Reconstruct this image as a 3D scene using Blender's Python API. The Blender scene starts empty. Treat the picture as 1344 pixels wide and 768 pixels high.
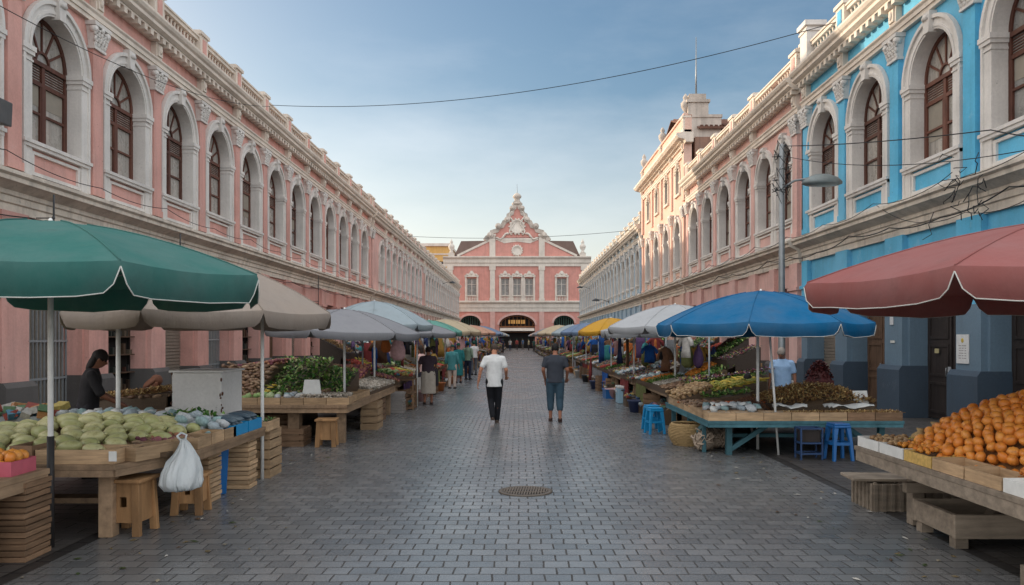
import bpy, bmesh, math, random
import numpy as np
from mathutils import Vector, Matrix, Euler
R = math.radians
PI = math.pi
rnd = random.Random(11)
SC = bpy.context.scene
COL = SC.collection
CAM_H = 1.85

def lin(r, g, b):
    def f(c):
        c /= 255.0
        return c / 12.92 if c <= .04045 else ((c + .055) / 1.055) ** 2.4
    return (f(r), f(g), f(b), 1.0)

# ------------------------------------------------------------------ materials
def new_mat(name):
    m = bpy.data.materials.new(name)
    m.use_nodes = True
    nt = m.node_tree
    return m, nt, nt.nodes['Principled BSDF'], nt.nodes['Material Output']

def nd(nt, typ, **kw):
    n = nt.nodes.new(typ)
    for k, v in kw.items():
        if k in n.inputs.keys():
            n.inputs[k].default_value = v
        else:
            setattr(n, k, v)
    return n

def lk(nt, a, b):
    nt.links.new(a, b)

def mix(nt, fac, a, b, blend='MIX'):
    n = nt.nodes.new('ShaderNodeMix')
    n.data_type = 'RGBA'
    n.blend_type = blend
    for idx, v in ((0, fac), (6, a), (7, b)):
        if hasattr(v, 'is_linked') or isinstance(v, bpy.types.NodeSocket):
            nt.links.new(v, n.inputs[idx])
        else:
            n.inputs[idx].default_value = v
    return n.outputs[2]

def math_n(nt, op, a, b=None, clamp=False):
    n = nt.nodes.new('ShaderNodeMath')
    n.operation = op
    n.use_clamp = clamp
    for i, v in enumerate((a, b)):
        if v is None:
            continue
        if isinstance(v, bpy.types.NodeSocket):
            nt.links.new(v, n.inputs[i])
        else:
            n.inputs[i].default_value = v
    return n.outputs[0]

def vmul(nt, vec, s):
    n = nt.nodes.new('ShaderNodeVectorMath')
    n.operation = 'MULTIPLY'
    nt.links.new(vec, n.inputs[0])
    n.inputs[1].default_value = s
    return n.outputs[0]

def noise(nt, vec, scale, detail=4, rough=.55, out=0):
    n = nd(nt, 'ShaderNodeTexNoise', Scale=scale, Detail=detail, Roughness=rough)
    if vec is not None:
        nt.links.new(vec, n.inputs['Vector'])
    return n.outputs[out]

def ramp(nt, fac, p0, p1, c0=(0, 0, 0, 1), c1=(1, 1, 1, 1)):
    n = nt.nodes.new('ShaderNodeValToRGB')
    e = n.color_ramp.elements
    e[0].position, e[1].position = p0, p1
    e[0].color, e[1].color = c0, c1
    nt.links.new(fac, n.inputs[0])
    return n.outputs[0]

def bump(nt, b, height, strength=.3, dist=.01):
    n = nd(nt, 'ShaderNodeBump', Strength=strength, Distance=dist)
    nt.links.new(height, n.inputs['Height'])
    nt.links.new(n.outputs[0], b.inputs['Normal'])

def scale_col(c, k):
    return (c[0] * k, c[1] * k, c[2] * k, 1)

def plaster(name, col, dirt=.4, peel=.25, rough=.88, dirtcol=None, streak=.5):
    m, nt, b, o = new_mat(name)
    pos = nd(nt, 'ShaderNodeNewGeometry').outputs['Position']
    dc = dirtcol or (col[0] * .42 + .02, col[1] * .42 + .018, col[2] * .42 + .015, 1)
    n1 = ramp(nt, noise(nt, pos, .9, 7, .62), .42, .72)
    c = mix(nt, math_n(nt, 'MULTIPLY', n1, dirt), col, dc)
    st = ramp(nt, noise(nt, vmul(nt, pos, (2.6, 2.6, .22)), 1.6, 5, .6), .5, .75)
    c = mix(nt, math_n(nt, 'MULTIPLY', st, streak * dirt * 1.6), c, dc)
    pl = ramp(nt, noise(nt, pos, 1.9, 9, .68), .60, .66)
    light = (min(1, col[0] * .6 + .28), min(1, col[1] * .6 + .28), min(1, col[2] * .6 + .27), 1)
    c = mix(nt, math_n(nt, 'MULTIPLY', pl, peel), c, light)
    damp = ramp(nt, noise(nt, vmul(nt, pos, (1.1, 1.1, .14)), 2.1, 7, .7), .56, .68)
    c = mix(nt, math_n(nt, 'MULTIPLY', damp, min(1, dirt * .75)), c, (dc[0] * 1.25, dc[1] * 1.2, dc[2] * 1.15, 1))
    faded = ramp(nt, noise(nt, vmul(nt, pos, (.8, .8, .5)), .55, 5, .6), .40, .70)
    c = mix(nt, math_n(nt, 'MULTIPLY', faded, peel * 1.1), c, light)
    fine = noise(nt, pos, 22, 5, .6)
    c = mix(nt, .22, c, ramp(nt, fine, .3, .7, scale_col(col, .7), scale_col(col, 1.15)))
    spots = ramp(nt, noise(nt, pos, 6.5, 6, .7), .66, .72)
    c = mix(nt, math_n(nt, 'MULTIPLY', spots, dirt), c, (.055, .05, .045, 1))
    lk(nt, c, b.inputs['Base Color'])
    b.inputs['Roughness'].default_value = rough
    b.inputs['Specular IOR Level'].default_value = .25
    h = math_n(nt, 'ADD', fine, math_n(nt, 'MULTIPLY', pl, .6))
    bump(nt, b, h, .45, .008)
    return m

def simple(name, col, rough=.6, metal=0., spec=.5, var=.25, scale=9., bmp=.15):
    m, nt, b, o = new_mat(name)
    tc = nd(nt, 'ShaderNodeTexCoord').outputs['Object']
    f = noise(nt, tc, scale, 5, .6)
    c = mix(nt, f, scale_col(col, 1 - var), scale_col(col, 1 + var))
    lk(nt, c, b.inputs['Base Color'])
    b.inputs['Roughness'].default_value = rough
    b.inputs['Metallic'].default_value = metal
    b.inputs['Specular IOR Level'].default_value = spec
    if bmp:
        bump(nt, b, f, bmp, .01)
    return m

def wood(name, col, rough=.75, grain=(1.6, 22, 22)):
    m, nt, b, o = new_mat(name)
    pos = nd(nt, 'ShaderNodeNewGeometry').outputs['Position']
    oi = nd(nt, 'ShaderNodeObjectInfo')
    f = noise(nt, vmul(nt, pos, grain), 1.0, 6, .65)
    g = noise(nt, pos, 3.2, 5, .6)
    c = mix(nt, ramp(nt, f, .3, .7), scale_col(col, .6), scale_col(col, 1.15))
    c = mix(nt, math_n(nt, 'MULTIPLY', ramp(nt, g, .5, .75), .6), c, scale_col(col, .42))
    k = math_n(nt, 'ADD', math_n(nt, 'MULTIPLY', oi.outputs['Random'], .5), .75)
    mm = nt.nodes.new('ShaderNodeVectorMath'); mm.operation = 'SCALE'
    lk(nt, c, mm.inputs[0]); lk(nt, k, mm.inputs['Scale'])
    lk(nt, mm.outputs[0], b.inputs['Base Color'])
    b.inputs['Roughness'].default_value = rough
    b.inputs['Specular IOR Level'].default_value = .3
    bump(nt, b, f, .4, .006)
    return m

def fabric(name, col, trans=.22, fade=.25):
    m, nt, b, o = new_mat(name)
    tc = nd(nt, 'ShaderNodeNewGeometry').outputs['Position']
    f = noise(nt, tc, 1.7, 5, .6)
    g = noise(nt, vmul(nt, tc, (1, 1, .4)), 5.0, 6, .65)
    light = (col[0] * .8 + .07, col[1] * .8 + .07, col[2] * .8 + .07, 1)
    c = mix(nt, ramp(nt, f, .35, .75), col, light)
    c = mix(nt, math_n(nt, 'MULTIPLY', ramp(nt, g, .5, .75), fade), c, scale_col(col, .6))
    st = ramp(nt, noise(nt, tc, 3.4, 8, .72), .58, .70)
    c = mix(nt, math_n(nt, 'MULTIPLY', st, .35), c, (col[0] * .5 + .03, col[1] * .5 + .028, col[2] * .5 + .024, 1))
    lk(nt, c, b.inputs['Base Color'])
    b.inputs['Roughness'].default_value = .85
    b.inputs['Specular IOR Level'].default_value = .25
    bump(nt, b, math_n(nt, 'ADD', math_n(nt, 'ADD', g, math_n(nt, 'MULTIPLY', noise(nt, vmul(nt, tc, (1, 1, .3)), 14, 4), .35)), math_n(nt, 'MULTIPLY', noise(nt, tc, 260, 2), .05)), .5, .03)
    t = nd(nt, 'ShaderNodeBsdfTranslucent')
    lk(nt, c, t.inputs['Color'])
    s = nd(nt, 'ShaderNodeMixShader')
    s.inputs[0].default_value = trans
    lk(nt, b.outputs[0], s.inputs[1]); lk(nt, t.outputs[0], s.inputs[2])
    lk(nt, s.outputs[0], o.inputs['Surface'])
    return m

def goods_mat(name='goods', rough=.55):
    m, nt, b, o = new_mat(name)
    a = nd(nt, 'ShaderNodeAttribute', attribute_name='col')
    tc = nd(nt, 'ShaderNodeTexCoord').outputs['Object']
    f = noise(nt, tc, 38, 4, .6)
    sc = nt.nodes.new('ShaderNodeVectorMath'); sc.operation = 'SCALE'
    lk(nt, a.outputs['Color'], sc.inputs[0])
    lk(nt, math_n(nt, 'ADD', math_n(nt, 'MULTIPLY', f, .9), .36), sc.inputs['Scale'])
    lk(nt, sc.outputs[0], b.inputs['Base Color'])
    b.inputs['Roughness'].default_value = rough
    b.inputs['Specular IOR Level'].default_value = .35
    bump(nt, b, f, .3, .01)
    return m

def objcol_mat(name, rough=.85, scale=14., spec=.25, var=.5):
    """colour from the object's own colour setting, with procedural variation"""
    m, nt, b, o = new_mat(name)
    oi = nd(nt, 'ShaderNodeObjectInfo')
    tc = nd(nt, 'ShaderNodeTexCoord').outputs['Object']
    f = noise(nt, tc, scale, 5, .6)
    sc = nt.nodes.new('ShaderNodeVectorMath'); sc.operation = 'SCALE'
    lk(nt, oi.outputs['Color'], sc.inputs[0])
    lk(nt, math_n(nt, 'ADD', math_n(nt, 'MULTIPLY', f, var * 2), 1 - var), sc.inputs['Scale'])
    lk(nt, sc.outputs[0], b.inputs['Base Color'])
    b.inputs['Roughness'].default_value = rough
    b.inputs['Specular IOR Level'].default_value = spec
    bump(nt, b, f, .4, .02)
    return m

def fruit_mat(name, c0, c1, rough=.42, scale=6., spots=None):
    m, nt, b, o = new_mat(name)
    oi = nd(nt, 'ShaderNodeObjectInfo')
    tc = nd(nt, 'ShaderNodeTexCoord').outputs['Object']
    f = noise(nt, tc, scale, 5, .6)
    k = math_n(nt, 'ADD', math_n(nt, 'MULTIPLY', oi.outputs['Random'], .8), math_n(nt, 'MULTIPLY', f, .5))
    c = mix(nt, math_n(nt, 'SUBTRACT', k, .15, True), c0, c1)
    if spots:
        s = ramp(nt, noise(nt, tc, 16, 5, .7), .55, .68)
        c = mix(nt, math_n(nt, 'MULTIPLY', s, .6), c, spots)
    lk(nt, c, b.inputs['Base Color'])
    b.inputs['Roughness'].default_value = rough
    bump(nt, b, noise(nt, tc, 60, 3), .2, .004)
    return m

def glass_mat(name, col, rough=.08, folds=False):
    m, nt, b, o = new_mat(name)
    pos = nd(nt, 'ShaderNodeNewGeometry').outputs['Position']
    f = noise(nt, vmul(nt, pos, (7, 7, .5) if folds else (1.4, 1.4, 1.4)), 1.2, 5, .6)
    c = mix(nt, ramp(nt, f, .3, .7), scale_col(col, .6), scale_col(col, 1.2))
    lk(nt, c, b.inputs['Base Color'])
    d = noise(nt, pos, 3, 6, .65)
    lk(nt, ramp(nt, d, .3, .8, (rough, rough, rough, 1), (.4, .4, .4, 1)), b.inputs['Roughness'])
    b.inputs['Specular IOR Level'].default_value = .6
    bump(nt, b, noise(nt, pos, .8, 2), .06, .05)
    return m

# ------------------------------------------------------------------ mesh builder
def _ico(sub):
    bm = bmesh.new()
    bmesh.ops.create_icosphere(bm, subdivisions=sub, radius=1)
    v = np.array([x.co[:] for x in bm.verts])
    f = [tuple(q.index for q in p.verts) for p in bm.faces]
    bm.free()
    return v, f
ICO = {k: _ico(k) for k in (1, 2, 3)}

def rotm(e):
    return np.array(Euler(e).to_matrix())

class MB:
    def __init__(s):
        s.v = []; s.f = []; s.m = []; s.sm = []; s.c = []; s.n = 0; s.hascol = False
        s.flip = True
    def add(s, v, f, mat=0, smooth=False, col=None):
        v = np.asarray(v, float).reshape(-1, 3)
        s.v.append(v)
        n = s.n
        s.f.extend([tuple(i + n for i in q) for q in f])
        s.m.extend([mat] * len(f)); s.sm.extend([smooth] * len(f))
        cc = np.ones((len(v), 4))
        if col is not None:
            cc[:, :3] = col[:3]; s.hascol = True
        s.c.append(cc)
        s.n += len(v)
    def box(s, x0, x1, y0, y1, z0, z1, mat=0, rot=None, piv=None, col=None):
        v = np.array([[x, y, z] for z in (z0, z1) for y in (y0, y1) for x in (x0, x1)], float)
        if rot is not None:
            p = np.array(piv if piv is not None else ((x0 + x1) / 2, (y0 + y1) / 2, (z0 + z1) / 2))
            v = (v - p) @ rotm(rot).T + p
        s.add(v, [(0, 2, 3, 1), (4, 5, 7, 6), (0, 1, 5, 4), (2, 6, 7, 3), (0, 4, 6, 2), (1, 3, 7, 5)], mat, False, col)
    def bar(s, a, b, w, h=None, mat=0, col=None, up=(0, 0, 1)):
        """rectangular bar from a to b"""
        a = np.array(a, float); b = np.array(b, float); h = h or w
        d = b - a; L = np.linalg.norm(d); d /= L
        u = np.array(up, float)
        if abs(np.dot(u, d)) > .98:
            u = np.array((0, 1, 0.))
        x = np.cross(d, u); x /= np.linalg.norm(x); y = np.cross(x, d)
        v = [p + x * w / 2 * i + y * h / 2 * j for p in (a, b) for j in (-1, 1) for i in (-1, 1)]
        s.add(v, [(0, 1, 3, 2), (4, 6, 7, 5), (0, 4, 5, 1), (2, 3, 7, 6), (0, 2, 6, 4), (1, 5, 7, 3)], mat, False, col)
    def prism(s, poly, s0, s1, mat=0, smooth=False):
        """profile of (d, z) extruded along local x"""
        n = len(poly)
        v = [(s0, d, z) for d, z in poly] + [(s1, d, z) for d, z in poly]
        f = [tuple(range(n))[::-1], tuple(range(n, 2 * n))] + [(i, (i + 1) % n, n + (i + 1) % n, n + i) for i in range(n)]
        s.add(v, f, mat, smooth)
    def slab(s, poly, d0, d1, mat=0):
        """outline of (x, z) extruded along local y"""
        n = len(poly)
        v = [(x, d0, z) for x, z in poly] + [(x, d1, z) for x, z in poly]
        f = [tuple(range(n)), tuple(range(n, 2 * n))[::-1]] + [(i, n + i, n + (i + 1) % n, (i + 1) % n) for i in range(n)]
        s.add(v, f, mat)
    def plate(s, poly, z0, z1, mat=0):
        """outline of (x, y) extruded along z"""
        n = len(poly)
        v = [(x, y, z0) for x, y in poly] + [(x, y, z1) for x, y in poly]
        f = [tuple(range(n))[::-1], tuple(range(n, 2 * n))] + [(i, (i + 1) % n, n + (i + 1) % n, n + i) for i in range(n)]
        s.add(v, f, mat)
    def loft(s, rings, mat=0, smooth=True, cap=True, col=None):
        """rings: equal-length lists of points"""
        n = len(rings[0]); v = np.concatenate([np.asarray(r, float) for r in rings])
        f = []
        for k in range(len(rings) - 1):
            for i in range(n):
                j = (i + 1) % n
                f.append((k * n + i, k * n + j, (k + 1) * n + j, (k + 1) * n + i))
        if cap:
            f.append(tuple(range(n))[::-1]); f.append(tuple(range((len(rings) - 1) * n, len(rings) * n)))
        s.add(v, f, mat, smooth, col)
    def tube(s, pts, r, n=8, mat=0, smooth=True, col=None):
        pts = [np.array(p, float) for p in pts]
        rr = r if isinstance(r, (list, tuple)) else [r] * len(pts)
        rings = []
        px = None
        for i, p in enumerate(pts):
            d = pts[min(i + 1, len(pts) - 1)] - pts[max(i - 1, 0)]
            d /= (np.linalg.norm(d) + 1e-12)
            if px is None:
                u = np.array((0, 0, 1.)) if abs(d[2]) < .95 else np.array((1., 0, 0))
                px = np.cross(u, d)
            else:
                px = px - d * np.dot(px, d)
            px /= (np.linalg.norm(px) + 1e-12)
            py = np.cross(d, px)
            rings.append([p + rr[i] * (px * math.cos(t) + py * math.sin(t)) for t in np.linspace(0, 2 * PI, n, endpoint=False)])
        s.loft(rings, mat, smooth, True, col)
    def lathe(s, prof, c=(0, 0, 0), n=12, mat=0, smooth=True, col=None, rot=None):
        rings = []
        for r, z in prof:
            q = np.array([(r * math.cos(t), r * math.sin(t), z) for t in np.linspace(0, 2 * PI, n, endpoint=False)])
            if rot is not None:
                q = q @ rotm(rot).T
            rings.append(q + np.array(c))
        s.loft(rings, mat, smooth, True, col)
    def ell(s, c, r, rot=None, sub=1, mat=0, smooth=True, col=None, jit=0):
        v, f = ICO[sub]
        q = v * np.array(r)
        if jit:
            q = q * (1 + jit * (np.random.RandomState(rnd.randrange(1 << 30)).rand(len(v), 1) - .5))
        if rot is not None:
            q = q @ rotm(rot).T
        s.add(q + np.array(c), f, mat, smooth, col)
    def arch(s, cx, zc, ri, ro, d0, d1, n=20, mat=0, ki=None, ko=None, a0=0, a1=PI):
        """half ring; ki/ko are the vertical radii"""
        ki = ki or ri; ko = ko or ro
        rings = []
        for t in np.linspace(a0, a1, n + 1):
            c, q = math.cos(t), math.sin(t)
            rings.append([(cx + ri * c, d0, zc + ki * q), (cx + ro * c, d0, zc + ko * q), (cx + ro * c, d1, zc + ko * q), (cx + ri * c, d1, zc + ki * q)])
        s.loft(rings, mat, False, True)
    def mesh(s, name, mats, recalc=True):
        me = bpy.data.meshes.new(name)
        v = np.concatenate(s.v) if s.v else np.zeros((0, 3))
        me.from_pydata(v.tolist(), [], s.f)
        for m in mats:
            me.materials.append(m)
        me.polygons.foreach_set('material_index', s.m)
        me.polygons.foreach_set('use_smooth', s.sm)
        if s.hascol:
            a = me.color_attributes.new('col', 'FLOAT_COLOR', 'POINT')
            a.data.foreach_set('color', np.concatenate(s.c).ravel())
        if recalc and s.n < 60000:
            bm = bmesh.new(); bm.from_mesh(me)
            bmesh.ops.recalc_face_normals(bm, faces=bm.faces[:])
            bm.to_mesh(me); bm.free()
        me.update()
        return me
    def build(s, name, mats, parent=None, loc=(0, 0, 0), rz=0, bevel=0, recalc=True, sharp=None):
        if not isinstance(mats, (list, tuple)):
            mats = [mats]
        me = s.mesh(name, mats, recalc)
        if sharp is not None:
            at = me.attributes.get('sharp_edge') or me.attributes.new('sharp_edge', 'BOOLEAN', 'EDGE')
            at.data.foreach_set('value', [bool(sharp(*e.vertices)) for e in me.edges])
        return link(name, me, parent, loc, rz, bevel)

def link(name, me, parent=None, loc=(0, 0, 0), rz=0, bevel=0):
    o = bpy.data.objects.new(name, me)
    COL.objects.link(o)
    o.location = loc; o.rotation_euler = (0, 0, rz)
    if parent is not None:
        o.parent = parent
    if bevel:
        b = o.modifiers.new('bevel', 'BEVEL'); b.width = bevel; b.segments = 2; b.limit_method = 'ANGLE'
    return o

def tag(o, label, cat, group=None, kind=None):
    o['label'] = label
    if cat: o['category'] = cat
    if group: o['group'] = group
    if kind: o['kind'] = kind
    return o

def thing(name, label, cat, loc=(0, 0, 0), rz=0, group=None):
    o = bpy.data.objects.new(name, None)
    COL.objects.link(o)
    o.empty_display_size = .2
    o.location = loc; o.rotation_euler = (0, 0, rz)
    return tag(o, label, cat, group)

def dup(o, loc=None, rz=None, label=None, group=None, parent=None, scale=None, kids=True):
    c = o.copy(); COL.objects.link(c)
    if parent is not None: c.parent = parent
    if loc is not None: c.location = loc
    if rz is not None: c.rotation_euler = (c.rotation_euler[0], c.rotation_euler[1], rz)
    if scale is not None: c.scale = scale if hasattr(scale, '__len__') else (scale,) * 3
    if label: c['label'] = label
    if group: c['group'] = group
    if kids:
        for k in KIDS.get(o.name, None) or list(o.children):
            dup(k, parent=c)
    return c
KIDS = {}

def ringpts(c, rx, ry, n=16, z=None):
    return [(c[0] + rx * math.cos(t), c[1] + ry * math.sin(t), c[2] if z is None else z) for t in np.linspace(0, 2 * PI, n, endpoint=False)]

def remesh(mb, voxel, smooth=6, factor=.5):
    """joins overlapping volumes into ONE continuous surface"""
    me = mb.mesh('tmp', [])
    o = bpy.data.objects.new('tmp', me); COL.objects.link(o)
    r = o.modifiers.new('r', 'REMESH'); r.mode = 'VOXEL'; r.voxel_size = voxel; r.use_smooth_shade = True
    if smooth:
        q = o.modifiers.new('s', 'SMOOTH'); q.iterations = smooth; q.factor = factor
    dg = bpy.context.evaluated_depsgraph_get()
    out = bpy.data.meshes.new_from_object(o.evaluated_get(dg))
    bpy.data.objects.remove(o); bpy.data.meshes.remove(me)
    out.materials.clear()
    out.polygons.foreach_set('use_smooth', [True] * len(out.polygons))
    return out
# ------------------------------------------------------------------ palette
PINK = plaster('pink_plaster', lin(218, 164, 152), .62, .34)
PINK2 = plaster('faded_pink_plaster', lin(222, 178, 168), .62, .36)
PALE = plaster('pale_cream_plaster', lin(216, 180, 164), .55, .3)
TURQ = plaster('turquoise_plaster', lin(98, 184, 220), .5, .34)
PBLUE = plaster('pale_blue_plaster', lin(166, 188, 202), .4, .3)
WARM = plaster('peach_plaster', lin(226, 188, 170), .4, .3)
TRIM = plaster('white_trim', lin(226, 214, 200), .5, .12)
TRIMD = plaster('grimy_trim', lin(232, 220, 204), .5, .1, dirtcol=(.16, .14, .12, 1), streak=.7)
TRIMG = plaster('grey_white_trim', lin(222, 217, 211), .45, .1)
SLATE = plaster('slate_blue_paint', lin(106, 128, 144), .4, .05, .6)
SLATED = plaster('dark_slate_paint', lin(66, 80, 94), .4, .05, .6)
GREYST = plaster('dark_grey_plinth', lin(92, 88, 86), .6, .15)
BROWNW = plaster('weathered_brown_plaster', lin(150, 112, 92), .8, .3, dirtcol=(.05, .035, .028, 1))
STONE = plaster('weathered_stone', lin(204, 192, 180), .6, .2, dirtcol=(.05, .042, .036, 1))
HTRIM = plaster('hall_cream_trim', lin(222, 212, 200), .5, .15)
YELLOWP = plaster('ochre_plaster', lin(214, 172, 104), .4, .2)
TILE = plaster('brown_roof_tile', lin(112, 78, 64), .7, .1)
SLATER = plaster('dark_roof_slate', lin(124, 104, 96), .5, .1)
FRAMEW = wood('brown_window_wood', lin(104, 66, 54), .55, (14, 14, 1.5))
GREYW = wood('grey_shutter_paint', lin(176, 172, 166), .6, (12, 12, 1.5))
DARKW = wood('dark_door_wood', lin(52, 46, 44), .5, (14, 14, 1.5))
BRNW = wood('brown_door_wood', lin(98, 76, 60), .6, (14, 14, 1.5))
TEALW = wood('teal_door_paint', lin(52, 120, 130), .6, (12, 12, 1.5))
IRON = simple('painted_iron', lin(74, 76, 78), .5, .5)
PALEIRON = simple('pale_grille_iron', lin(150, 154, 156), .55, .3)
STEEL = simple('galvanised_steel', lin(142, 146, 148), .45, .6)
SHUT = simple('shutter_steel', lin(142, 132, 120), .55, .3)
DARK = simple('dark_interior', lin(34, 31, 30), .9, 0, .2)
GREYB = simple('grey_backing_board', lin(128, 128, 126), .8)
GL1 = glass_mat('window_glass', lin(140, 138, 134), .16)
GL2 = glass_mat('curtained_glass', lin(166, 160, 152), .2, True)
GL3 = glass_mat('dark_glass', lin(44, 46, 50))
BLINDM = simple('faded_blind', lin(146, 138, 126), .8, 0, .3, .2, 5)
CABLE = simple('cable_rubber', lin(34, 34, 36), .7)

# ------------------------------------------------------------------ arcade buildings
MESHC = {}
def window_meshes(r, so, zs, zp, kind):
    """surround, frame, pane for an arched window of half width r (local x = along wall, y = outward)"""
    key = (round(r, 3), so, zs, zp, kind)
    if key in MESHC:
        return MESHC[key]
    ro = r + so; kr = r * 1.06; ko = kr + so
    zb = 5.06
    S = MB()
    for sg in (-1, 1):
        a, b = sorted((sg * r, sg * ro))
        S.box(a, b, -.02, .07, zb, zp)
        S.box(*sorted((sg * (ro - .07), sg * ro)), .07, .10, zb, zp)
        S.box(*sorted((sg * (r - .001), sg * (r + .02))), -.34, -.02, zs, zp)            # reveal
        # impost in steps, returning into the reveal
        S.box(*sorted((sg * (r - .05), sg * (ro + .05))), -.32, .13, zp - .10, zp)
        S.box(*sorted((sg * (r - .03), sg * (ro + .03))), -.32, .11, zp - .18, zp - .10)
        S.box(*sorted((sg * (r - .015), sg * (ro + .015))), -.32, .09, zp - .30, zp - .26)
    S.arch(0, zp, r, ro, -.02, .07, 24, 0, kr, ko)
    S.arch(0, zp, ro - .07, ro + .012, .02, .12, 24, 0, ko - .07, ko + .012)
    S.arch(0, zp, r + .05, r + .10, .06, .09, 24, 0, kr + .05, kr + .10)
    S.arch(0, zp, r - .001, r + .02, -.34, -.02, 24, 0, kr - .001, kr + .02)
    # keystone with a small scroll
    kz = zp + kr
    S.slab([(-.10, kz - .05), (.10, kz - .05), (.15, kz + so + .10), (-.15, kz + so + .10)], -.02, .17)
    S.lathe([(0, -.1), (.06, -.1), (.07, 0), (.06, .1), (0, .1)], (0, .16, kz + so - .02), 8, rot=(0, PI / 2, 0))
    # sill and panel frame
    S.box(-ro - .03, ro + .03, -.34, .14, zs - .07, zs)
    S.box(-ro, ro, -.02, .11, zs - .14, zs - .07)
    for a, b, c, d in ((-ro + .02, ro - .02, zb + .02, zb + .09), (-ro + .08, ro - .08, zs - .25, zs - .19),
                       (-r + .02, -r + .10, zb + .09, zs - .25), (r - .10, r - .02, zb + .09, zs - .25)):
        S.box(a, b, -.01, .05, c, d)
    F = MB()
    d0, d1 = -.32, -.25
    w = .085
    for sg in (-1, 1):
        F.box(*sorted((sg * r, sg * (r - w))), d0, d1, zs, zp)
    F.arch(0, zp, r - w, r, d0, d1, 18, 0, kr - w, kr)
    F.box(-r + w, r - w, d0, d1, zs, zs + .10)
    z1 = zp - .12
    if kind == 'brown':
        F.box(-r + w, r - w, d0 + .005, d1 + .03, z1, z1 + .09)
        F.box(-r + w, r - w, d0 + .005, d1 + .01, z1 - .42, z1 - .34)
        F.box(-.05, .05, d0 + .006, d1 + .012, zs + .10, z1)
        for k in range(6):
            zz = z1 - .33 + .055 * k
            for sg in (-1, 1):
                F.box(*sorted((sg * .05, sg * (r - w))), d0 + .01, d1 - .02, zz, zz + .02)
        for sg in (-1, 1):
            F.box(*sorted((sg * .05, sg * (.05 + .045))), d0 + .008, d1 + .004, zs + .10, z1 - .42)
            F.box(*sorted((sg * (r - w - .04), sg * (r - w))), d0 + .008, d1 + .004, zs + .10, z1 - .42)
            zm = zs + .10 + (z1 - .52 - zs) * .5
            F.box(*sorted((sg * .095, sg * (r - w - .04))), d0 + .008, d1 + .004, zm, zm + .05)
        F.arch(0, z1 + .09, .20, .25, d0 + .004, d1 + .005, 10)
        for k in range(1, 6):
            t = PI * k / 6
            F.bar((.25 * math.cos(t), (d0 + d1) / 2, z1 + .09 + .25 * math.sin(t)),
                  ((r - w * .6) * math.cos(t), (d0 + d1) / 2, zp - .02 + (kr - w * .6) * math.sin(t)), .045, .05, up=(0, 1, 0))
    else:
        # louvred shutters
        F.box(-.035, .035, d0 + .006, d1 + .012, zs + .10, zp + kr - w)
        F.box(-r + w, r - w, d0 + .005, d1 + .015, zp - .04, zp + .05)
        F.box(-r + w, r - w, d0 + .005, d1 + .012, zs + .9, zs + .98)
        zz = zs + .14
        while zz < zp - .08:
            for sg in (-1, 1):
                F.box(*sorted((sg * .035, sg * (r - w))), d0 + .015, d1 - .012, zz, zz + .05)
            zz += .085
    P = MB()
    pts = [(-r + .03, zs + .04), (r - .03, zs + .04)] + [((r - .03) * math.cos(t), zp + (kr - .03) * math.sin(t)) for t in np.linspace(0, PI, 20)]
    P.slab(pts, -.305, -.29)
    MESHC[key] = (S.mesh('window_surround', [TRIMG]), F.mesh('window_frame', [FRAMEW if kind == 'brown' else GREYW]), [P.mesh('pane', [g]) for g in (GL1, GL2, GL2)])
    return MESHC[key]

def capital_mesh():
    if 'cap' in MESHC:
        return MESHC['cap']
    m = MB()
    m.slab([(-.24, 8.36), (.24, 8.36), (.25, 8.42), (-.25, 8.42)], -.02, .17)
    m.slab([(-.20, 8.42), (.20, 8.42), (.29, 8.86), (-.29, 8.86)], -.02, .15)
    m.slab([(-.33, 8.86), (.33, 8.86), (.35, 8.95), (-.35, 8.95)], -.02, .24)
    q = random.Random(3)
    for row, (zz, nn, sp, dd) in enumerate(((8.47, 4, .38, .15), (8.59, 5, .44, .17), (8.71, 5, .50, .19))):
        for k in range(nn):
            x = (k / (nn - 1) - .5) * sp
            m.ell((x, dd, zz), (.05, .045, .085), (R(-18), 0, x * .6), 1)
            m.ell((x + q.uniform(-.02, .02), dd + .03, zz + .06), (.035, .04, .035), None, 1)
    for sg in (-1, 1):
        m.lathe([(0, -.07), (.08, -.07), (.085, 0), (.08, .07), (0, .07)], (sg * .25, .16, 8.79), 10, rot=(PI / 2, 0, 0))
    m.ell((0, .21, 8.82), (.07, .05, .06), None, 2)
    MESHC['cap'] = m.mesh('capital', [TRIMG])
    return MESHC['cap']

def balusters(m, s0, s1, z0, z1, d, step=.2):
    n = max(1, int((s1 - s0) / step))
    h = z1 - z0
    for k in range(n):
        x = s0 + (k + .5) * (s1 - s0) / n
        m.lathe([(.045, 0), (.045, .06 * h / .45), (.025, .09 * h / .45), (.06, .2 * h / .45), (.03, .34 * h / .45), (.045, .40 * h / .45), (.045, h)], (x, d, z0), 6)

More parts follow.
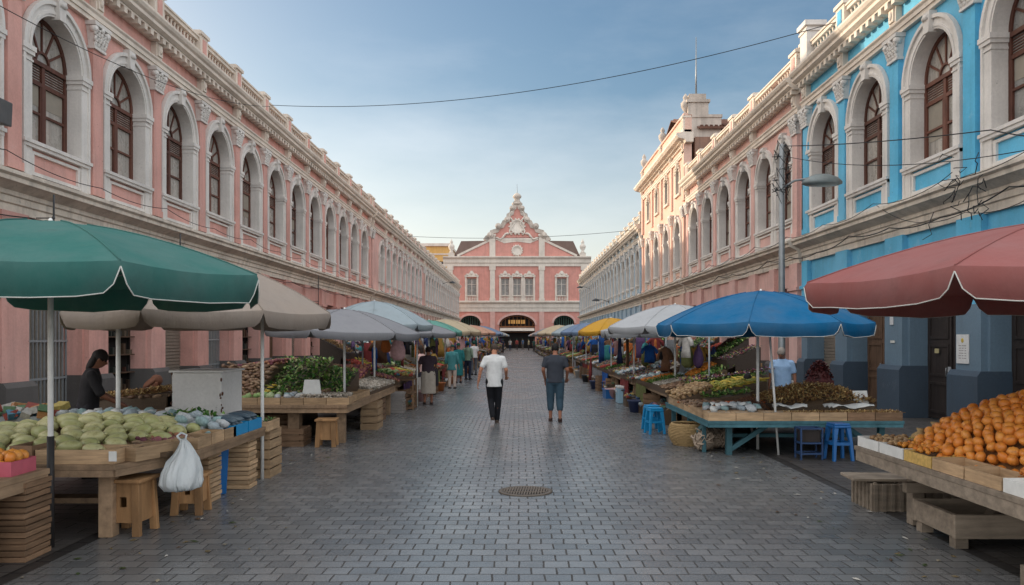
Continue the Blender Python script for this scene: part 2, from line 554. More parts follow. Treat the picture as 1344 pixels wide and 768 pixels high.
def door_parts(root, x, w, h, kind, rng, d=-.46):
    """one ground floor doorway, local position x"""
    hw = w / 2
    zt = 2.62
    B = MB()
    if kind == 'grille':
        k = 0
        n = int(w / .13)
        for k in range(n + 1):
            xx = -hw + .03 + k * (w - .06) / n
            B.box(xx - .012, xx + .012, d + .10, d + .13, .12, zt)
        for zz in (.12, .95, 1.75, zt - .04):
            B.box(-hw, hw, d + .095, d + .135, zz, zz + .045)
        o = B.build('door', PALEIRON, root, (x, 0, 0))
        q = MB(); q.box(-hw, hw, d, d + .03, .02, zt)
        for k in range(5):
            xx = -hw + (k + .5) * w / 5
            q.box(xx - .02, xx + .02, d + .03, d + .045, .02, zt)
        q.build('panel', rng.choice([GREYB, SHUT, DARK]), o)
    elif kind == 'shutter':
        zz = .02
        while zz < zt - .05:
            B.slab([(-hw, zz), (hw, zz), (hw, zz + .07), (-hw, zz + .07)], d, d + .09)
            B.slab([(-hw, zz + .07), (hw, zz + .07), (hw, zz + .095), (-hw, zz + .095)], d, d + .06)
            zz += .095
        o = B.build('door', SHUT, root, (x, 0, 0))
    elif kind in ('wood', 'brown', 'teal'):
        for sg in (-1, 1):
            a, b = sorted((sg * .008, sg * hw))
            B.box(a, b, d, d + .05, .02, zt)
            for z0, z1 in ((.15, .85), (.98, 1.7), (1.82, 2.5)):
                for p, q_, r_, t in ((a + .10, b - .10, z0, z0 + .06), (a + .10, b - .10, z1 - .06, z1), (a + .10, a + .16, z0 + .06, z1 - .06), (b - .16, b - .10, z0 + .06, z1 - .06)):
                    B.box(p, q_, d + .05, d + .075, r_, t)
        B.box(-.035, .035, d + .05, d + .09, .02, zt)
        o = B.build('door', {'wood': DARKW, 'brown': BRNW, 'teal': TEALW}[kind], root, (x, 0, 0))
        hd = MB(); hd.tube([(.1, d + .09, 1.0), (.1, d + .13, 1.0), (.1, d + .13, 1.18), (.1, d + .09, 1.18)], .012, 6)
        hd.build('handle', STEEL, o)
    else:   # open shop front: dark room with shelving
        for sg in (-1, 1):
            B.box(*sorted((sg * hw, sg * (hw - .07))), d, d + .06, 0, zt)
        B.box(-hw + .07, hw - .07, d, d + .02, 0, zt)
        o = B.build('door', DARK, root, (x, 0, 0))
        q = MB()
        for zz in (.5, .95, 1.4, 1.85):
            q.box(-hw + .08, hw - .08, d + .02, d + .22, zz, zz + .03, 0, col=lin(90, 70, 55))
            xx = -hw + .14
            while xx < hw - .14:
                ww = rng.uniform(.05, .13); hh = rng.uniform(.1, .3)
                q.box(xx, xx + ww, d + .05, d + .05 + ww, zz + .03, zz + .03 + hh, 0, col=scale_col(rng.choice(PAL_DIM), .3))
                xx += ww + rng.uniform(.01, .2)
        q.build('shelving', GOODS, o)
    T = MB()
    T.box(-hw, hw, d, d + .16, zt, zt + .12)
    T.box(-hw, -hw + .07, d, d + .10, zt + .12, h)
    T.box(hw - .07, hw, d, d + .10, zt + .12, h)
    T.box(-hw + .07, hw - .07, d, d + .10, h - .07, h)
    n = int(w / .2)
    for k in range(1, n):
        xx = -hw + k * w / n
        T.box(xx - .012, xx + .012, d + .06, d + .09, zt + .12, h - .07)
    t = T.build('transom_window', rng.choice([FRAMEW, DARKW, GREYW]), o)
    g = MB(); g.box(-hw + .05, hw - .05, d + .01, d + .03, zt + .10, h - .05)
    g.build('pane', rng.choice([GL3, GL1, GL3]), root, (x, 0, 0)).parent = o
    return o

def arcade(name, label, left, Y0, Y1, W, centers, wallm, trimm=TRIM, r=.85, so=.30, zs=5.75, zp=7.6, kind='brown', pierm=None, plinthm=GREYST,
           low=None, ridge=None, doors=('grille', 'shutter', 'wood', 'open'), rise=0, seed=1, backm=None, pil=None, radii=None, detail=True, balus=None, lowsplit=2.5):
    rng = random.Random(seed)
    root = thing(name, label, 'building', ((-W if left else W), Y0, 0), R(-90) if left else R(90))
    sg = -1 if left else 1
    X = lambda y: sg * (y - Y0)
    sc = [X(c) for c in centers]
    order = sorted(range(len(sc)), key=lambda i: sc[i])
    sc = [sc[i] for i in order]
    rr = [(radii[i] if radii else r) for i in order]
    e0, e1 = sorted((X(Y0), X(Y1)))
    edges = [e0] + [(sc[i] + rr[i] + sc[i + 1] - rr[i + 1]) / 2 for i in range(len(sc) - 1)] + [e1]
    DZ = rise
    zt = 9.7 + DZ
    pierm = pierm or wallm
    # wall of the upper storey with arched openings, lintel band, body behind
    w = MB()
    for i, c in enumerate(sc):
        a, b = edges[i], edges[i + 1]
        q = rr[i]; kr = q * 1.06
        w.add([(a, 0, 4.2), (c - q, 0, 4.2), (c - q, 0, zt), (a, 0, zt)], [(0, 1, 2, 3)])
        w.add([(c + q, 0, 4.2), (b, 0, 4.2), (b, 0, zt), (c + q, 0, zt)], [(0, 1, 2, 3)])
        w.add([(c - q, 0, 4.2), (c + q, 0, 4.2), (c + q, 0, zs), (c - q, 0, zs)], [(0, 1, 2, 3)])
        ts = np.linspace(PI, 0, 21)
        v = []
        for t in ts:
            v += [(c + q * math.cos(t), 0, zp + kr * math.sin(t)), (c + q * math.cos(t), 0, zt if not rise else 9.35)]
        w.add(v, [(2 * k, 2 * k + 2, 2 * k + 3, 2 * k + 1) for k in range(20)])
        if rise:   # upper small arched window
            u, us, up_ = q * .62, 9.9, 10.95
            w.add([(c - q, 0, 9.35), (c + q, 0, 9.35), (c + q, 0, us), (c - q, 0, us)], [(0, 1, 2, 3)])
            w.add([(c - q, 0, us), (c - u, 0, us), (c - u, 0, zt), (c - q, 0, zt)], [(0, 1, 2, 3)])
            w.add([(c + u, 0, us), (c + q, 0, us), (c + q, 0, zt), (c + u, 0, zt)], [(0, 1, 2, 3)])
            v = []
            for t in ts:
                v += [(c + u * math.cos(t), 0, up_ + u * math.sin(t)), (c + u * math.cos(t), 0, zt)]
            w.add(v, [(2 * k, 2 * k + 2, 2 * k + 3, 2 * k + 1) for k in range(20)])
    w.box(e0, e1, -.47, -.001, 3.5, 4.2)
    wall = w.build('wall', wallm, root)
    bd = MB(); bd.box(e0 + .004, e1 - .004, -12, -.475, 0, 9.9 + DZ)
    bd.build('body', backm or wallm, root)
    # entablature
    t = MB()
    t.prism([(-.02, 8.96 + DZ), (.10, 8.96 + DZ), (.10, 9.06 + DZ), (.13, 9.06 + DZ), (.13, 9.16 + DZ), (.17, 9.2 + DZ), (.17, 9.24 + DZ), (-.02, 9.24 + DZ)], e0, e1)
    t.prism([(-.3, 9.66 + DZ), (.08, 9.66 + DZ), (.08, 9.78 + DZ), (.32, 9.80 + DZ), (.42, 9.86 + DZ), (.42, 9.95 + DZ), (.48, 9.99 + DZ), (.52, 10.06 + DZ), (.52, 10.12 + DZ), (.1, 10.18 + DZ), (-.3, 10.18 + DZ)], e0, e1)
    t.build('cornice', trimm, root)
    dn = MB(); P = [(e0, 9.795 + DZ), (e0, 9.75 + DZ)]
    x = e0 + .15
    while x < e1 - .1:
        P += [(x - .075, 9.75 + DZ), (x - .075, 9.62 + DZ), (x + .075, 9.62 + DZ), (x + .075, 9.75 + DZ)]
        x += .33
    P += [(e1, 9.75 + DZ), (e1, 9.795 + DZ)]
    dn.slab(P, .081, .30)
    dn.build('dentil_course', trimm, root)
    bl = MB()
    bl.prism([(-.02, 4.22), (.07, 4.22), (.07, 4.38), (.11, 4.40), (.11, 4.52), (.15, 4.54), (.15, 4.62), (.34, 4.72), (.40, 4.74), (.40, 4.82), (.46, 4.86), (.46, 4.93), (.06, 5.06), (-.02, 5.06)], e0, e1)
    bl.build('belt_cornice', TRIMD, root)
    # parapet
    pz = 10.18 + DZ
    if not rise:
        b = MB()
        b.box(e0, e1, -.16, .12, pz, pz + .10)
        b.box(e0, e1, -.14, .10, pz + .56, pz + .66)
        b.box(e0, e1, -.17, .14, pz + .66, pz + .71)
        b.build('parapet_rail', trimm, root)
        bk = MB(); bk.box(e0, e1, -.2, -.09, pz + .10, pz + .56)
        bk.build('parapet_backing', wallm, root)
        if detail:
            q = MB()
            for i in range(len(edges) - 1):
                balusters(q, edges[i] + .28, edges[i + 1] - .28, pz + .10, pz + .56, -.01, .21 if balus is None else balus)
            q.build('balustrade', trimm, root)
    else:
        b = MB()
        b.box(e0, e1, -.3, .05, pz, pz + .9)
        b.box(e0, e1, -.34, .14, pz + .9, pz + 1.0)
        b.box(e0, e1, -.32, .10, pz + .002, pz + .12)
        b.build('parapet', [wallm], root)
    pd_name = 'pedestal'
    key = ('ped', trimm.name, rise)
    if key not in MESHC:
        p = MB(); p.box(-.27, .27, -.22, .16, pz, pz + .76); p.box(-.32, .32, -.27, .21, pz + .76, pz + .86); p.box(-.25, .25, -.2, .14, pz + .86, pz + .91)
        p.box(-.30, .30, -.25, .19, pz, pz + .12)
        MESHC[key] = p.mesh('pedestal', [trimm])
        u = MB(); u.box(-.12, .12, .16, .185, pz + .22, pz + .66); MESHC[key + (wallm.name,)] = u.mesh('inset_panel', [wallm])
    if key + (wallm.name,) not in MESHC:
        u = MB(); u.box(-.12, .12, .16, .185, pz + .22, pz + .66); MESHC[key + (wallm.name,)] = u.mesh('inset_panel', [wallm])
    # pilasters, piers, windows, doors
    pw = pil or .56
    pk = ('pil', wallm.name, pw, rise)
    if pk not in MESHC:
        p = MB(); p.box(-pw / 2 * .72, pw / 2 * .72, -.02, .115, 5.06, 8.96 + (0 if not rise else 0)); p.box(-pw / 2 * .85, pw / 2 * .85, -.02, .14, 5.06, 5.22)
        if rise: p.box(-pw / 2 * .6, pw / 2 * .6, -.02, .10, 9.24, 8.97 + DZ)
        MESHC[pk] = p.mesh('pilaster', [wallm])
        f = MB(); f.box(-.16, .16, -.02, .15, 9.24 + DZ, 9.64 + DZ); f.box(-.11, .11, .15, .19, 9.3 + DZ, 9.6 + DZ); f.ell((0, .19, 9.46 + DZ), (.07, .05, .11), None, 2)
        MESHC[pk + ('f',)] = f.mesh('frieze_block', [trimm])
    for i, e in enumerate(edges):
        if i in (0, len(edges) - 1):
            e = e + (.3 if i == 0 else -.3)
        elif edges[i] - sc[i - 1] < rr[i - 1] + so + .12:
            continue
        p = link('pilaster', MESHC[pk], root, (e, 0, 0))
        link('capital', capital_mesh(), p)
        link('frieze_block', MESHC[pk + ('f',)], p)
        if i % 1 == 0 and (not rise or i % 2 == 0):
            d = link('pedestal', MESHC[key], root, (e, 0, 0))
            link('inset_panel', MESHC[key + (wallm.name,)], d)
    rd = min(1.0, (edges[2] - edges[1]) / 2 - .42) if len(edges) > 2 else .9
    zl = 3.5
    for i, e in enumerate(edges):
        a = e0 if i == 0 else sc[i - 1] + rd
        b2 = e1 if i == len(edges) - 1 else sc[i] - rd
        if b2 - a < .1: continue
        m = MB(); cx = (a + b2) / 2; hw = (b2 - a) / 2
        fw = min(hw - .04, .42)
        if low:
            m.box(-hw, hw, -.47, -.001, 0, lowsplit, 1); m.box(-fw, fw, -.001, .13, 0, lowsplit, 1)
            m.box(-hw, hw, -.47, -.001, lowsplit, zl, 0); m.box(-fw, fw, -.001, .13, lowsplit, 4.23, 0)
        else:
            m.box(-hw, hw, -.47, -.001, 0, zl, 0); m.box(-fw, fw, -.001, .13, 0, 4.23, 0)
        m.box(-fw - .05, fw + .05, -.001, .18, 3.36, 3.46, 0)
        pr = m.build('pier', [pierm, low or pierm], root, (cx, 0, 0))
        ph = rng.uniform(.88, 1.0) if not low else 1.1
        k = MB(); k.box(-hw - .03, hw + .03, -.47, .26, 0, ph); k.prism([(-.47, ph), (.26, ph), (.19, ph + .1), (-.47, ph + .1)], -hw - .02, hw + .02)
        k.build('plinth', plinthm, pr)
    for i, c in enumerate(sc):
        S, F, P = window_meshes(rr[i], so, zs, zp, kind)
        o = link('window', F, root, (c, 0, 0))
        link('surround', S, o); link('pane', rng.choice(P), o)
        if kind == 'brown' and rng.random() < .6:
            hb = rng.choice([.5, .9, 1.25]); sd_ = rng.choice((-1, 1, 0))
            bk_ = MB()
            for g_ in ((-1, 1) if sd_ == 0 else (sd_,)):
                bk_.box(*sorted((g_ * .10, g_ * (rr[i] - .13))), -.289, -.283, zp - .46 - hb, zp - .46)
            bk_.build('blind', BLINDM, o)
        if rise:
            u = rr[i] * .62
            k2 = ('up', round(u, 3))
            if k2 not in MESHC:
                f = MB(); f.arch(0, 10.95, u, u + .18, -.02, .07, 16); f.box(-u - .18, -u, -.02, .07, 9.75, 10.95); f.box(u, u + .18, -.02, .07, 9.75, 10.95); f.box(-u - .22, u + .22, -.3, .12, 9.78, 9.9)
                f.arch(0, 10.95, u - .001, u + .02, -.3, -.02, 16); f.box(-u - .02, -u, -.3, -.02, 9.9, 10.95); f.box(u, u + .02, -.3, -.02, 9.9, 10.95)
                f.slab([(-.08, 10.95 + u - .03), (.08, 10.95 + u - .03), (.13, 10.95 + u + .28), (-.13, 10.95 + u + .28)], -.02, .14)
                for sgn in (-1, 1):
                    for t in range(5):
                        f.ell((sgn * (u + .1 - .06 * t), .09, 11.0 + u * .3 + .16 * t), (.08, .05, .09), None, 1)
                g = MB(); g.slab([(-u, 9.9), (u, 9.9)] + [(u * math.cos(t), 10.95 + u * math.sin(t)) for t in np.linspace(0, PI, 16)], -.3, -.27)
                h = MB(); h.box(-.03, .03, -.27, -.24, 9.9, 10.95 + u - .02); h.box(-u, u, -.265, -.24, 10.5, 10.56)
                MESHC[k2] = (f.mesh('surround', [trimm]), g.mesh('pane', [GL3]), h.mesh('mullion', [FRAMEW]))
            a_, b_, c_ = MESHC[k2]
            o = link('window', a_, root, (c, 0, 0)); link('pane', b_, o); link('mullion', c_, o)
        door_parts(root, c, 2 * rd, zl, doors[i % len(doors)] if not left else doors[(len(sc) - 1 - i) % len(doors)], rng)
    # roof; along the left row it is unseen and shaped for its shadow
    if ridge:
        for ya, yb, rz_ in (ridge if isinstance(ridge, list) else [(Y0, Y1, ridge)]):
            a_, b_ = sorted((X(ya), X(yb)))
            q = MB(); q.prism([(-.5, 10.0 + DZ), (-6, rz_), (-12, 10.0 + DZ), (-12, 9.9 + DZ), (-.5, 9.9 + DZ)], a_, b_)
            q.build('roof', TILE, root)
    return root, edges, sc

PAL_MIX = [lin(*c) for c in ((168, 60, 52), (52, 86, 140), (200, 168, 70), (70, 120, 80), (190, 186, 176), (120, 70, 110), (60, 60, 70), (210, 120, 60), (150, 170, 190), (200, 140, 150))]
PAL_DIM = [lin(*c) for c in ((150, 120, 96), (120, 96, 80), (168, 150, 128), (110, 110, 108), (140, 92, 76), (96, 104, 96))]
GOODS = goods_mat()

WL, WR = 9.7, 9.0
A_C = [13.06 + 2.87 * k for k in range(13)]
arcade('pink_building', 'long pink arcaded building with brown arched windows, nearest along the left kerb', True, 10.9, 49.4, WL, A_C, PINK, ridge=[(10.9, 26, 15.6), (26, 33, 14.4), (33, 49.4, 15.6)], seed=4,  # unseen roof, ridge heights shaped to shade the right-hand fronts
       doors=('grille', 'grille', 'open', 'shutter', 'grille', 'open', 'brown', 'shutter', 'open'))
B_C = [53.6 + 2.6 * k for k in range(9)]
arcade('faded_pink_building', 'faded pink building with narrow grey shuttered arches, past the first pink one', True, 49.8, 77.2, WL, B_C, PINK2, r=.72, so=.26, kind='grey', ridge=[(49.8, 69, 11.2), (69, 77.2, 15.0)], seed=5, balus=.4)  # unseen ridge kept low, then raised, to shape sun on the right
C_C = [79.4 + 2.6 * k for k in range(17)]
arcade('cream_building', 'pale cream arcaded building at the far left end of the street', True, 77.6, 122.8, WL, C_C, PALE, r=.72, so=.26, kind='grey', ridge=15.2, seed=6, balus=.5)  # unseen roof ridge raised to shade the far right front

D_C = [10.55, 13.55, 16.54, 19.57, 22.4]
blue_root, _, _ = arcade('blue_building', 'bright turquoise arcaded building with slate grey ground floor piers', False, 9.0, 23.95, WR, D_C, TURQ, pierm=TURQ, low=SLATE, plinthm=SLATED, ridge=11.4, seed=8,
       doors=('wood', 'wood', 'wood', 'brown', 'shutter'), rise=0)
E_C = [25.75, 27.75, 30.3, 33.2, 36.1, 38.9]
arcade('small_pink_building', 'short pink arcaded building joined to the turquoise one', False, 24.25, 40.6, WR, E_C, PINK2, ridge=10.9, seed=9, radii=[.74, .74, .82, .82, .82, .82], so=.25,
       doors=('brown', 'shutter', 'open', 'teal', 'brown'))
F_C = [43.0 + 3.25 * k for k in range(4)]
tall, tall_edges, tall_c = arcade('tall_peach_building', 'tall sunlit peach building with a second floor and flagpole', False, 41.0, 55.2, WR, F_C, WARM, r=.72, so=.26, rise=2.75, seed=10, backm=BROWNW,
       doors=('brown', 'shutter', 'open'))
G_C = [57.3 + 2.6 * k for k in range(21)]
arcade('pale_blue_building', 'pale blue and white arcaded building on the far right side', False, 55.6, 111.6, WR, G_C, PBLUE, r=.72, so=.26, kind='grey', ridge=11.0, seed=12, balus=.5, pierm=PBLUE, doors=('teal', 'teal', 'shutter', 'open'))

# tall building: tile roof, side gable stonework, urns, flagpole
e0, e1 = tall_edges[0], tall_edges[-1]
q = MB()
nrow = 16
mid = (e0 + e1) / 2
zr, ze = 15.5, 13.1
for sgn in (-1, 1):
    edge = e0 - .2 if sgn < 0 else e1 + .2
    for k in range(nrow):
        a = edge + (mid - edge) * k / nrow; b = edge + (mid - edge) * (k + 1) / nrow
        za = ze + (zr - ze) * k / nrow; zb = ze + (zr - ze) * (k + 1) / nrow
        lo, hi = (a, b) if a < b else (b, a)
        zz = za if sgn < 0 else za
        q.add([(a, -12, za + .06), (b, -12, zb + .06), (b, -.6, zb + .06), (a, -.6, za + .06), (a, -12, za - .05), (b, -12, zb - .02), (b, -.6, zb - .02), (a, -.6, za - .05)],
              [(0, 1, 2, 3), (4, 5, 6, 7), (0, 1, 5, 4), (2, 3, 7, 6), (0, 3, 7, 4), (1, 2, 6, 5)])
x = -12.0
while x < -.6:
    for sgn in (-1, 1):
        edge = e0 - .2 if sgn < 0 else e1 + .2
        q.bar((edge, x, ze + .09), (mid, x, zr + .09), .11, .10)
    x += .26
q.build('roof', TILE, tall)
q = MB()
q.box(e0 + .01, e1 - .01, -1.9, -.302, 12.6, 13.7); q.box(e0 - .04, e1 + .04, -1.95, -.31, 13.7, 13.85)
q.build('attic_wall', STONE, tall)
URN = MB(); URN.lathe([(.17, 0), (.17, .1), (.08, .16), (.08, .24), (.24, .5), (.26, .7), (.16, .82), (.10, .9), (.15, 1.0), (.08, 1.15), (0, 1.25)], (0, 0, 0), 12)
um = URN.mesh('urn', [STONE])
for i in (0, 2, 4):
    link('urn', um, tall, (tall_edges[i] + (.3 if i == 0 else -.3 if i == 4 else 0), -.03, 10.18 + 2.75 + .9))
q = MB(); q.box(e0 - .02, e0 + .98, -1.2, -.1, 13.85, 14.5); q.box(e0 - .1, e0 + 1.06, -1.28, -.02, 14.5, 14.65); q.box(e0 + .1, e0 + .88, -1.1, -.2, 14.65, 15.0)
q.build('corner_pedestal', STONE, tall)
q = MB(); q.tube([(e0 + .48, -.65, 15.0), (e0 + .48, -.65, 16.4), (e0 + .48, -.65, 18.2)], [.05, .04, .02], 8)
q.build('flagpole', STEEL, tall)
q = MB(); q.prism([(-.3, 12.28), (.1, 12.28), (.16, 12.42), (.5, 12.5), (.62, 12.62), (.62, 12.74), (.1, 12.8), (-.3, 12.8)], e0 - .45, e1 + .4)
q.build('upper_cornice', TRIM, tall)
for a_, b_ in ((e0 - .02, e0 + .5), (e1 - .5, e1 + .02)):
    q = MB(); q.box(a_, b_, -.3, .13, 9.26, 12.27); q.build('corner_pilaster', WARM, tall)
# chimney on the turquoise parapet
q = MB(); q.box(14.2, 14.75, -.27, .235, 10.3, 11.35); q.box(14.12, 14.83, -.35, .31, 11.35, 11.5); q.box(14.16, 14.79, -.31, .27, 11.2, 11.27)
q.build('chimney', TRIMG, blue_root)

# ------------------------------------------------------------------ market hall closing the street
EX, EY = -.3, 130.0
HPINK = plaster('hall_pink_plaster', lin(212, 150, 138), .5, .15)
hall = thing('market_hall', 'pink market hall with a stepped baroque gable closing the street', 'building', (EX, EY, 0), PI)
def hz(y): return CAM_H + (443 - y) * .13
def hx(cx): return -((560 + cx / 3.07) - 678.7) * .13     # local x (mirrored by the half turn)
def cz(cy): return hz(230 + cy / 3.07)
w = MB()
def opening(m, a, b, zb, zt, c, r, zs, zp, rise):
    m.add([(a, 0, zb), (c - r, 0, zb), (c - r, 0, zt), (a, 0, zt)], [(0, 1, 2, 3)])
    m.add([(c + r, 0, zb), (b, 0, zb), (b, 0, zt), (c + r, 0, zt)], [(0, 1, 2, 3)])
    if zs > zb: m.add([(c - r, 0, zb), (c + r, 0, zb), (c + r, 0, zs), (c - r, 0, zs)], [(0, 1, 2, 3)])
    v = []
    for t in np.linspace(PI, 0, 17):
        v += [(c + r * math.cos(t), 0, zp + rise * math.sin(t)), (c + r * math.cos(t), 0, zt)]
    m.add(v, [(2 * k, 2 * k + 2, 2 * k + 3, 2 * k + 1) for k in range(16)])
    v = [(c - r, 0, zs), (c - r, -.7, zs)]
    for t in np.linspace(PI, 0, 17):
        v += [(c + r * math.cos(t), 0, zp + rise * math.sin(t)), (c + r * math.cos(t), -.7, zp + rise * math.sin(t))]
    v += [(c + r, 0, zs), (c + r, -.7, zs)]
    m.add(v, [(2 * k, 2 * k + 2, 2 * k + 3, 2 * k + 1) for k in range(18)])
zb1, zb2, zc0, zc1 = cz(548), cz(508), cz(365), cz(328)
opening(w, -12, -4.6, 0, zb1, -8.0, 1.75, 0, 4.3, 1.3)
opening(w, -4.6, 4.6, 0, zb1, 0, 3.05, 0, 4.0, 1.7)
opening(w, 4.6, 12, 0, zb1, 8.0, 1.75, 0, 4.3, 1.3)
zs2, zt2 = cz(485), cz(415)
for a, b, c, r in ((-12, -4.6, -7.6, .85), (-4.6, -1.02, -2.05, .72), (-1.02, 1.02, 0, .72), (1.02, 4.6, 2.05, .72), (4.6, 12, 7.75, .85)):
    opening(w, a, b, zb1, zc1, c, r, zs2, zt2 - .01, .01)
w.build('wall', HPINK, hall)
q = MB(); q.box(-11.98, 11.98, -22, -.72, 0, zc1 - .1); q.build('body', HPINK, hall)
t = MB()
t.prism([(-.1, zb1 - .1), (.15, zb1 - .1), (.15, zb1 + .5), (.25, zb1 + .6), (.25, zb2 - .5), (.6, zb2 - .2), (.6, zb2), (.1, zb2 + .1), (-.1, zb2 + .1)], -12.1, 12.1)
t.build('belt_cornice', HTRIM, hall)
t = MB()
t.prism([(-.2, zc0 - .1), (.2, zc0 - .1), (.2, zc0 + .35), (.35, zc0 + .5), (.35, zc1 - .5), (.7, zc1 - .2), (.7, zc1), (-.2, zc1 + .1)], -12.6, 12.6)
t.build('cornice', HTRIM, hall)
for x in (-11.4, -4.2, 4.2, 11.4):
    p = MB(); p.box(-.42, .42, -.02, .2, zb2 + .1, zc0 - .1); p.box(-.55, .55, -.02, .27, zc0 - .75, zc0 - .1); p.box(-.5, .5, -.02, .26, zb2 + .1, zb2 + .5)
    p.box(-.42, .42, -.02, .16, 0, zb1 - .1, 1); p.box(-.5, .5, -.02, .22, 0, .9)
    o = p.build('pilaster', [HTRIM, PINK2], hall, (x, 0, 0))
def hwin(c, r, single=False):
    f = MB()
    f.box(-r, -r + .1, -.45, -.35, zs2, zt2); f.box(r - .1, r, -.45, -.35, zs2, zt2); f.box(-.05, .05, -.45, -.34, zs2, zt2)
    f.box(-r, r, -.449, -.342, zt2 - .1, zt2); f.box(-r, r, -.449, -.342, zs2, zs2 + .1); f.box(-r, r, -.448, -.343, zs2 + 1.9, zs2 + 1.98)
    o = f.build('window', HTRIM, hall, (c, 0, 0))
    g = MB(); g.box(-r + .05, r - .05, -.43, -.41, zs2 + .05, zt2 - .05); g.build('pane', GL1, o)
    s = MB()
    for sg in (-1, 1):
        s.box(*sorted((sg * r, sg * (r + .28))), -.02, .14, zs2 - 1.0, zt2 + .2)
    s.box(-r - .36, r + .36, -.02, .28, zt2 + .2, zt2 + .42)
    s.slab([(-r - .4, zt2 + .42), (r + .4, zt2 + .42), (r * .55, zt2 + .8), (.15, zt2 + 1.25), (-.15, zt2 + 1.25), (-r * .55, zt2 + .8)], -.02, .2)
    s.ell((0, .2, zt2 + .8), (.26, .12, .3), None, 2)
    for sg in (-1, 1):
        s.ell((sg * r * .9, .2, zt2 + .6), (.3, .12, .2), None, 1)
    s.box(-r - .1, r + .1, -.3, .22, zs2 - .12, zs2); s.box(-r - .3, r + .3, -.02, .24, zs2 - 1.1, zs2 - .95)
    n = 6
    for k in range(n):
        x = -r + (k + .5) * 2 * r / n
        s.lathe([(.07, 0), (.05, .1), (.1, .35), (.05, .65), (.07, .83)], (x, .08, zs2 - .95), 6)
    s.build('surround', HTRIM, o)
for c, r in ((-7.6, .85), (-2.05, .72), (0, .72), (2.05, .72), (7.75, .85)):
    hwin(c, r)
# doorways: archivolt and infill
GREENW = wood('green_paint', lin(72, 108, 96), .6, (8, 8, 1.5))
for c, r, zp, rs, kind in ((-8.0, 1.75, 4.3, 1.3, 'green'), (0, 3.05, 4.0, 1.7, 'main'), (8.0, 1.75, 4.3, 1.3, 'green')):
    f = MB()
    f.arch(0, zp, r, r + .35, -.02, .16, 20, 0, rs, rs + .35)
    o = f.build('doorway', PINK2, hall, (c, 0, 0))
    k = MB()
    k.box(-r, r, -.66, -.5, 3.55, 3.8)
    for i in range(-4, 5):
        x = i * r / 4.5
        zt = zp + rs * math.sqrt(max(0, 1 - (x / r) ** 2))
        k.box(x - .04, x + .04, -.6, -.52, 3.8, zt)
        if kind == 'green': k.box(x - .06, x + .06, -.6, -.5, 0, 3.55)
    k.arch(0, zp, r - .25, r - .15, -.6, -.52, 16, 0, rs - .25, rs - .15)
    if kind == 'main':
        k.box(-r, r, -.6, -.5, 2.7, 2.85)
        sg2 = MB()
        for i in range(7):
            sg2.box(-1.35 + i * .42, -1.35 + i * .42 + (.26 if i % 2 else .34), -.5, -.44, 4.2, 4.85)
        sg2.build('sign_letters', simple('amber_sign', lin(226, 168, 92), .6), o)  # glow of the lit letters put into an amber colour
    k.build('door_frame', GREENW if kind == 'green' else wood('amber_wood', lin(140, 92, 58), .5), o)
    g = MB(); g.slab([(-r, 0), (r, 0)] + [(r * math.cos(t), zp + rs * math.sin(t)) for t in np.linspace(0, PI, 20)], -.69, -.67)
    g.build('dark_opening', DARK, o)
    if kind == 'main':
        a = MB(); a.prism([(-.6, 3.5), (.5, 3.05), (.5, 2.95), (-.6, 3.4)], -r + .1, r - .1); a.build('door_awning', HTRIM, o)
# gable
pts = [(235, 330), (235, 262), (243, 250), (258, 245), (262, 228), (283, 222), (290, 208), (304, 204), (312, 188), (326, 182), (330, 160), (341, 154), (345, 136), (352, 132), (356, 112), (365, 104)]
poly = [(-( (560 + a / 3.07) - 679) * .13, cz(b)) for a, b in pts]
poly = poly + [(-x, z) for x, z in poly[::-1]]
g = MB(); g.slab(poly, -1.1, .1)
gb = g.build('gable', HPINK, hall)
c = MB()
for sgn in (1, -1):
    pl = [np.array((sgn * x, z)) for x, z in poly[1:16]]
    rings = []
    for k, p_ in enumerate(pl):
        t_ = pl[min(k + 1, len(pl) - 1)] - pl[max(k - 1, 0)]; t_ = t_ / np.linalg.norm(t_)
        n_ = np.array((-t_[1], t_[0]))
        if n_[1] < 0: n_ = -n_
        o_, i_ = p_ + n_ * .30, p_ - n_ * .48
        rings.append([(o_[0], -1.25, o_[1]), (o_[0], .26 + .004 * sgn, o_[1]), (i_[0], .26 + .004 * sgn, i_[1]), (i_[0], -1.25, i_[1])])
    c.loft(rings, 0, False, True)
    for k, r_ in ((2, .55), (5, .5), (8, .5), (11, .42)):
        x, z = pl[k]
        c.lathe([(0, -.3), (r_, -.3), (r_ * 1.08, 0), (r_, .3), (0, .3)], (x, .12, z + .1), 14, rot=(PI / 2, 0, 0))
        c.lathe([(0, -.1), (r_ * .45, -.1), (r_ * .45, .1), (0, .1)], (x, .46, z + .1), 10, rot=(PI / 2, 0, 0))
c.lathe([(.9, 0), (.9, .3), (.5, .5), (.45, 1.0), (.7, 1.2), (.75, 1.5), (.5, 1.8), (.2, 2.0), (.0, 2.1)], (0, -.4, cz(118)), 12)
c.build('coping', STONE, gb)
fl = MB()
for sgn in (-1, 1):
    fl.tube([(sgn * (.9 + .4 * math.sin(k * .9)), .16, cz(215) + (k - 3) * .38) for k in range(12)], .16, 6)
    fl.tube([(sgn * (1.4 + .28 * k), .16, cz(238) - .12 * k + .3 * math.sin(k)) for k in range(9)], .2, 6)
fl.box(-3.6, 3.6, .1, .22, cz(262), cz(254))
fl.slab([(-3.4, cz(262)), (3.4, cz(262)), (2.2, cz(275)), (0, cz(268)), (-2.2, cz(275))], .1, .18)
fl.build('scrollwork', HTRIM, gb)
md = MB(); md.lathe([(1.25, 0), (1.25, .2), (1.05, .24), (1.0, .14), (0, .14)], (0, .08, cz(208)), 24, rot=(-PI / 2, 0, 0))
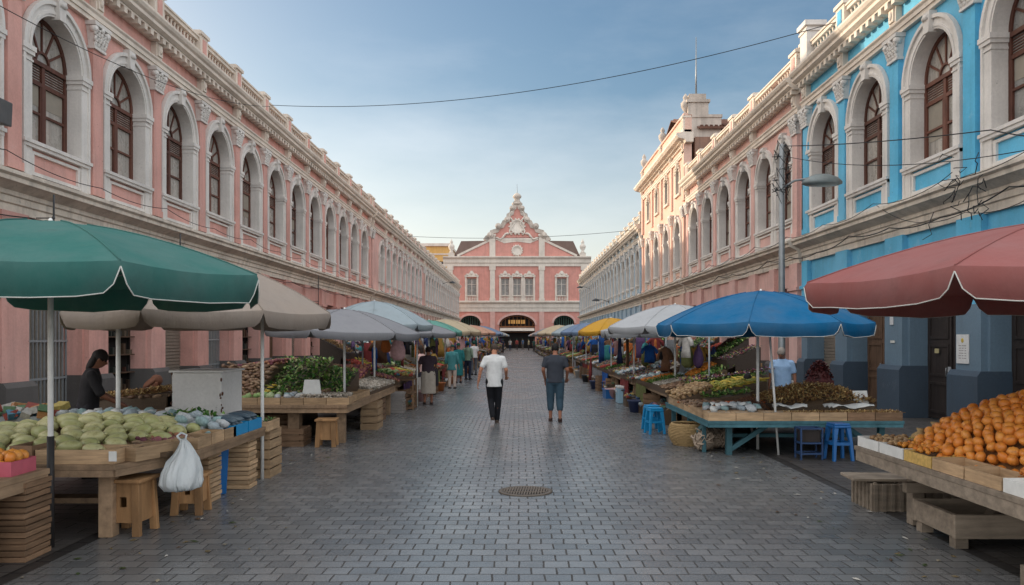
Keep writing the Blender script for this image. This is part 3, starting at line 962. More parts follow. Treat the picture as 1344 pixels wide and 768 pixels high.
md.lathe([(.9, 0), (.9, .2), (.72, .24), (.68, .14), (0, .14)], (0, .08, cz(304)), 20, rot=(-PI / 2, 0, 0))
for k in range(14):
    a = k * 2 * PI / 14
    md.ell((1.3 * math.cos(a), .2, cz(208) + 1.3 * math.sin(a)), (.22, .12, .22), None, 1)
    md.ell((.9 * math.cos(a), .2, cz(304) + .9 * math.sin(a)), (.16, .1, .16), None, 1)
md.build('medallion', HTRIM, gb)
for sgn in (-1, 1):
    p = MB(); p.box(sgn * 4.2 - .5, sgn * 4.2 + .5, -.6, .3, cz(330), cz(245)); p.box(sgn * 4.2 - .6, sgn * 4.2 + .6, -.7, .4, cz(245), cz(238))
    p.build('gable_pier', HTRIM, hall)
    t = MB(); t.slab([(sgn * 4.7, cz(330)), (sgn * 4.7, cz(268)), (sgn * 9.9, cz(328))], -.5, .06); t.build('half_pediment', HPINK, hall)
    t = MB(); t.bar((sgn * 4.6, -.2, cz(262)), (sgn * 10.2, -.2, cz(325)), .36, .8, up=(0, 1, 0)); t.build('raking_cornice', HTRIM, hall)
    t = MB(); t.slab([(sgn * 4.3, zc1), (sgn * 4.3, cz(262)), (sgn * 9.6, cz(264)), (sgn * 10.8, cz(326))], -12, -.55); t.build('roof', SLATER, hall)
    t = MB(); t.box(sgn * 11.2 - .5, sgn * 11.2 + .5, -.6, .5, zc1, zc1 + .6)
    t.lathe([(.35, 0), (.35, .2), (.2, .35), (.5, .9), (.55, 1.2), (.3, 1.5), (.2, 1.65), (.3, 1.85), (.1, 2.2), (0, 2.5)], (sgn * 11.2, -.05, zc1 + .6), 12)
    t.build('urn', HTRIM, hall)
t = MB(); t.tube([(0, -.4, cz(104) + .6), (0, -.4, cz(60)), (0, -.4, cz(34))], [.09, .06, .03], 6); t.build('flagpole', STEEL, hall)

# ochre block behind the hall
och = thing('ochre_building', 'plain ochre building showing above the far left roofline', 'building', (-21, 168, 0))
q = MB(); q.box(-9, 6.4, -8, 8, 0, 21.0); q.build('wall', YELLOWP, och)
q = MB(); q.box(-9.3, 6.7, -8.3, 8.3, 21.0, 21.6); q.box(-9.1, 6.5, -8.1, 8.1, 19.2, 19.5); q.build('cornice', HTRIM, och)
for k in range(5):
    q = MB(); q.box(-.6, .6, -8.06, -7.95, 15.5, 17.8); o = q.build('window', DARKW, och, (-7 + 2.9 * k, 0, 0))
# ------------------------------------------------------------------ camera, sky, sun
SC.view_settings.view_transform = 'Standard'
SC.view_settings.look = 'None'
SC.view_settings.exposure = .65
SKY_SAT = 1.24
OVERHEAD = (11.0, 10.9, 10.8, 1)  # bright cloud outside the view, added to lift the street
SC.view_settings.gamma = 1
cam_d = bpy.data.cameras.new('camera'); cam = bpy.data.objects.new('camera', cam_d); COL.objects.link(cam)
cam.location = (0, 0, CAM_H); cam.rotation_euler = (PI / 2, 0, 0)
cam_d.sensor_width = 36; cam_d.lens = 36 * 1000 / 1344
cam_d.shift_x = -9 / 1344; cam_d.shift_y = 59 / 1344
cam_d.clip_end = 2000; cam_d.clip_start = .1
SC.camera = cam
SUN_EL, SUN_AZ = R(10.5), R(-63)        # azimuth from +Y towards +X
sd = bpy.data.lights.new('sun', 'SUN'); sun = bpy.data.objects.new('sun', sd); COL.objects.link(sun)
dirv = Vector((math.sin(SUN_AZ) * math.cos(SUN_EL), math.cos(SUN_AZ) * math.cos(SUN_EL), math.sin(SUN_EL)))
sun.rotation_euler = (-dirv).to_track_quat('-Z', 'Y').to_euler()
sun.location = dirv * 60
sd.energy = 2.8; sd.angle = R(.5); sd.color = (1, .83, .64)
W_ = bpy.data.worlds.new('World'); SC.world = W_; W_.use_nodes = True
nt = W_.node_tree
bg = nt.nodes['Background']
sky = nd(nt, 'ShaderNodeTexSky'); sky.sky_type = 'NISHITA'; sky.sun_disc = False
sky.sun_elevation = SUN_EL; sky.sun_rotation = SUN_AZ % (2 * PI); sky.air_density = 1.0; sky.dust_density = 2.6; sky.ozone_density = 1.4; sky.altitude = 20
tc = nd(nt, 'ShaderNodeTexCoord').outputs['Generated']
sat = nd(nt, 'ShaderNodeHueSaturation', Saturation=SKY_SAT, Value=1.10)
lk(nt, sky.outputs[0], sat.inputs['Color'])
cl = noise(nt, vmul(nt, tc, (1.0, 1.2, 3.2)), 1.7, 8, .58)
cl2 = noise(nt, vmul(nt, tc, (1, 1, 2.4)), 1.3, 4, .5)
cf = math_n(nt, 'MULTIPLY', ramp(nt, cl, .46, .80), ramp(nt, cl2, .40, .66))
c = mix(nt, math_n(nt, 'MULTIPLY', cf, .30), sat.outputs[0], (7.2, 7.2, 7.2, 1))
# unseen bright cloud above, beside and behind the camera, added to fill the shade
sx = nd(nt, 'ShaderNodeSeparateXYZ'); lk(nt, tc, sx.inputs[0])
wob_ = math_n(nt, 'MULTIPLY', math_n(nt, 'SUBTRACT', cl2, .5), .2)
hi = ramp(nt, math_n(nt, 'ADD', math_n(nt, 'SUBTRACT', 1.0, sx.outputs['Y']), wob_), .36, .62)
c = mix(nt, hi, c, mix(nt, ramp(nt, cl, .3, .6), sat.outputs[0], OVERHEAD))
hzn = ramp(nt, sx.outputs['Z'], .0, .30, (1, 1, 1, 1), (0, 0, 0, 1))
c = mix(nt, math_n(nt, 'MULTIPLY', hzn, .55), c, (7.6, 7.3, 7.3, 1))
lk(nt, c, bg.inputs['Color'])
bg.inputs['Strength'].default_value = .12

# ------------------------------------------------------------------ ground
def paving(name, bw, bh, c1, c2, mortar, rough=(.28, .55), msize=.012, off=.5, dark=.22, wet=True):
    m, nt, b, o = new_mat(name)
    pos = nd(nt, 'ShaderNodeNewGeometry').outputs['Position']
    wob = nt.nodes.new('ShaderNodeVectorMath'); wob.operation = 'MULTIPLY_ADD'
    nn = nd(nt, 'ShaderNodeTexNoise', Scale=2.3, Detail=3)
    lk(nt, pos, nn.inputs['Vector'])
    cc = nt.nodes.new('ShaderNodeVectorMath'); cc.operation = 'SUBTRACT'
    lk(nt, nn.outputs['Color'], cc.inputs[0]); cc.inputs[1].default_value = (.5, .5, .5)
    lk(nt, cc.outputs[0], wob.inputs[0]); wob.inputs[1].default_value = (.05, .05, 0); lk(nt, pos, wob.inputs[2])
    br = nd(nt, 'ShaderNodeTexBrick', Scale=1.0)
    br.offset = off; br.squash = 1
    br.inputs['Brick Width'].default_value = bw; br.inputs['Row Height'].default_value = bh
    br.inputs['Mortar Size'].default_value = msize; br.inputs['Mortar Smooth'].default_value = .35; br.inputs['Bias'].default_value = 0
    br.inputs['Color1'].default_value = c1; br.inputs['Color2'].default_value = c2; br.inputs['Mortar'].default_value = mortar
    lk(nt, wob.outputs[0], br.inputs['Vector'])
    big = noise(nt, pos, .35, 6, .6)
    med = noise(nt, pos, 3.5, 6, .65)
    fine = noise(nt, pos, 45, 4, .6)
    c = mix(nt, math_n(nt, 'MULTIPLY', ramp(nt, big, .42, .68), dark), br.outputs['Color'], mortar)
    c = mix(nt, math_n(nt, 'MULTIPLY', ramp(nt, med, .5, .78), .5), c, scale_col(c1, .55))
    c = mix(nt, math_n(nt, 'MULTIPLY', ramp(nt, noise(nt, vmul(nt, pos, (1, .5, 1)), 1.1, 7, .7), .52, .70), .28), c, (c1[0] * .62, c1[1] * .55, c1[2] * .48, 1))
    c = mix(nt, .35, c, mix(nt, fine, (.0, .0, .0, 1), (.2, .2, .2, 1)), 'OVERLAY')
    lk(nt, c, b.inputs['Base Color'])
    rr = ramp(nt, math_n(nt, 'ADD', math_n(nt, 'MULTIPLY', big, .6), math_n(nt, 'MULTIPLY', med, .4)), .35, .7, (rough[0],) * 3 + (1,), (rough[1],) * 3 + (1,))
    r2 = mix(nt, br.outputs['Fac'], rr, (.8, .8, .8, 1))
    lk(nt, r2, b.inputs['Roughness'])
    b.inputs['Specular IOR Level'].default_value = .5
    h = math_n(nt, 'ADD', math_n(nt, 'MULTIPLY', math_n(nt, 'SUBTRACT', 1, br.outputs['Fac']), 1.0), math_n(nt, 'ADD', math_n(nt, 'MULTIPLY', fine, .16), math_n(nt, 'MULTIPLY', med, .5)))
    bump(nt, b, h, .62, .012)
    return m
ROADM = paving('road_setts', .205, .175, lin(144, 144, 144), lin(116, 118, 120), lin(72, 70, 68), (.20, .37), .008)
SIDEM = paving('pavement_slabs', .44, .20, lin(106, 101, 98), lin(88, 85, 83), lin(52, 49, 47), (.38, .65), .009, dark=.6)
GUTM = paving('gutter_stone', .9, .3, lin(74, 71, 70), lin(64, 62, 61), lin(32, 30, 29), (.4, .6), .012)
GRNDM = simple('earth_ground', lin(96, 90, 84), .9, 0, .2, .3, .4)
def sheet(name, x0, x1, y0, y1, z, m, label, cat='ground'):
    q = MB(); q.add([(x0, y0, z), (x1, y0, z), (x1, y1, z), (x0, y1, z)], [(0, 1, 2, 3)])
    o = q.build(name, m); o['kind'] = 'structure'; o['label'] = label; o['category'] = cat
    return o
sheet('ground', -900, 900, -300, 1500, -.012, GRNDM, 'bare ground beyond the buildings')
sheet('road', -3.86, 3.86, -6, 131, .0, ROADM, 'grey stone sett roadway down the middle of the market street', 'road')
sheet('pavement', -12, -4.0, -6, 131, .0, SIDEM, 'worn paving along the left stalls', 'pavement')
sheet('pavement', 4.0, 12, -6, 131, .0, SIDEM, 'worn paving along the right stalls', 'pavement')
sheet('gutter', -4.0, -3.86, -6, 131, -.006, GUTM, 'shallow stone gutter along the left stalls', 'gutter')
sheet('gutter', 3.86, 4.0, -6, 131, -.006, GUTM, 'shallow stone gutter along the right stalls', 'gutter')
sheet('crossing_road', -60, 60, 123.5, 131.2, .004, SIDEM, 'cross street in front of the market hall', 'road')

# drain cover
dc = thing('drain_cover', 'round iron drain cover set in the middle of the paved road', 'drain cover', (.08, 9.15, 0)); dc.scale = (.88, .8, 1)
q = MB(); q.lathe([(.37, .0), (.37, .012), (.31, .014), (.31, .0)], (0, 0, 0), 32); q.build('rim', simple('worn_iron', lin(104, 94, 84), .6, .3), dc)
q = MB(); q.lathe([(.308, .001), (.308, .003), (0, .003)], (0, 0, 0), 32); q.build('pit', DARK, dc)
q = MB()
for k in range(-8, 9):
    x = k * .036; h = math.sqrt(max(0, .30 ** 2 - x * x))
    q.bar((x - .07 * h, -h * .98, .010), (x + .07 * h, h * .98, .010), .020, .012)
for y in (-.1, .1):
    h = math.sqrt(.3 ** 2 - y * y)
    q.bar((-h, y, .0125), (h, y, .0125), .02, .012)
q.build('grating', simple('grating_iron', lin(116, 104, 92), .6, .3), dc)

# ------------------------------------------------------------------ street lamp, wall lamps, floodlight
lamp = thing('street_lamp', 'tall grey street lamp with a wide oval head behind the blue umbrella', 'street lamp', (6.9, 20, 0))
q = MB(); q.lathe([(.16, 0), (.16, .4), (.10, .5), (.085, 3), (.065, 6.9), (.0, 6.95)], (0, 0, 0), 12); q.build('pole', STEEL, lamp)
q = MB(); q.tube([(0, 0, 5.75), (.3, -.05, 5.95), (.75, -.1, 6.02), (1.0, -.1, 6.0)], .03, 8); q.build('arm', STEEL, lamp)
q = MB()
rings = []
for z, s in ((5.83, .86), (5.86, 1.0), (5.92, 1.0), (6.02, .8), (6.10, .4), (6.12, .1)):
    rings.append([(1.02 + .52 * s * math.cos(t), -.1 + .3 * s * math.sin(t), z) for t in np.linspace(0, 2 * PI, 24, endpoint=False)])
q.loft(rings); q.build('lamp_head', simple('lamp_casing', lin(132, 140, 140), .5, .2), lamp)
q = MB(); q.ell((1.02, -.1, 5.84), (.4, .22, .05), None, 2); q.build('lens', simple('milky_lens', lin(150, 158, 158), .3), lamp)
q = MB()
for k in range(26):
    z = 5.6 + rnd.random() * 1.3; a = rnd.random() * 6.28
    q.tube([(.1 * math.cos(a), .1 * math.sin(a), z), (.25 * math.cos(a + 1), .25 * math.sin(a + 1), z - .1 + rnd.random() * .3), (.16 * math.cos(a + 2.2), .2 * math.sin(a + 2.2), z - .5 * rnd.random())], .009, 4)
q.build('cable_tangle', CABLE, lamp)
def wall_lamp(x, y, z, sg, label):
    o = thing('wall_lamp', label, 'wall lamp', (x, y, z))
    q = MB(); q.box(-.04, .04, -.08, .08, -.12, .12); q.tube([(0, 0, 0), (sg * .7, 0, .22), (sg * 1.2, 0, .25)], .03, 6); q.build('arm', IRON, o)
    q = MB(); q.lathe([(.05, .12), (.18, .06), (.42, -.10), (.40, -.13), (.1, -.09), (0, -.09)], (sg * 1.3, 0, .22), 14); q.build('lamp_head', IRON, o)
wall_lamp(-WL + .02, 96, 8.6, 1, 'small dish lamp on an arm high on the cream building at far left')
wall_lamp(WR - .02, 96, 8.0, -1, 'small dish lamp high on the pale blue building, farther of the two')
wall_lamp(WR - .02, 76, 5.4, -1, 'small dish lamp low on the pale blue building, nearer of the two')
fl = thing('floodlight', 'boxy grey floodlight on a wall bracket at the upper left edge', 'floodlight', (-9.42, 13.72, 5.85))
q = MB(); q.box(-.3, -.25, -.1, .1, -.2, .3); q.tube([(-.28, 0, -.1), (-.05, 0, -.2), (.0, 0, -.06)], .025, 6); q.build('bracket', IRON, fl)
q = MB(); q.slab([(-.15, -.1), (.15, -.16), (.17, .28), (-.15, .36)], -.3, .22); q.build('housing', simple('weathered_housing', lin(92, 92, 92), .6, .3), fl, bevel=.02)

# ------------------------------------------------------------------ cables
def cable(name, label, pts, r=.012, sag=.0, n=14, group=None):
    r *= .72
    q = MB(); P = []
    for a, b in zip(pts[:-1], pts[1:]):
        for k in range(n):
            t = k / n
            P.append((a[0] + (b[0] - a[0]) * t, a[1] + (b[1] - a[1]) * t, a[2] + (b[2] - a[2]) * t - sag * 4 * t * (1 - t)))
    P.append(pts[-1])
    q.tube(P, r, 5)
    return tag(q.build(name, CABLE), label, 'cable', group)
cable('overhead_cable', 'black cable slung across the sky from the pink roofline to the turquoise one', [(-9.15, 28.2, 10.45), (8.45, 20.3, 10.25)], .015, .75, 40)
cable('overhead_cable', 'thin far cable crossing the street low in front of the gable', [(-9.2, 62, 10.1), (8.5, 58, 10.0)], .022, .35, 30)
cable('overhead_cable', 'thin cable running across the arched windows of the near pink building', [(-9.1, 12.2, 7.6), (-9.2, 28.2, 10.4)], .012, .5, 30)
cable('service_cable', 'drooping black cable fixed along the left belt cornice', [(-9.15, 10.5 + 3.1 * k, 5.12 + .08 * (k % 2)) for k in range(13)], .012, .10, 8)
cable('service_cable', 'lower cable bundle under the left belt cornice', [(-9.5, 10.5 + 4.3 * k, 4.22 - .05 * (k % 2)) for k in range(10)], .016, .12, 8)
cable('service_cable', 'thick cable bundle along the turquoise belt cornice', [(8.75, 9.2 + 2.2 * k, 4.34 + .1 * (k % 3)) for k in range(15)], .02, .09, 8)
cable('service_cable', 'upper thin cable along the turquoise belt cornice', [(8.45, 9.2 + 3.0 * k, 4.98 + .06 * (k % 2)) for k in range(11)], .011, .14, 8)
cable('service_cable', 'sagging cable from the street lamp to the turquoise belt cornice', [(6.95, 19.95, 6.6), (8.4, 12.6, 4.95)], .012, .25, 14)
cable('service_cable', 'taut cable from the street lamp past its oval head to the turquoise wall', [(7.0, 19.9, 6.85), (8.3, 13.4, 5.5), (8.5, 11.0, 4.7)], .016, .06, 12)
cable('service_cable', 'loose cable looping below the turquoise belt cornice near the red umbrella', [(8.55, 18.2, 5.0), (8.55, 14.6, 4.25), (8.6, 11.5, 4.65)], .011, .3, 12)
cable('service_cable', 'sagging cable strung along the small pink building cornice', [(8.45, 24 + 3.3 * k, 5.02 + .07 * (k % 2)) for k in range(14)], .014, .16, 8)
cable('service_cable', 'sagging cable strung along the cream and faded pink fronts', [(-9.15, 50 + 5 * k, 5.05) for k in range(14)], .016, .16, 6)
tg = MB()
for k in range(16):
    y = 14.6 + rnd.gauss(0, .5); z = 4.75 + rnd.gauss(0, .3); x = 8.4
    p = [(x, y, z)]
    for j in range(4):
        p.append((x - rnd.random() * .15, p[-1][1] + rnd.gauss(0, .16), p[-1][2] + rnd.gauss(-.06, .10)))
    tg.tube(p, .009, 4)
tag(tg.build('cable_tangle', CABLE), 'messy knot of black cables hanging on the turquoise belt cornice', 'cable')
for (y0, lab) in ((14.4, 'nearest'), (17.3, 'second'), (19.8, 'third')):
    pass
dp = [(-9.5, 15.0), (-9.5, 20.6), (-9.5, 34.8)]
for (x, y), lab in zip(dp, ('thin drainpipe on the pink front just right of the green umbrella top', 'thin drainpipe on the pink front above the grey-beige umbrella', 'thin drainpipe on the far part of the near pink front')):
    q = MB(); q.tube([(x + .34, y, 3.3), (x + .34, y, 3.9), (x + .345, y, 4.5), (x + .345, y, 4.66)], .018, 6); q.tube([(x + .34, y, 4.2), (x + .0, y, 4.2)], .012, 5); q.tube([(x + .34, y, 3.5), (x + .0, y, 3.5)], .012, 5)
    for z in (3.48, 4.18): q.lathe([(.028, 0), (.028, .05), (0, .05)], (x + .34, y, z), 8)
    tag(q.build('drainpipe', IRON), lab, 'drainpipe')
# notices on the slate piers and door
po = MB(); po.box(-.21, .21, -.008, .008, -.29, .29)
p = thing('notice', 'white paper notice taped to the slate pier under the red umbrella', 'notice', (8.855, 15.2, 1.62), R(90))
po.build('paper', simple('white_paper', lin(206, 206, 204), .8), p)
q = MB(); q.ell((0, .008, .17), (.05, .004, .05), None, 2); q.build('emblem', simple('yellow_ink', lin(196, 170, 70), .8), p)
q = MB()
for k in range(6):
    for j in range(3):
        q.box(-.13 + j * .09, -.13 + j * .09 + rnd.uniform(.04, .08), .0081, .0095, .06 - k * .05, .06 - k * .05 + .012)
q.build('text_lines', simple('grey_ink', lin(120, 110, 108), .8), p)
for (y, z, w_, h_, colr, lab) in ((17.05, 1.55, .16, .10, (170, 160, 120), 'small buff card on the black double door'), (16.55, 1.15, .12, .12, (150, 155, 160), 'small square grey plate low on the black double door'), (16.2, 1.7, .13, .25, (96, 110, 122), 'narrow bluish card on the black double door'),
                                  (18.05, 1.75, .2, .06, (196, 196, 190), 'thin white strip sign on the slate pier left of the black door'), (18.1, 2.55, .16, .8, (200, 202, 204), 'tall white sheet high on the slate pier left of the black door')):
    q = MB(); q.box(-w_ / 2, w_ / 2, 0, .012, -h_ / 2, h_ / 2)
    xx = 8.86 if y > 17.5 else 9.36
    tag(q.build('door_card', simple('card_' + lab[:9], lin(*colr), .8), None, (xx, y, z), R(90)), lab, 'card')
# ------------------------------------------------------------------ materials for the market
CRATEW = wood('crate_wood', lin(186, 156, 122), .8, (3, 3, 30))
CRATED = wood('old_crate_wood', lin(136, 108, 84), .85, (3, 3, 30))
TABLEW = wood('table_wood', lin(156, 130, 104), .8, (12, 2, 12))
STOOLW = wood('stool_wood', lin(170, 130, 90), .7, (9, 9, 1.6))
GREYWD = wood('grey_bench_wood', lin(150, 136, 120), .85, (2, 10, 14))
TEALP = wood('teal_table_paint', lin(74, 118, 128), .65, (3, 3, 3))
WHITEP = plaster('chipped_white_paint', lin(232, 230, 226), .35, 0, .6)
BLUEPL = simple('blue_plastic', lin(28, 96, 158), .4, 0, .5, .12, 4, 0)
CYANPL = simple('cyan_plastic', lin(24, 136, 190), .4, 0, .5, .12, 4, 0)
PINKPL = simple('pink_card', lin(196, 96, 112), .7)
POLEM = simple('white_pole_paint', lin(222, 222, 218), .45, 0)
POLED = simple('dark_pole_sleeve', lin(44, 42, 42), .6)
PIPING = simple('white_piping', lin(190, 190, 184), .8)
WICKER = simple('straw_wicker', lin(166, 140, 100), .9, 0, .2, .5, 26, .8)
PAPER = simple('white_card', lin(214, 214, 210), .8)
CLOTHO = objcol_mat('dyed_cloth')
PLASO = objcol_mat('moulded_plastic', .45, 5, .5, .15)

# ------------------------------------------------------------------ umbrellas
def umbrella(name, label, cat, x, y, zc, za, Rr, fab, n=8, rot=0, drop=.17, poles=None, pipe=True, tilt=(0, 0), rib=True):
    t = thing(name, label, cat, (x, y, 0), 0)
    rfold = random.Random(int(abs(x * 100) + y * 10))
    zr = zc + drop                  # rib tips sit above the valance
    m = MB()
    BS = [0, .03, .075, .2, .4, .6, .8, .925, .97]
    K, A = 7, 9
    def pt(a, s):
        k = int(a // A) % n; b = BS[int(a % A)]
        t0 = rot + 2 * PI * k / n; t1 = rot + 2 * PI * (k + 1) / n
        p = (np.array((math.cos(t0), math.sin(t0))) * (1 - b) + np.array((math.cos(t1), math.sin(t1))) * b) * Rr * s
        f = 1 - s ** 1.65
        bow = math.sin(PI * b)
        z = zr + (za - zr) * f - .018 * Rr * bow * s
        p *= 1 - .012 * bow * s
        return np.array((p[0], p[1], z + tilt[0] * p[0] + tilt[1] * p[1])), b
    N_ = n * A
    rows = []
    for k in range(K + 1):
        s = .04 + .96 * k / K
        rows.append([pt(a, s)[0] for a in range(N_)])
    low = []
    for a in range(N_):
        p, b = pt(a, 1.0)
        bb = min(b, 1 - b)
        dz = drop * (.18 if bb < .01 else .72 if bb < .05 else 1.0) * (1 + .03 * math.sin(PI * b))
        w_ = 1.004 + .010 * rfold.random() + .006 * math.sin(a * 1.3); q = p.copy(); q[0] *= w_; q[1] *= w_; q[2] -= dz * (1 + .05 * rfold.uniform(-1, 1) * (bb > .05))
        low.append(q)
    rows.append(low)
    m.loft(rows, 0, True, False)
    m.add([rows[0][a] for a in range(N_)], [tuple(range(N_))], 0, True)
    c = m.build('canopy', fab, t, recalc=True, sharp=lambda u, w: (u < N_ * (K + 2) and w < N_ * (K + 2) and ((u % A == 0 and w % A == 0 and u // N_ != w // N_) or (u // N_ == K and w // N_ == K))))
    so = c.modifiers.new('thick', 'SOLIDIFY'); so.thickness = .006
    q = MB()
    for k in range(n):
        q.tube([rows[j][k * A] + np.array((0, 0, .004)) for j in range(1, K + 1)], .007, 5)
    q.build('seam', fab, c)
    if pipe:
        q = MB()
        for k in range(n):
            seg = [low[(k * A + j) % N_] for j in range(A + 1)]
            q.tube(seg, .005, 5)
        q.build('piping', PIPING, c)
    if rib:
        for k in range(n):
            a = rot + 2 * PI * k / n
            e = np.array((math.cos(a), math.sin(a)))
            q = MB()
            pts = []
            for s in (.03, .35, .7, .98):
                p, _ = pt(k * A, s); p[2] -= .035; pts.append(p)
            q.tube(pts, .011, 5)
            q.tube([(.02 * e[0], .02 * e[1], zr - .12), (pts[2][0] * .85, pts[2][1] * .85, pts[2][2] - .0)], .008, 5)
            q.build('rib', STEEL, t)
    for i, (px, py, rr, z0, zt, tx, ty) in enumerate(poles if poles is not None else [(0, 0, .024, 0, None, 0, 0)]):
        q = MB()
        zt = zt or za - .04
        q.tube([(px, py, z0), (px + tx * .5, py + ty * .5, (z0 + zt) / 2), (px + tx, py + ty, zt)], rr, 10)
        p = q.build('pole', POLEM, t)
    q = MB(); q.lathe([(.03, za - .16), (.055, za - .15), (.055, za - .06), (.03, za - .02), (.012, za + .03), (0, za + .035)], (0, 0, 0), 10)
    q.build('hub', POLEM, t)
    return t
F_GREEN = fabric('green_canvas', lin(62, 120, 113))
F_BEIGE = fabric('grey_beige_canvas', lin(168, 154, 142), .18)
F_GREYB = fabric('slate_grey_canvas', lin(146, 146, 150), .15)
F_LBLUE = fabric('pale_blue_grey_canvas', lin(172, 186, 192))
F_TEAL = fabric('faded_teal_canvas', lin(110, 170, 156))
F_CREAM = fabric('cream_canvas', lin(206, 190, 160))
F_RED = fabric('dusty_red_canvas', lin(164, 102, 98))
F_BLUE = fabric('royal_blue_canvas', lin(16, 110, 160))
F_WHITE = fabric('off_white_canvas', lin(198, 200, 202))
F_YELL = fabric('yellow_canvas', lin(222, 170, 60))
F_BGREY = fabric('blue_grey_canvas', lin(126, 148, 178))
F_PINKC = fabric('pale_peach_canvas', lin(206, 164, 140))

g = umbrella('market_umbrella', 'large dark green umbrella over the near left fruit stall', 'umbrella', -4.13, 6.72, 2.17, 2.87, 1.82, F_GREEN, 8, 0, .23)
q = MB(); q.lathe([(.03, .0), (.03, .98), (.0, .98)], (0, 0, 0), 10); q.build('pole_sleeve', POLED, g)
umbrella('market_umbrella', 'wide grey-beige umbrella behind the green one, on two white poles', 'umbrella', -4.3, 10.4, 1.98, 2.9, 1.72, F_BEIGE, 8, 0, .2,
         [(-.88, -.55, .028, 0, 2.35, 0, 0), (.95, -.45, .022, 0, 2.3, 0, 0)], pipe=False)
umbrella('market_umbrella', 'low slate grey umbrella over the green vegetables on the left', 'umbrella', -3.25, 14.2, 1.84, 2.38, 1.42, F_GREYB, 6, R(20), .13, pipe=False, tilt=(-.03, 0))
umbrella('market_umbrella', 'pale blue-grey umbrella standing just behind the slate grey one', 'umbrella', -3.45, 18.2, 2.02, 2.72, 1.38, F_LBLUE, 8, R(10), .14, pipe=False)
umbrella('market_umbrella', 'light grey drooping umbrella between the slate grey and teal ones', 'umbrella', -2.75, 20.6, 1.85, 2.25, 1.05, F_GREYB, 6, 0, .12, pipe=False)
umbrella('market_umbrella', 'faded teal umbrella on the left row of stalls', 'umbrella', -2.95, 25, 1.9, 2.42, 1.1, F_TEAL, 8, R(15), .14, pipe=False)
umbrella('market_umbrella', 'cream umbrella with ochre edge past the faded teal one', 'umbrella', -3.1, 32, 1.95, 2.62, 1.5, F_CREAM, 8, R(5), .16, pipe=False)
umbrella('market_umbrella', 'pale peach umbrella deep in the left row beyond the cream one', 'umbrella', -2.9, 46, 2.0, 2.6, 1.5, F_PINKC, 8, R(5), .14, pipe=False, rib=False)
umbrella('market_umbrella', 'blue-grey umbrella, deepest in the left row of stalls', 'umbrella', -2.8, 56, 2.0, 2.7, 1.7, F_BGREY, 8, R(15), .14, pipe=False, rib=False)
umbrella('market_umbrella', 'big dusty red umbrella over the oranges at the right edge', 'umbrella', 4.9, 6.6, 2.13, 2.88, 2.29, F_RED, 8, R(170), .22)
umbrella('market_umbrella', 'bright blue umbrella over the teal legged table', 'umbrella', 4.0, 12.6, 1.89, 2.62, 1.72, F_BLUE, 8, R(-113), .19,
         [(-.05, 0, .024, 0, None, 0, 0), (.09, -.6, .018, 0, 2.1, -.12, .1)])
umbrella('market_umbrella', 'off-white umbrella directly behind the bright blue one', 'umbrella', 3.65, 17.8, 1.95, 2.62, 1.6, F_WHITE, 8, R(10), .15, pipe=False)
umbrella('market_umbrella', 'small off-white umbrella with a drooping edge beside the yellow one', 'umbrella', 3.2, 21.2, 1.86, 2.2, 1.0, F_WHITE, 6, R(30), .18, pipe=False)
umbrella('market_umbrella', 'yellow umbrella on the right row of stalls', 'umbrella', 3.15, 26, 1.92, 2.52, 1.2, F_YELL, 8, R(20), .14, pipe=False)
umbrella('market_umbrella', 'blue-grey umbrella just past the yellow one on the right', 'umbrella', 3.0, 34, 1.95, 2.5, 1.15, F_BGREY, 8, R(5), .14, pipe=False)
umbrella('market_umbrella', 'pale blue umbrella two past the yellow one on the right', 'umbrella', 2.9, 41, 1.95, 2.55, 1.2, F_LBLUE, 8, R(25), .14, pipe=False)
umbrella('market_umbrella', 'cream umbrella deep in the right row of stalls', 'umbrella', 2.75, 52, 2.0, 2.7, 1.5, F_CREAM, 8, R(5), .14, pipe=False, rib=False)
umbrella('market_umbrella', 'slate grey umbrella, deepest in the right row of stalls', 'umbrella', 2.7, 64, 2.0, 2.7, 1.6, F_GREYB, 8, R(15), .14, pipe=False, rib=False)

# ------------------------------------------------------------------ tables, crates, stools
def table(name, label, poly, zt, legs, topm, legm, th=.06, apron=.0, group=None, shelf=None, boards=None):
    """poly in world xy, legs list of (x, y, w)"""
    cx = sum(p[0] for p in poly) / len(poly); cy = sum(p[1] for p in poly) / len(poly)
    t = thing(name, label, 'table', (cx, cy, 0), 0, group)
    L = [(a - cx, b - cy) for a, b in poly]
    m = MB(); m.plate(L, zt - th, zt); m.build('tabletop', topm, t, bevel=.006)
    if apron:
        n = len(L)
        for i in range(n):
            a, b = np.array(L[i]) * .985, np.array(L[(i + 1) % n]) * .985
            m = MB(); m.bar((a[0], a[1], zt - th - apron / 2), (b[0], b[1], zt - th - apron / 2), .035, apron); m.build('apron', topm, t)
    for x, y, w in legs:
        m = MB(); m.box(x - cx - w / 2, x - cx + w / 2, y - cy - w / 2, y - cy + w / 2, 0, zt - th); m.build('leg', legm, t, bevel=.006)
    if shelf:
        m = MB(); m.box(shelf[0] - cx, shelf[1] - cx, shelf[2] - cy, shelf[3] - cy, shelf[4], shelf[4] + .05); m.build('shelf', topm, t)
    return t

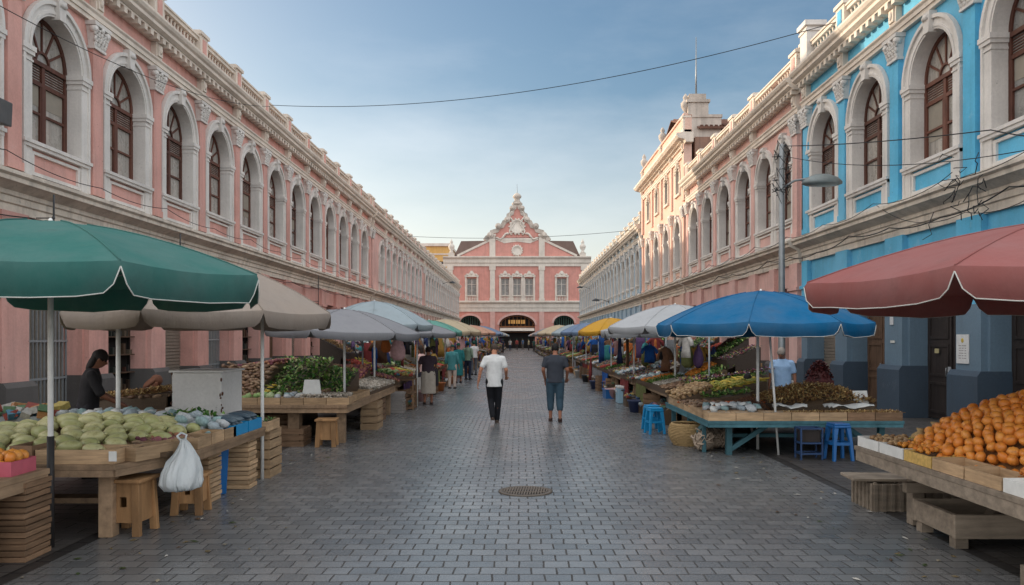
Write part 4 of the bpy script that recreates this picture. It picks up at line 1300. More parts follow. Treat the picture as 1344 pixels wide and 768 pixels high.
def crate_mesh(name, lx, ly, h, m, slats=3, posts=True, th=.014, gap=.02, bottom=True, closed=False):
    q = MB()
    sh = (h - gap * (slats - 1)) / slats
    for k in range(slats):
        z0 = k * (sh + gap)
        jx = rnd.uniform(-.004, .004)
        q.box(-lx / 2 + jx, lx / 2 + jx, -ly / 2, -ly / 2 + th, z0, z0 + sh); q.box(-lx / 2 - jx, lx / 2 - jx, ly / 2 - th, ly / 2, z0, z0 + sh)
        q.box(-lx / 2, -lx / 2 + th, -ly / 2 + th, ly / 2 - th, z0, z0 + sh - .002); q.box(lx / 2 - th, lx / 2, -ly / 2 + th, ly / 2 - th, z0, z0 + sh - .002)
    if posts:
        p = .03
        for sx in (-1, 1):
            for sy in (-1, 1):
                q.box(*sorted((sx * (lx / 2 - th - .001), sx * (lx / 2 - th - p))), *sorted((sy * (ly / 2 - th - .001), sy * (ly / 2 - th - p))), .0, h + .012)
    if bottom: q.box(-lx / 2 + th, lx / 2 - th, -ly / 2 + th, ly / 2 - th, .004, .014)
    if closed: q.box(-lx / 2 + th, lx / 2 - th, -ly / 2 + th, ly / 2 - th, h - .016, h - .004)
    return q.mesh(name, [m])

def slat_stack(name, label, cx, cy, lx, ly, h, m, n=None, cat='crate stack', group=None):
    """a pile of thin slatted trays seen from outside: each tray is a part"""
    t = thing(name, label, cat, (cx, cy, 0), rnd.uniform(-.03, .03), group)
    n = n or int(h / .055)
    hh = h / n
    for k in range(n):
        q = MB(); jx, jy = rnd.uniform(-.012, .012), rnd.uniform(-.012, .012)
        q.box(-lx / 2 + jx, lx / 2 + jx, -ly / 2 + jy, ly / 2 + jy, k * hh + .004, (k + 1) * hh - .008)
        q.box(-lx / 2 + .03, lx / 2 - .03, -ly / 2 + .03, ly / 2 - .03, (k + 1) * hh - .008, (k + 1) * hh + .002)
        q.build('tray', m, t)
    return t

def wood_stool(label, x, y, w, d, h, rz=0, slot=True, m=None):
    t = thing('wooden_stool', label, 'stool', (x, y, 0), rz)
    m = m or STOOLW
    q = MB(); q.box(-w / 2 - .02, w / 2 + .02, -d / 2 - .02, d / 2 + .02, h - .035, h); q.build('seat', m, t, bevel=.008)
    for sx in (-1, 1):
        for sy in (-1, 1):
            q = MB()
            s0, s1 = 1.10, .96
            a = .05
            def cor(z, s):
                X, Y = sx * w / 2 * s, sy * d / 2 * s
                return [(X, Y, z), (X - sx * a * 1.5, Y, z), (X - sx * a * 1.5, Y - sy * a, z), (X, Y - sy * a, z)]
            q.loft([cor(0, s0), cor(h - .036, s1)], 0, False, True); q.build('leg', m, t, bevel=.005)
    q = MB()
    z0 = .12
    for sy in (-1, 1):
        Y0, Y1 = sy * (d / 2 * 1.03), sy * (d / 2 * .93)
        if slot and sy < 0:
            for a, b, c_, d_ in ((-w * .45, -w * .1, z0, h - .037), (w * .1, w * .45, z0, h - .037), (-w * .1, w * .1, z0, h * .5), (-w * .1, w * .1, h * .68, h - .037)):
                q.box(a, b, Y1 + .012, Y1 + .035, c_, d_)
        else:
            q.box(-w * .45, w * .45, *sorted((Y1 - sy * .012, Y1 - sy * .035)), z0, h - .037)
    for sx in (-1, 1):
        X = sx * w / 2 * .93
        q.box(*sorted((X - sx * .012, X - sx * .035)), -d * .42, d * .42, z0, h - .037)
    q.build('panel', m, t)
    return t

def plastic_stool(name, label, x, y, h, m, rz=0, group=None, w=.30):
    t = thing(name, label, 'stool', (x, y, 0), rz, group)
    q = MB(); q.box(-w * .42, w * .42, -w * .42, w * .42, h - .03, h); q.box(-w * .45, w * .45, -w * .45, w * .45, h - .07, h - .03); q.build('seat', m, t, bevel=.012)
    for sx in (-1, 1):
        for sy in (-1, 1):
            q = MB()
            def sec(z, k, a):
                X, Y = sx * w / 2 * k, sy * w / 2 * k
                return [(X, Y, z), (X - sx * a, Y, z), (X - sx * a, Y - sy * a, z), (X, Y - sy * a, z)]
            q.loft([sec(0, 1.12, .045), (sec(h * .5, 1.0, .05)), sec(h - .07, .88, .07)], 0, False, True); q.build('leg', m, t, bevel=.006)
    q = MB()
    for sy in (-1, 1):
        q.box(-w * .46, w * .46, *sorted((sy * w * .49, sy * w * .44)), h * .42, h * .50); q.box(*sorted((sy * w * .49, sy * w * .44)), -w * .44, w * .44, h * .42, h * .50)
    q.build('stretcher', m, t)
    return t

# --- near left: orange table, melon table
table('market_table', 'rough wooden table with oranges in the bottom left corner', [(-6.4, 3.0), (-4.06, 3.0), (-4.06, 6.6), (-6.4, 6.6)], .72,
      [(-4.25, 4.0, .09), (-4.45, 5.5, .09), (-6.2, 6.3, .09), (-6.2, 3.3, .09)], TABLEW, GREYWD, .05, .09)
table('market_table', 'long wooden table heaped with pale green melons', [(-6.7, 6.86), (-3.64, 6.86), (-3.27, 7.8), (-3.27, 9.85), (-6.7, 9.85)], .70,
      [(-3.82, 7.1, .13), (-3.45, 9.6, .10), (-6.5, 7.1, .1), (-6.5, 9.6, .1), (-5.2, 7.1, .1)], TABLEW, TABLEW, .05, .06, shelf=(-6.4, -3.95, 7.3, 7.5, .26))
slat_stack('tray_stack', 'tall stack of thin wooden trays beside the orange table corner', -4.22, 6.42, .34, .36, .66, CRATED, 13)
cr = crate_mesh('wooden_crate', .5, .6, .6, CRATED, 6, True, gap=.012)
o = link('wooden_crate', cr, None, (-4.36, 5.72, 0)); tag(o, 'big slatted wooden crate standing on the ground in the bottom left corner', 'crate')
wood_stool('squat wooden box stool with a dark hand hole, nearest stool on the left', -3.68, 7.24, .33, .32, .53, R(-4))
wood_stool('low wooden box stool half hidden below the hanging plastic bag', -3.46, 8.05, .3, .28, .42, R(3))
slat_stack('tray_stack', 'stack of thin wooden trays just past the hanging plastic bag', -3.58, 8.62, .30, .34, .60, CRATEW, 11)
o = thing('storage_bin', 'tall blue plastic bin squeezed between two tray stacks under the melon table', 'bin', (-3.62, 9.02, 0))
q = MB(); q.lathe([(.16, 0), (.19, .55), (.2, .56), (.2, .6), (.17, .6), (.15, .05), (0, .05)], (0, 0, 0), 4); q.build('tub', BLUEPL, o, bevel=.015)
slat_stack('tray_stack', 'stack of thin wooden trays at the far end of the melon table', -3.46, 9.42, .34, .30, .62, CRATEW, 11)
o = link('wooden_crate', crate_mesh('wooden_crate', .3, .5, .62, CRATEW, 5), None, (-3.42, 10.25, 0)); tag(o, 'upright slatted crate below the basket tray by the white pole', 'crate')
# wooden edging trays on the melon table
def edging(name, label, a, b, h, m, w=.03, cat='tray board', zt=.70):
    q = MB(); q.bar((a[0], a[1], zt + h / 2 + .002), (b[0], b[1], zt + h / 2 + .002), w, h)
    return tag(q.build(name, m, bevel=.005), label, cat)
def tray(label, cx, cy, lx, ly, h, m, z, rz=0, name='wooden_tray', cat='tray', group=None):
    q = MB()
    th = .016
    q.box(-lx / 2, lx / 2, -ly / 2, -ly / 2 + th, 0, h); q.box(-lx / 2, lx / 2, ly / 2 - th, ly / 2, 0, h)
    q.box(-lx / 2, -lx / 2 + th, -ly / 2 + th, ly / 2 - th, 0, h - .003); q.box(lx / 2 - th, lx / 2, -ly / 2 + th, ly / 2 - th, 0, h - .003)
    q.box(-lx / 2 + th, lx / 2 - th, -ly / 2 + th, ly / 2 - th, .003, .012)
    return tag(q.build(name, m, None, (cx, cy, z), rz), label, cat, group)
tray('shallow wooden tray along the near edge of the melon table', -4.02, 7.08, .72, .36, .13, CRATEW, .701)
tray('wooden tray with a pale label at the cut corner of the melon table', -3.52, 7.36, .2, .62, .13, CRATEW, .701, R(-21))
q = MB(); q.box(-.035, .035, -.003, .003, -.045, .045); tag(q.build('price_tag', PAPER, None, (-3.67, 6.885, .775)), 'small white tag fixed to the tray at the melon table corner', 'tag')
for k in range(3):
    tray(('wooden tray of brown roots right of the cut corner on the melon table', 'wooden tray behind the hanging plastic bag', 'wooden tray next past the hanging plastic bag', 'wooden tray beside the nearest blue tray')[k], -3.42, 7.98 + .36 * k, .26, .34, .12, CRATEW, .701)
tray('rough wooden box end at the left side of the melon table by the pole', -4.5, 7.06, .2, .36, .17, CRATED, .701)
# white cabinet
cab = thing('white_cabinet', 'chipped white cabinet standing behind the melon table', 'cabinet', (-4.47, 11.0, 0))
q = MB(); q.box(-.36, .33, -.4, .4, .06, 1.36); q.build('body', WHITEP, cab, bevel=.015)
q = MB(); q.box(-.39, .36, -.43, .43, 1.362, 1.39); q.build('lid', WHITEP, cab, bevel=.006)
for sx in (-.28, .25):
    for sy in (-.3, .3):
        q = MB(); q.box(sx - .03, sx + .03, sy - .03, sy + .03, 0, .06); q.build('foot', POLED, cab)
q = MB()
for k in range(30):
    q.ell((rnd.choice((-.36, .33)) + rnd.uniform(-.02, .02), -.4 + rnd.uniform(-.003, .003), .1 + rnd.random() * 1.25), (.008 + rnd.random() * .012, .004, .01 + rnd.random() * .03), None, 1)
q.build('rust_patches', simple('rust', lin(96, 64, 46), .9), cab)

# ------------------------------------------------------------------ produce
MELONM = fruit_mat('melon_skin', lin(158, 162, 104), lin(202, 196, 146), .38, 5, lin(136, 122, 74))
ORANGEM = fruit_mat('orange_skin', lin(214, 122, 40), lin(228, 156, 72), .4, 7, lin(150, 90, 44))
KUMQM = fruit_mat('yellow_fruit_skin', lin(216, 160, 66), lin(206, 140, 60), .45)
CUKEM = fruit_mat('dark_gourd_skin', lin(56, 74, 88), lin(92, 108, 116), .35, 9)
mm = MB(); v, f = ICO[3]
melon_me = []
for s in range(3):
    q = MB(); rs = random.Random(s)
    vv = v * np.array((.135, .095, .085)); vv = vv * (1 + .04 * np.sin(v[:, [0]] * 3 + s)); q.add(vv, f, 0, True)
    q.tube([(.13, 0, .0), (.15, .004, .01)], .008, 5)
    melon_me.append(q.mesh('melon', [MELONM]))
rs = random.Random(5)
mel = []
row = 0
y = 7.22
while y < 9.35:
    x = -5.9 + (row % 2) * .1
    xm = -3.85 + (.22 if y > 7.7 else 0) - (.35 if y > 8.9 else 0)
    while x < xm:
        mel.append((x + rs.uniform(-.03, .03), y + rs.uniform(-.03, .03), .785 + .15 * math.exp(-((x + 4.75) / .8) ** 2 - ((y - 8.4) / .8) ** 2) + rs.uniform(0, .02)))
        x += .235
    y += .2; row += 1
for (x, y, z) in mel:
    o = link('melon', rs.choice(melon_me), None, (x, y, z)); o.rotation_euler = (rs.uniform(-.4, .4), rs.uniform(-.35, .35), rs.uniform(-.7, .7))
    s = rs.uniform(.72, 1.08); o.scale = (s, s * rs.uniform(.88, 1.05), s * rs.uniform(.8, 1.0))
    tag(o, 'pale green oval melon piled with others on the long wooden table', 'melon', 'melons on the long wooden table')

GREENS = [lin(*c) for c in ((72, 118, 52), (100, 142, 62), (58, 96, 50), (130, 158, 84))]
KINDS = {
    'tomato': ((.04, .04, .036), [(178, 58, 44), (196, 84, 50)], 'b'), 'orange': ((.045, .045, .043), [(214, 126, 42), (224, 148, 60)], 'b'),
    'lime': ((.032, .032, .03), [(110, 146, 58), (140, 166, 76)], 'b'), 'onion': ((.04, .04, .036), [(150, 92, 96), (176, 122, 92), (122, 64, 78)], 'b'),
    'potato': ((.055, .04, .035), [(170, 138, 98), (148, 116, 82), (186, 156, 116)], 'b'), 'cucumber': ((.12, .026, .024), [(60, 96, 52), (78, 116, 60), (48, 80, 52)], 'l'),
    'banana': ((.10, .022, .02), [(212, 182, 74), (190, 176, 80), (158, 164, 70)], 'l'), 'cabbage': ((.10, .10, .085), [(160, 186, 120), (136, 166, 100), (186, 200, 150)], 'b'),
    'garlic': ((.028, .028, .026), [(196, 186, 172), (168, 156, 142), (150, 142, 128)], 'b'), 'eggplant': ((.09, .038, .036), [(66, 44, 74), (84, 56, 92), (46, 36, 58)], 'l'),
    'carrot': ((.09, .020, .018), [(204, 112, 52), (190, 96, 44)], 'l'), 'date': ((.02, .014, .013), [(104, 66, 44), (84, 52, 38), (130, 88, 56)], 'b'),
    'root': ((.075, .035, .03), [(140, 110, 84), (118, 90, 70), (164, 136, 108)], 'l'), 'bag': ((.10, .075, .055), [(196, 200, 202), (214, 214, 210), (168, 180, 186), (150, 176, 176)], 'b'),
    'cloth': ((.10, .07, .035), [(132, 60, 62), (56, 82, 122), (168, 146, 92), (74, 112, 108), (164, 156, 148), (92, 66, 92), (52, 52, 58), (150, 108, 116), (70, 64, 60)], 'b'),
    'packet': ((.05, .04, .02), [(150, 72, 60), (178, 160, 92), (70, 114, 136), (170, 168, 162), (84, 116, 82), (176, 124, 80), (80, 74, 72)], 'x'),
    'leaf': ((.1, .05, .01), [(92, 142, 62), (128, 168, 78), (76, 122, 60), (164, 186, 106), (64, 108, 56), (176, 180, 130)], 'f'),
    'herb': ((.06, .025, .01), [(86, 132, 72), (112, 150, 82), (66, 104, 58), (150, 160, 100)], 'f'),
    'flower': ((.045, .045, .03), [(120, 62, 92), (160, 88, 96), (176, 160, 90), (170, 164, 158), (92, 66, 104), (84, 104, 66)], 'f'),
    'dried': ((.07, .028, .02), [(186, 152, 98), (160, 120, 76), (206, 180, 124), (134, 96, 64)], 'f'),
}
def scatter(q, kind, x0, x1, y0, y1, zf, rs, dens=1., size=1., layers=1, sub=1):
    r, cols, sh = KINDS[kind]
    cols = [lin(*c) for c in cols]
    r = np.array(r) * size
    step = (r[0] + r[1]) * (.92 if sh != 'f' else .62) / dens
    y = y0 + step * .4
    while y < y1:
        x = x0 + step * .4
        while x < x1:
            for L in range(layers):
                xx, yy = x + rs.uniform(-.45, .45) * step, y + rs.uniform(-.45, .45) * step
                z = zf(xx, yy) + (L - .2) * r[2] * 1.5 + rs.uniform(0, .6) * r[2]
                k = rs.uniform(.75, 1.2); c = rs.choice(cols); kk = rs.uniform(.8, 1.15); c = (c[0] * kk, c[1] * kk, c[2] * kk)
                if sh == 'b':
                    q.ell((xx, yy, z), r * k, (rs.uniform(-.6, .6), rs.uniform(-.6, .6), rs.uniform(0, 6.28)), sub, 0, True, c, .12 if kind in ('bag', 'cloth') else .0)
                elif sh == 'l':
                    q.ell((xx, yy, z), r * k, (rs.uniform(-.3, .3), rs.uniform(-.35, .35), rs.gauss(0, .5) + (1.57 if rs.random() < .3 else 0)), sub, 0, True, c)
                elif sh == 'x':
                    q.box(xx - r[0] * k, xx + r[0] * k, yy - r[1] * k, yy + r[1] * k, z - r[2], z + r[2] * 1.5, 0, (rs.uniform(-.5, .5), rs.uniform(-.4, .4), rs.uniform(0, 3)), None, c)
                else:
                    for _ in range(3):
                        a = rs.uniform(0, 6.28); el = rs.uniform(.1, 1.25); l = r[0] * rs.uniform(.8, 1.7); wd = r[1] * rs.uniform(.7, 1.3)
                        d = np.array((math.cos(a) * math.cos(el), math.sin(a) * math.cos(el), math.sin(el))); sd_ = np.array((-math.sin(a), math.cos(a), rs.uniform(-.3, .3)))
                        p = np.array((xx, yy, z)); b = p + d * l * .55; e = p + d * l + np.array((0, 0, -.25 * l))
                        c2 = rs.choice(cols); kk = rs.uniform(.75, 1.25)
                        q.add([p, b + sd_ * wd / 2, e, b - sd_ * wd / 2, b - np.array((0, 0, .12 * l))], [(0, 1, 4), (1, 2, 4), (2, 3, 4), (3, 0, 4)], 0, False, (c2[0] * kk, c2[1] * kk, c2[2] * kk))
            x += step
        y += step

def heap(name, label, cat, patches, x, y, z, rz=0, group=None, core=lin(96, 78, 60), seed=None, stuff=True, recalc=False):
    """patches: (kind, x0, x1, y0, y1, h0, h1, opts) in local metres; h0 at x0 side rising to h1"""
    rs = random.Random(seed if seed is not None else rnd.random())
    q = MB()
    for P in patches:
        kind, x0, x1, y0, y1, h0, h1 = P[:7]
        o = P[7] if len(P) > 7 else {}
        dome = o.get('dome', 0)
        def zf(a, b):
            t = min(1, max(0, (a - x0) / (x1 - x0))); u = min(1, max(0, (b - y0) / (y1 - y0)))
            if o.get('ax') == 'y': t, u = u, t
            return h0 + (h1 - h0) * t + dome * math.sin(PI * t) ** .7 * math.sin(PI * u) ** .7
        if o.get('core', True):
            n = 6
            v = []
            for i in range(n + 1):
                for j in range(n + 1):
                    a = x0 + (x1 - x0) * i / n; b = y0 + (y1 - y0) * j / n
                    v.append((a, b, max(.001, zf(a, b) - .02)))
            f = [(i * (n + 1) + j, (i + 1) * (n + 1) + j, (i + 1) * (n + 1) + j + 1, i * (n + 1) + j + 1) for i in range(n) for j in range(n)]
            q.add(v, f, 0, False, o.get('corecol', core))
            for (a0, b0, a1, b1) in ((x0, y0, x1, y0), (x0, y1, x1, y1), (x0, y0, x0, y1), (x1, y0, x1, y1)):
                q.add([(a0, b0, 0), (a1, b1, 0), (a1, b1, max(.001, zf(a1, b1) - .02)), (a0, b0, max(.001, zf(a0, b0) - .02))], [(0, 1, 2, 3)], 0, False, o.get('corecol', core))
        scatter(q, kind, x0, x1, y0, y1, zf, rs, o.get('dens', 1), o.get('size', 1), o.get('layers', 1), o.get('sub', 1))
    ob = q.build(name, GOODS, None, (x, y, z), rz, recalc=recalc)
    tag(ob, label, cat, group, 'stuff' if stuff else None)
    return ob

# small stuff on the near left tables
heap('root_heap', 'heap of brown knobbly roots along the front edge of the melon table', 'vegetables', [('root', -.5, .85, .05, .3, .05, .07, {}), ], -4.6, 6.92, .702, seed=1)
heap('root_heap', 'brown roots and tubers along the street edge of the melon table', 'vegetables', [('root', -.2, .24, -.3, .75, .1, .06, {'layers': 1}), ('onion', -.28, .1, .1, .5, .12, .1, {})], -3.62, 7.6, .702, seed=2)
heap('bagged_goods', 'white plastic bagged produce between the melons and the blue trays', 'bagged goods', [('bag', -.3, .2, -.3, .35, .14, .05, {'layers': 2}), ('packet', -.4, -.1, -.3, .2, .1, .1, {})], -3.55, 8.85, .702, seed=3)
heap('dark_greens', 'dark green leafy bunches behind the blue trays', 'vegetables', [('leaf', -.5, .3, -.2, .3, .12, .1, {'dome': .08}), ('cabbage', .0, .4, -.2, .3, .06, .05, {'size': .8})], -4.0, 9.45, .702, seed=4)
heap('bagged_goods', 'bags and yellow packets along the back of the melon table', 'bagged goods', [('bag', -1.3, 1.0, -.15, .25, .12, .12, {'layers': 2}), ('banana', -.9, 0, -.3, 0, .12, .12, {'layers': 2})], -5.2, 9.45, .702, seed=5)
heap('bagged_goods', 'crumpled clear plastic bags piled at the left edge behind the oranges', 'bagged goods', [('bag', -.7, .6, -.3, .5, .3, .3, {'layers': 2, 'size': 1.2, 'dome': .25, 'corecol': lin(120, 126, 130)})], -6.15, 7.6, .702, seed=6)
heap('paper_bundles', 'pale flat bundles stacked behind the melons beside the woman in black', 'bundles', [('packet', -.3, .3, -.2, .2, .22, .22, {'size': 1.6, 'layers': 2, 'corecol': lin(150, 156, 160)})], -6.0, 9.3, .702, seed=7)
for k, (yy, lab) in enumerate(((9.02, 'shallow blue tray of dark gourds, nearer of the two'), (9.52, 'shallow blue tray of dark gourds, farther of the two'))):
    tray(lab, -3.5, yy, .42, .46, .13, CYANPL, .701, 0, 'plastic_tray')
    for j in range(7):
        q = MB() if (k == 0 and j == 0) else None
        if q:
            P = [np.array((-.19 + .38 * t, .03 * math.sin(PI * t), .02 * math.sin(PI * t))) for t in np.linspace(0, 1, 9)]
            q.tube(P, [.012, .028, .036, .039, .04, .038, .034, .026, .01], 10)
            gourd = q.mesh('dark_gourd', [CUKEM])
        o = link('dark_gourd', gourd, None, (-3.5 + rs.uniform(-.015, .015), yy - .17 + .057 * j, .795 + .03 * (j % 2)), rs.uniform(-.2, .2))
        tag(o, 'long dark gourd lying in a shallow blue tray', 'gourd', 'gourds in the two blue trays')
        o = link('dark_gourd', gourd, None, (-3.5, yy - .14 + .055 * (j % 6), .865), rs.uniform(-.25, .25)) if j < 6 else None
        if o: tag(o, 'long dark gourd lying in a shallow blue tray', 'gourd', 'gourds in the two blue trays')
tray('wooden tray of green herbs at the far end of the melon table', -3.42, 10.1, .34, .5, .13, CRATEW, .63, 0)
heap('herb_bunch', 'green herbs in the wooden tray by the white pole', 'herbs', [('herb', -.14, .14, -.2, .2, .1, .1, {})], -3.42, 10.1, .64, seed=9)
# plastic bag hanging on the table edge
q = MB()
rs = random.Random(3)
rings = []
for k, (z, rx, ry) in enumerate(((.86, .02, .02), (.80, .05, .04), (.72, .09, .07), (.62, .15, .10), (.50, .19, .13), (.38, .20, .14), (.31, .17, .12), (.28, .08, .06))):
    rings.append([((rx * (1 + .16 * abs(math.sin(4.5 * t + .25 * k)) - .10 * abs(math.sin(11 * t - .3 * k)) + rs.uniform(-.05, .05))) * math.cos(t) + .02 * math.sin(k), (ry * (1 + .16 * math.sin(6 * t + k) + rs.uniform(-.06, .06))) * math.sin(t), z + rs.uniform(-.012, .012)) for t in np.linspace(0, 2 * PI, 80, endpoint=False)])
q.loft(rings)
for sgn in (-1, 1):
    q.tube([(.02 * sgn, 0, .84), (.05 * sgn, .02, .9), (0, .03, .93)], .012, 6)
m, nt2, b, o = new_mat('thin_white_plastic')
b.inputs['Base Color'].default_value = lin(240, 244, 244); b.inputs['Roughness'].default_value = .35
t_ = nd(nt2, 'ShaderNodeBsdfTranslucent'); t_.inputs['Color'].default_value = lin(190, 210, 216)
s_ = nd(nt2, 'ShaderNodeMixShader'); s_.inputs[0].default_value = .25
lk(nt2, b.outputs[0], s_.inputs[1]); lk(nt2, t_.outputs[0], s_.inputs[2]); lk(nt2, s_.outputs[0], o.inputs['Surface'])
bump(nt2, b, noise(nt2, vmul(nt2, nd(nt2, 'ShaderNodeTexCoord').outputs['Object'], (1.6, 1.6, .5)), 16, 7, .75), .6, .03)
PLBAG = m
o = q.build('plastic_bag', PLBAG, None, (-3.27, 7.42, .12), R(62)); o.scale = (1.05, .95, .86)
tag(o, 'white plastic bag hanging off the edge of the melon table', 'bag')

# oranges on the bottom left table
orange_me = []
for s in range(3):
    q = MB(); vv = ICO[2][0] * np.array((.054, .043, .041)) * (1 + .03 * np.sin(ICO[2][0][:, [s]] * 4)); q.add(vv, ICO[2][1], 0, True); q.ell((0, 0, .047), (.006, .006, .003), None, 1)
    orange_me.append(q.mesh('orange', [ORANGEM]))
tray('wooden box of oranges at the left edge of the picture', -4.43, 5.78, .5, .36, .11, CRATEW, .721, R(2))
tray('pink cardboard box of oranges next to the dark pole sleeve', -4.32, 6.32, .42, .34, .12, PINKPL, .721, R(2), 'cardboard_box', 'box')
tray('second pink cardboard box behind the oranges', -4.95, 6.35, .6, .36, .16, PINKPL, .721, R(1), 'cardboard_box', 'box')
rs = random.Random(21)
for (cx, cy, lx, ly, n) in ((-4.43, 5.78, .42, .28, 2), (-4.32, 6.32, .34, .26, 2), (-4.95, 6.35, .5, .26, 1)):
    for L in range(n):
        yy = cy - ly / 2 + L * .04
        while yy <= cy + ly / 2:
            xx = cx - lx / 2 + (L % 2) * .04
            while xx <= cx + lx / 2:
                o = link('tangerine', rs.choice(orange_me), None, (xx + rs.uniform(-.012, .012), yy + rs.uniform(-.012, .012), .79 + .07 * L + rs.uniform(0, .02)))  # oranges, on the same meshes as the right-hand mound
                o.rotation_euler = (rs.random() * 6, rs.random() * 6, 0)
                tag(o, 'ripe orange in one of the boxes on the table at the bottom left', 'tangerine', 'tangerines on the left table')
                xx += .095
            yy += .09
tray('wooden box of oranges behind the box at the left picture edge', -4.95, 5.8, .52, .38, .11, CRATEW, .721, R(1))

# vendor back table
table('back_table', 'low table of dried brown goods behind the two vendors', [(-6.3, 10.9), (-5.0, 10.9), (-5.0, 11.9), (-6.3, 11.9)], .82, [(-6.2, 11.0, .07), (-5.1, 11.0, .07), (-6.2, 11.8, .07), (-5.1, 11.8, .07)], TABLEW, TABLEW)
heap('dried_goods', 'heap of dried brown goods on the low table behind the vendors', 'dried goods', [('dried', -.6, .6, -.45, .45, .12, .25, {'layers': 2}), ('root', -.6, .6, -.5, -.2, .12, .2, {})], -5.65, 11.4, .822, seed=11)

# ------------------------------------------------------------------ second left table (greens)
table('market_table', 'wooden table of leafy vegetables behind the white cabinet', [(-5.0, 13.2), (-2.98, 13.2), (-2.98, 18.4), (-5.0, 18.4)], .68,
      [(-3.95, 13.45, .2), (-3.12, 13.4, .14), (-3.12, 16, .1), (-4.8, 13.4, .1), (-3.12, 18.2, .1)], TABLEW, TABLEW, .06, .08)
wood_stool('tall narrow wooden stool in front of the leafy vegetable table', -3.27, 12.98, .32, .3, .47, R(5), False)
o = link('wooden_crate', crate_mesh('wooden_crate', .34, .6, .55, CRATEW, 4), None, (-3.0, 15.55, 0)); tag(o, 'upright slatted crate leaning at the leafy vegetable table', 'crate')
o = link('wooden_crate', crate_mesh('wooden_crate', .34, .5, .5, CRATED, 4), None, (-3.2, 17.1, 0)); tag(o, 'darker slatted crate under the leafy vegetable table', 'crate')
o = link('wooden_bench', crate_mesh('wooden_bench', 1.1, .5, .3, CRATED, 3), None, (-4.2, 13.15, 0)); tag(o, 'long low slatted bench before the leafy vegetable table', 'bench')
o = link('wooden_crate', crate_mesh('wooden_crate', .6, .5, .46, CRATED, 5), None, (-4.35, 13.95, 0)); tag(o, 'reddish slatted crate deep under the leafy vegetable table', 'crate')
sg_ = thing('folded_board', 'white folded board standing among the vegetables', 'board', (-3.68, 13.55, .68))
q = MB(); q.slab([(-.19, 0), (.19, 0), (.13, .42), (-.13, .42)], -.01, .01); q.build('panel', PAPER, sg_)
q = MB(); q.slab([(-.17, 0), (.17, 0), (.12, .40), (-.12, .40)], .06, .08); q.build('support', PAPER, sg_)
def row_trays(n, x, y0, dy, z, h, m, lab, lx=.36, ly=.4, dx=0):
    for k in range(n):
        tray(lab[k % len(lab)] if isinstance(lab, list) else lab, x + dx * k, y0 + dy * k, lx, ly, h, m, z)
for k in range(5):
    o = tray('wooden tray edging the near end of the leafy vegetable table', -4.75 + .4 * k, 13.4, .39, .3, .12, CRATEW, .681, group='trays along the leafy vegetable table')
for k in range(7):
    o = tray('wooden tray edging the street side of the leafy vegetable table', -3.16, 13.85 + .62 * k, .3, .6, .12, CRATEW, .681, group='street side trays of the leafy vegetable table')
heap('vegetable_heap', 'mixed green and white produce along the front of the leafy vegetable table', 'vegetables',
     [('cabbage', -1.1, -.3, .08, .6, .1, .12, {'size': .7}), ('bag', -.3, .1, .1, .6, .12, .12, {}), ('garlic', .1, .9, .08, .7, .1, .1, {'layers': 2}), ('root', -.3, .5, .5, .9, .1, .2, {'ax': 'y'}), ('lime', -1.1, -.5, .6, 1.1, .2, .16, {})], -3.95, 13.3, .69, seed=12)
heap('leafy_heap', 'tall bank of fresh leafy greens under the slate grey umbrella', 'vegetables',
     [('leaf', -1.15, .0, -.35, 1.6, .10, .72, {'dens': 1.1, 'ax': 'y'}), ('leaf', .0, .6, -.2, 1.3, .10, .50, {'dens': 1.1, 'ax': 'y'}), ('herb', -1.15, .1, 1.6, 2.6, .7, .45, {}), ('banana', -1.2, -.7, -.45, .0, .16, .3, {'ax': 'y'})], -3.85, 14.2, .69, seed=13)
heap('onion_heap', 'onions and garlic along the street side of the leafy vegetable table', 'vegetables',
     [('garlic', .3, .85, .0, 1.4, .16, .08, {'layers': 2}), ('onion', -.4, .3, .9, 2.8, .12, .45, {'layers': 2, 'ax': 'y'}), ('garlic', .3, .85, 1.4, 2.9, .18, .08, {'layers': 2}), ('root', -1.1, -.4, 1.2, 2.8, .6, .45, {'layers': 2})], -3.85, 15.4, .69, seed=14)
heap('crate_goods', 'reddish and brown goods on the raised back of the leafy vegetable stall', 'goods',
     [('root', -.5, .5, -1.2, .2, .75, 1.3, {'layers': 2, 'ax': 'y'}), ('onion', -.5, .5, .2, 1.5, 1.2, 1.35, {'layers': 2}), ('dried', -.5, .5, 1.5, 3.2, 1.0, 1.2, {})], -5.2, 14.6, 0, seed=15)

# ------------------------------------------------------------------ right: oranges table
table('trestle_table', 'grey wooden trestle table heaped with oranges at the right edge', [(3.45, 3.2), (6.6, 3.2), (6.6, 7.85), (3.45, 7.85)], .74,
      [(3.93, 7.55, .12), (6.4, 7.5, .1), (6.4, 3.5, .1), (3.95, 3.6, .1)], GREYWD, GREYWD, .045, .10)
tb = bpy.data.objects['trestle_table']
q = MB(); cx, cy = tb.location[0], tb.location[1]
for sg in (-1, 1):
    q.bar((4.75 - cx + sg * .42, 7.1 - cy, .06), (4.75 - cx + sg * .08, 7.1 - cy, .55), .12, .09)
q.box(4.55 - cx, 4.95 - cx, 7.02 - cy, 7.18 - cy, .45, .69); q.build('trestle', GREYWD, tb)
q = MB(); q.box(3.75 - cx, 4.4 - cx, 7.38 - cy, 7.46 - cy, .34, .44); q.build('rail', GREYWD, tb, bevel=.008)
tr = thing('wooden_trough', 'long low wooden trough bench on the ground under the orange table', 'trough', (4.75, 7.0, 0))
q = MB(); q.box(-.95, .95, -.36, -.31, .09, .30); q.build('board', GREYWD, tr, bevel=.008)
q = MB(); q.box(-.95, .95, .31, .36, .09, .30); q.build('board', GREYWD, tr, bevel=.008)
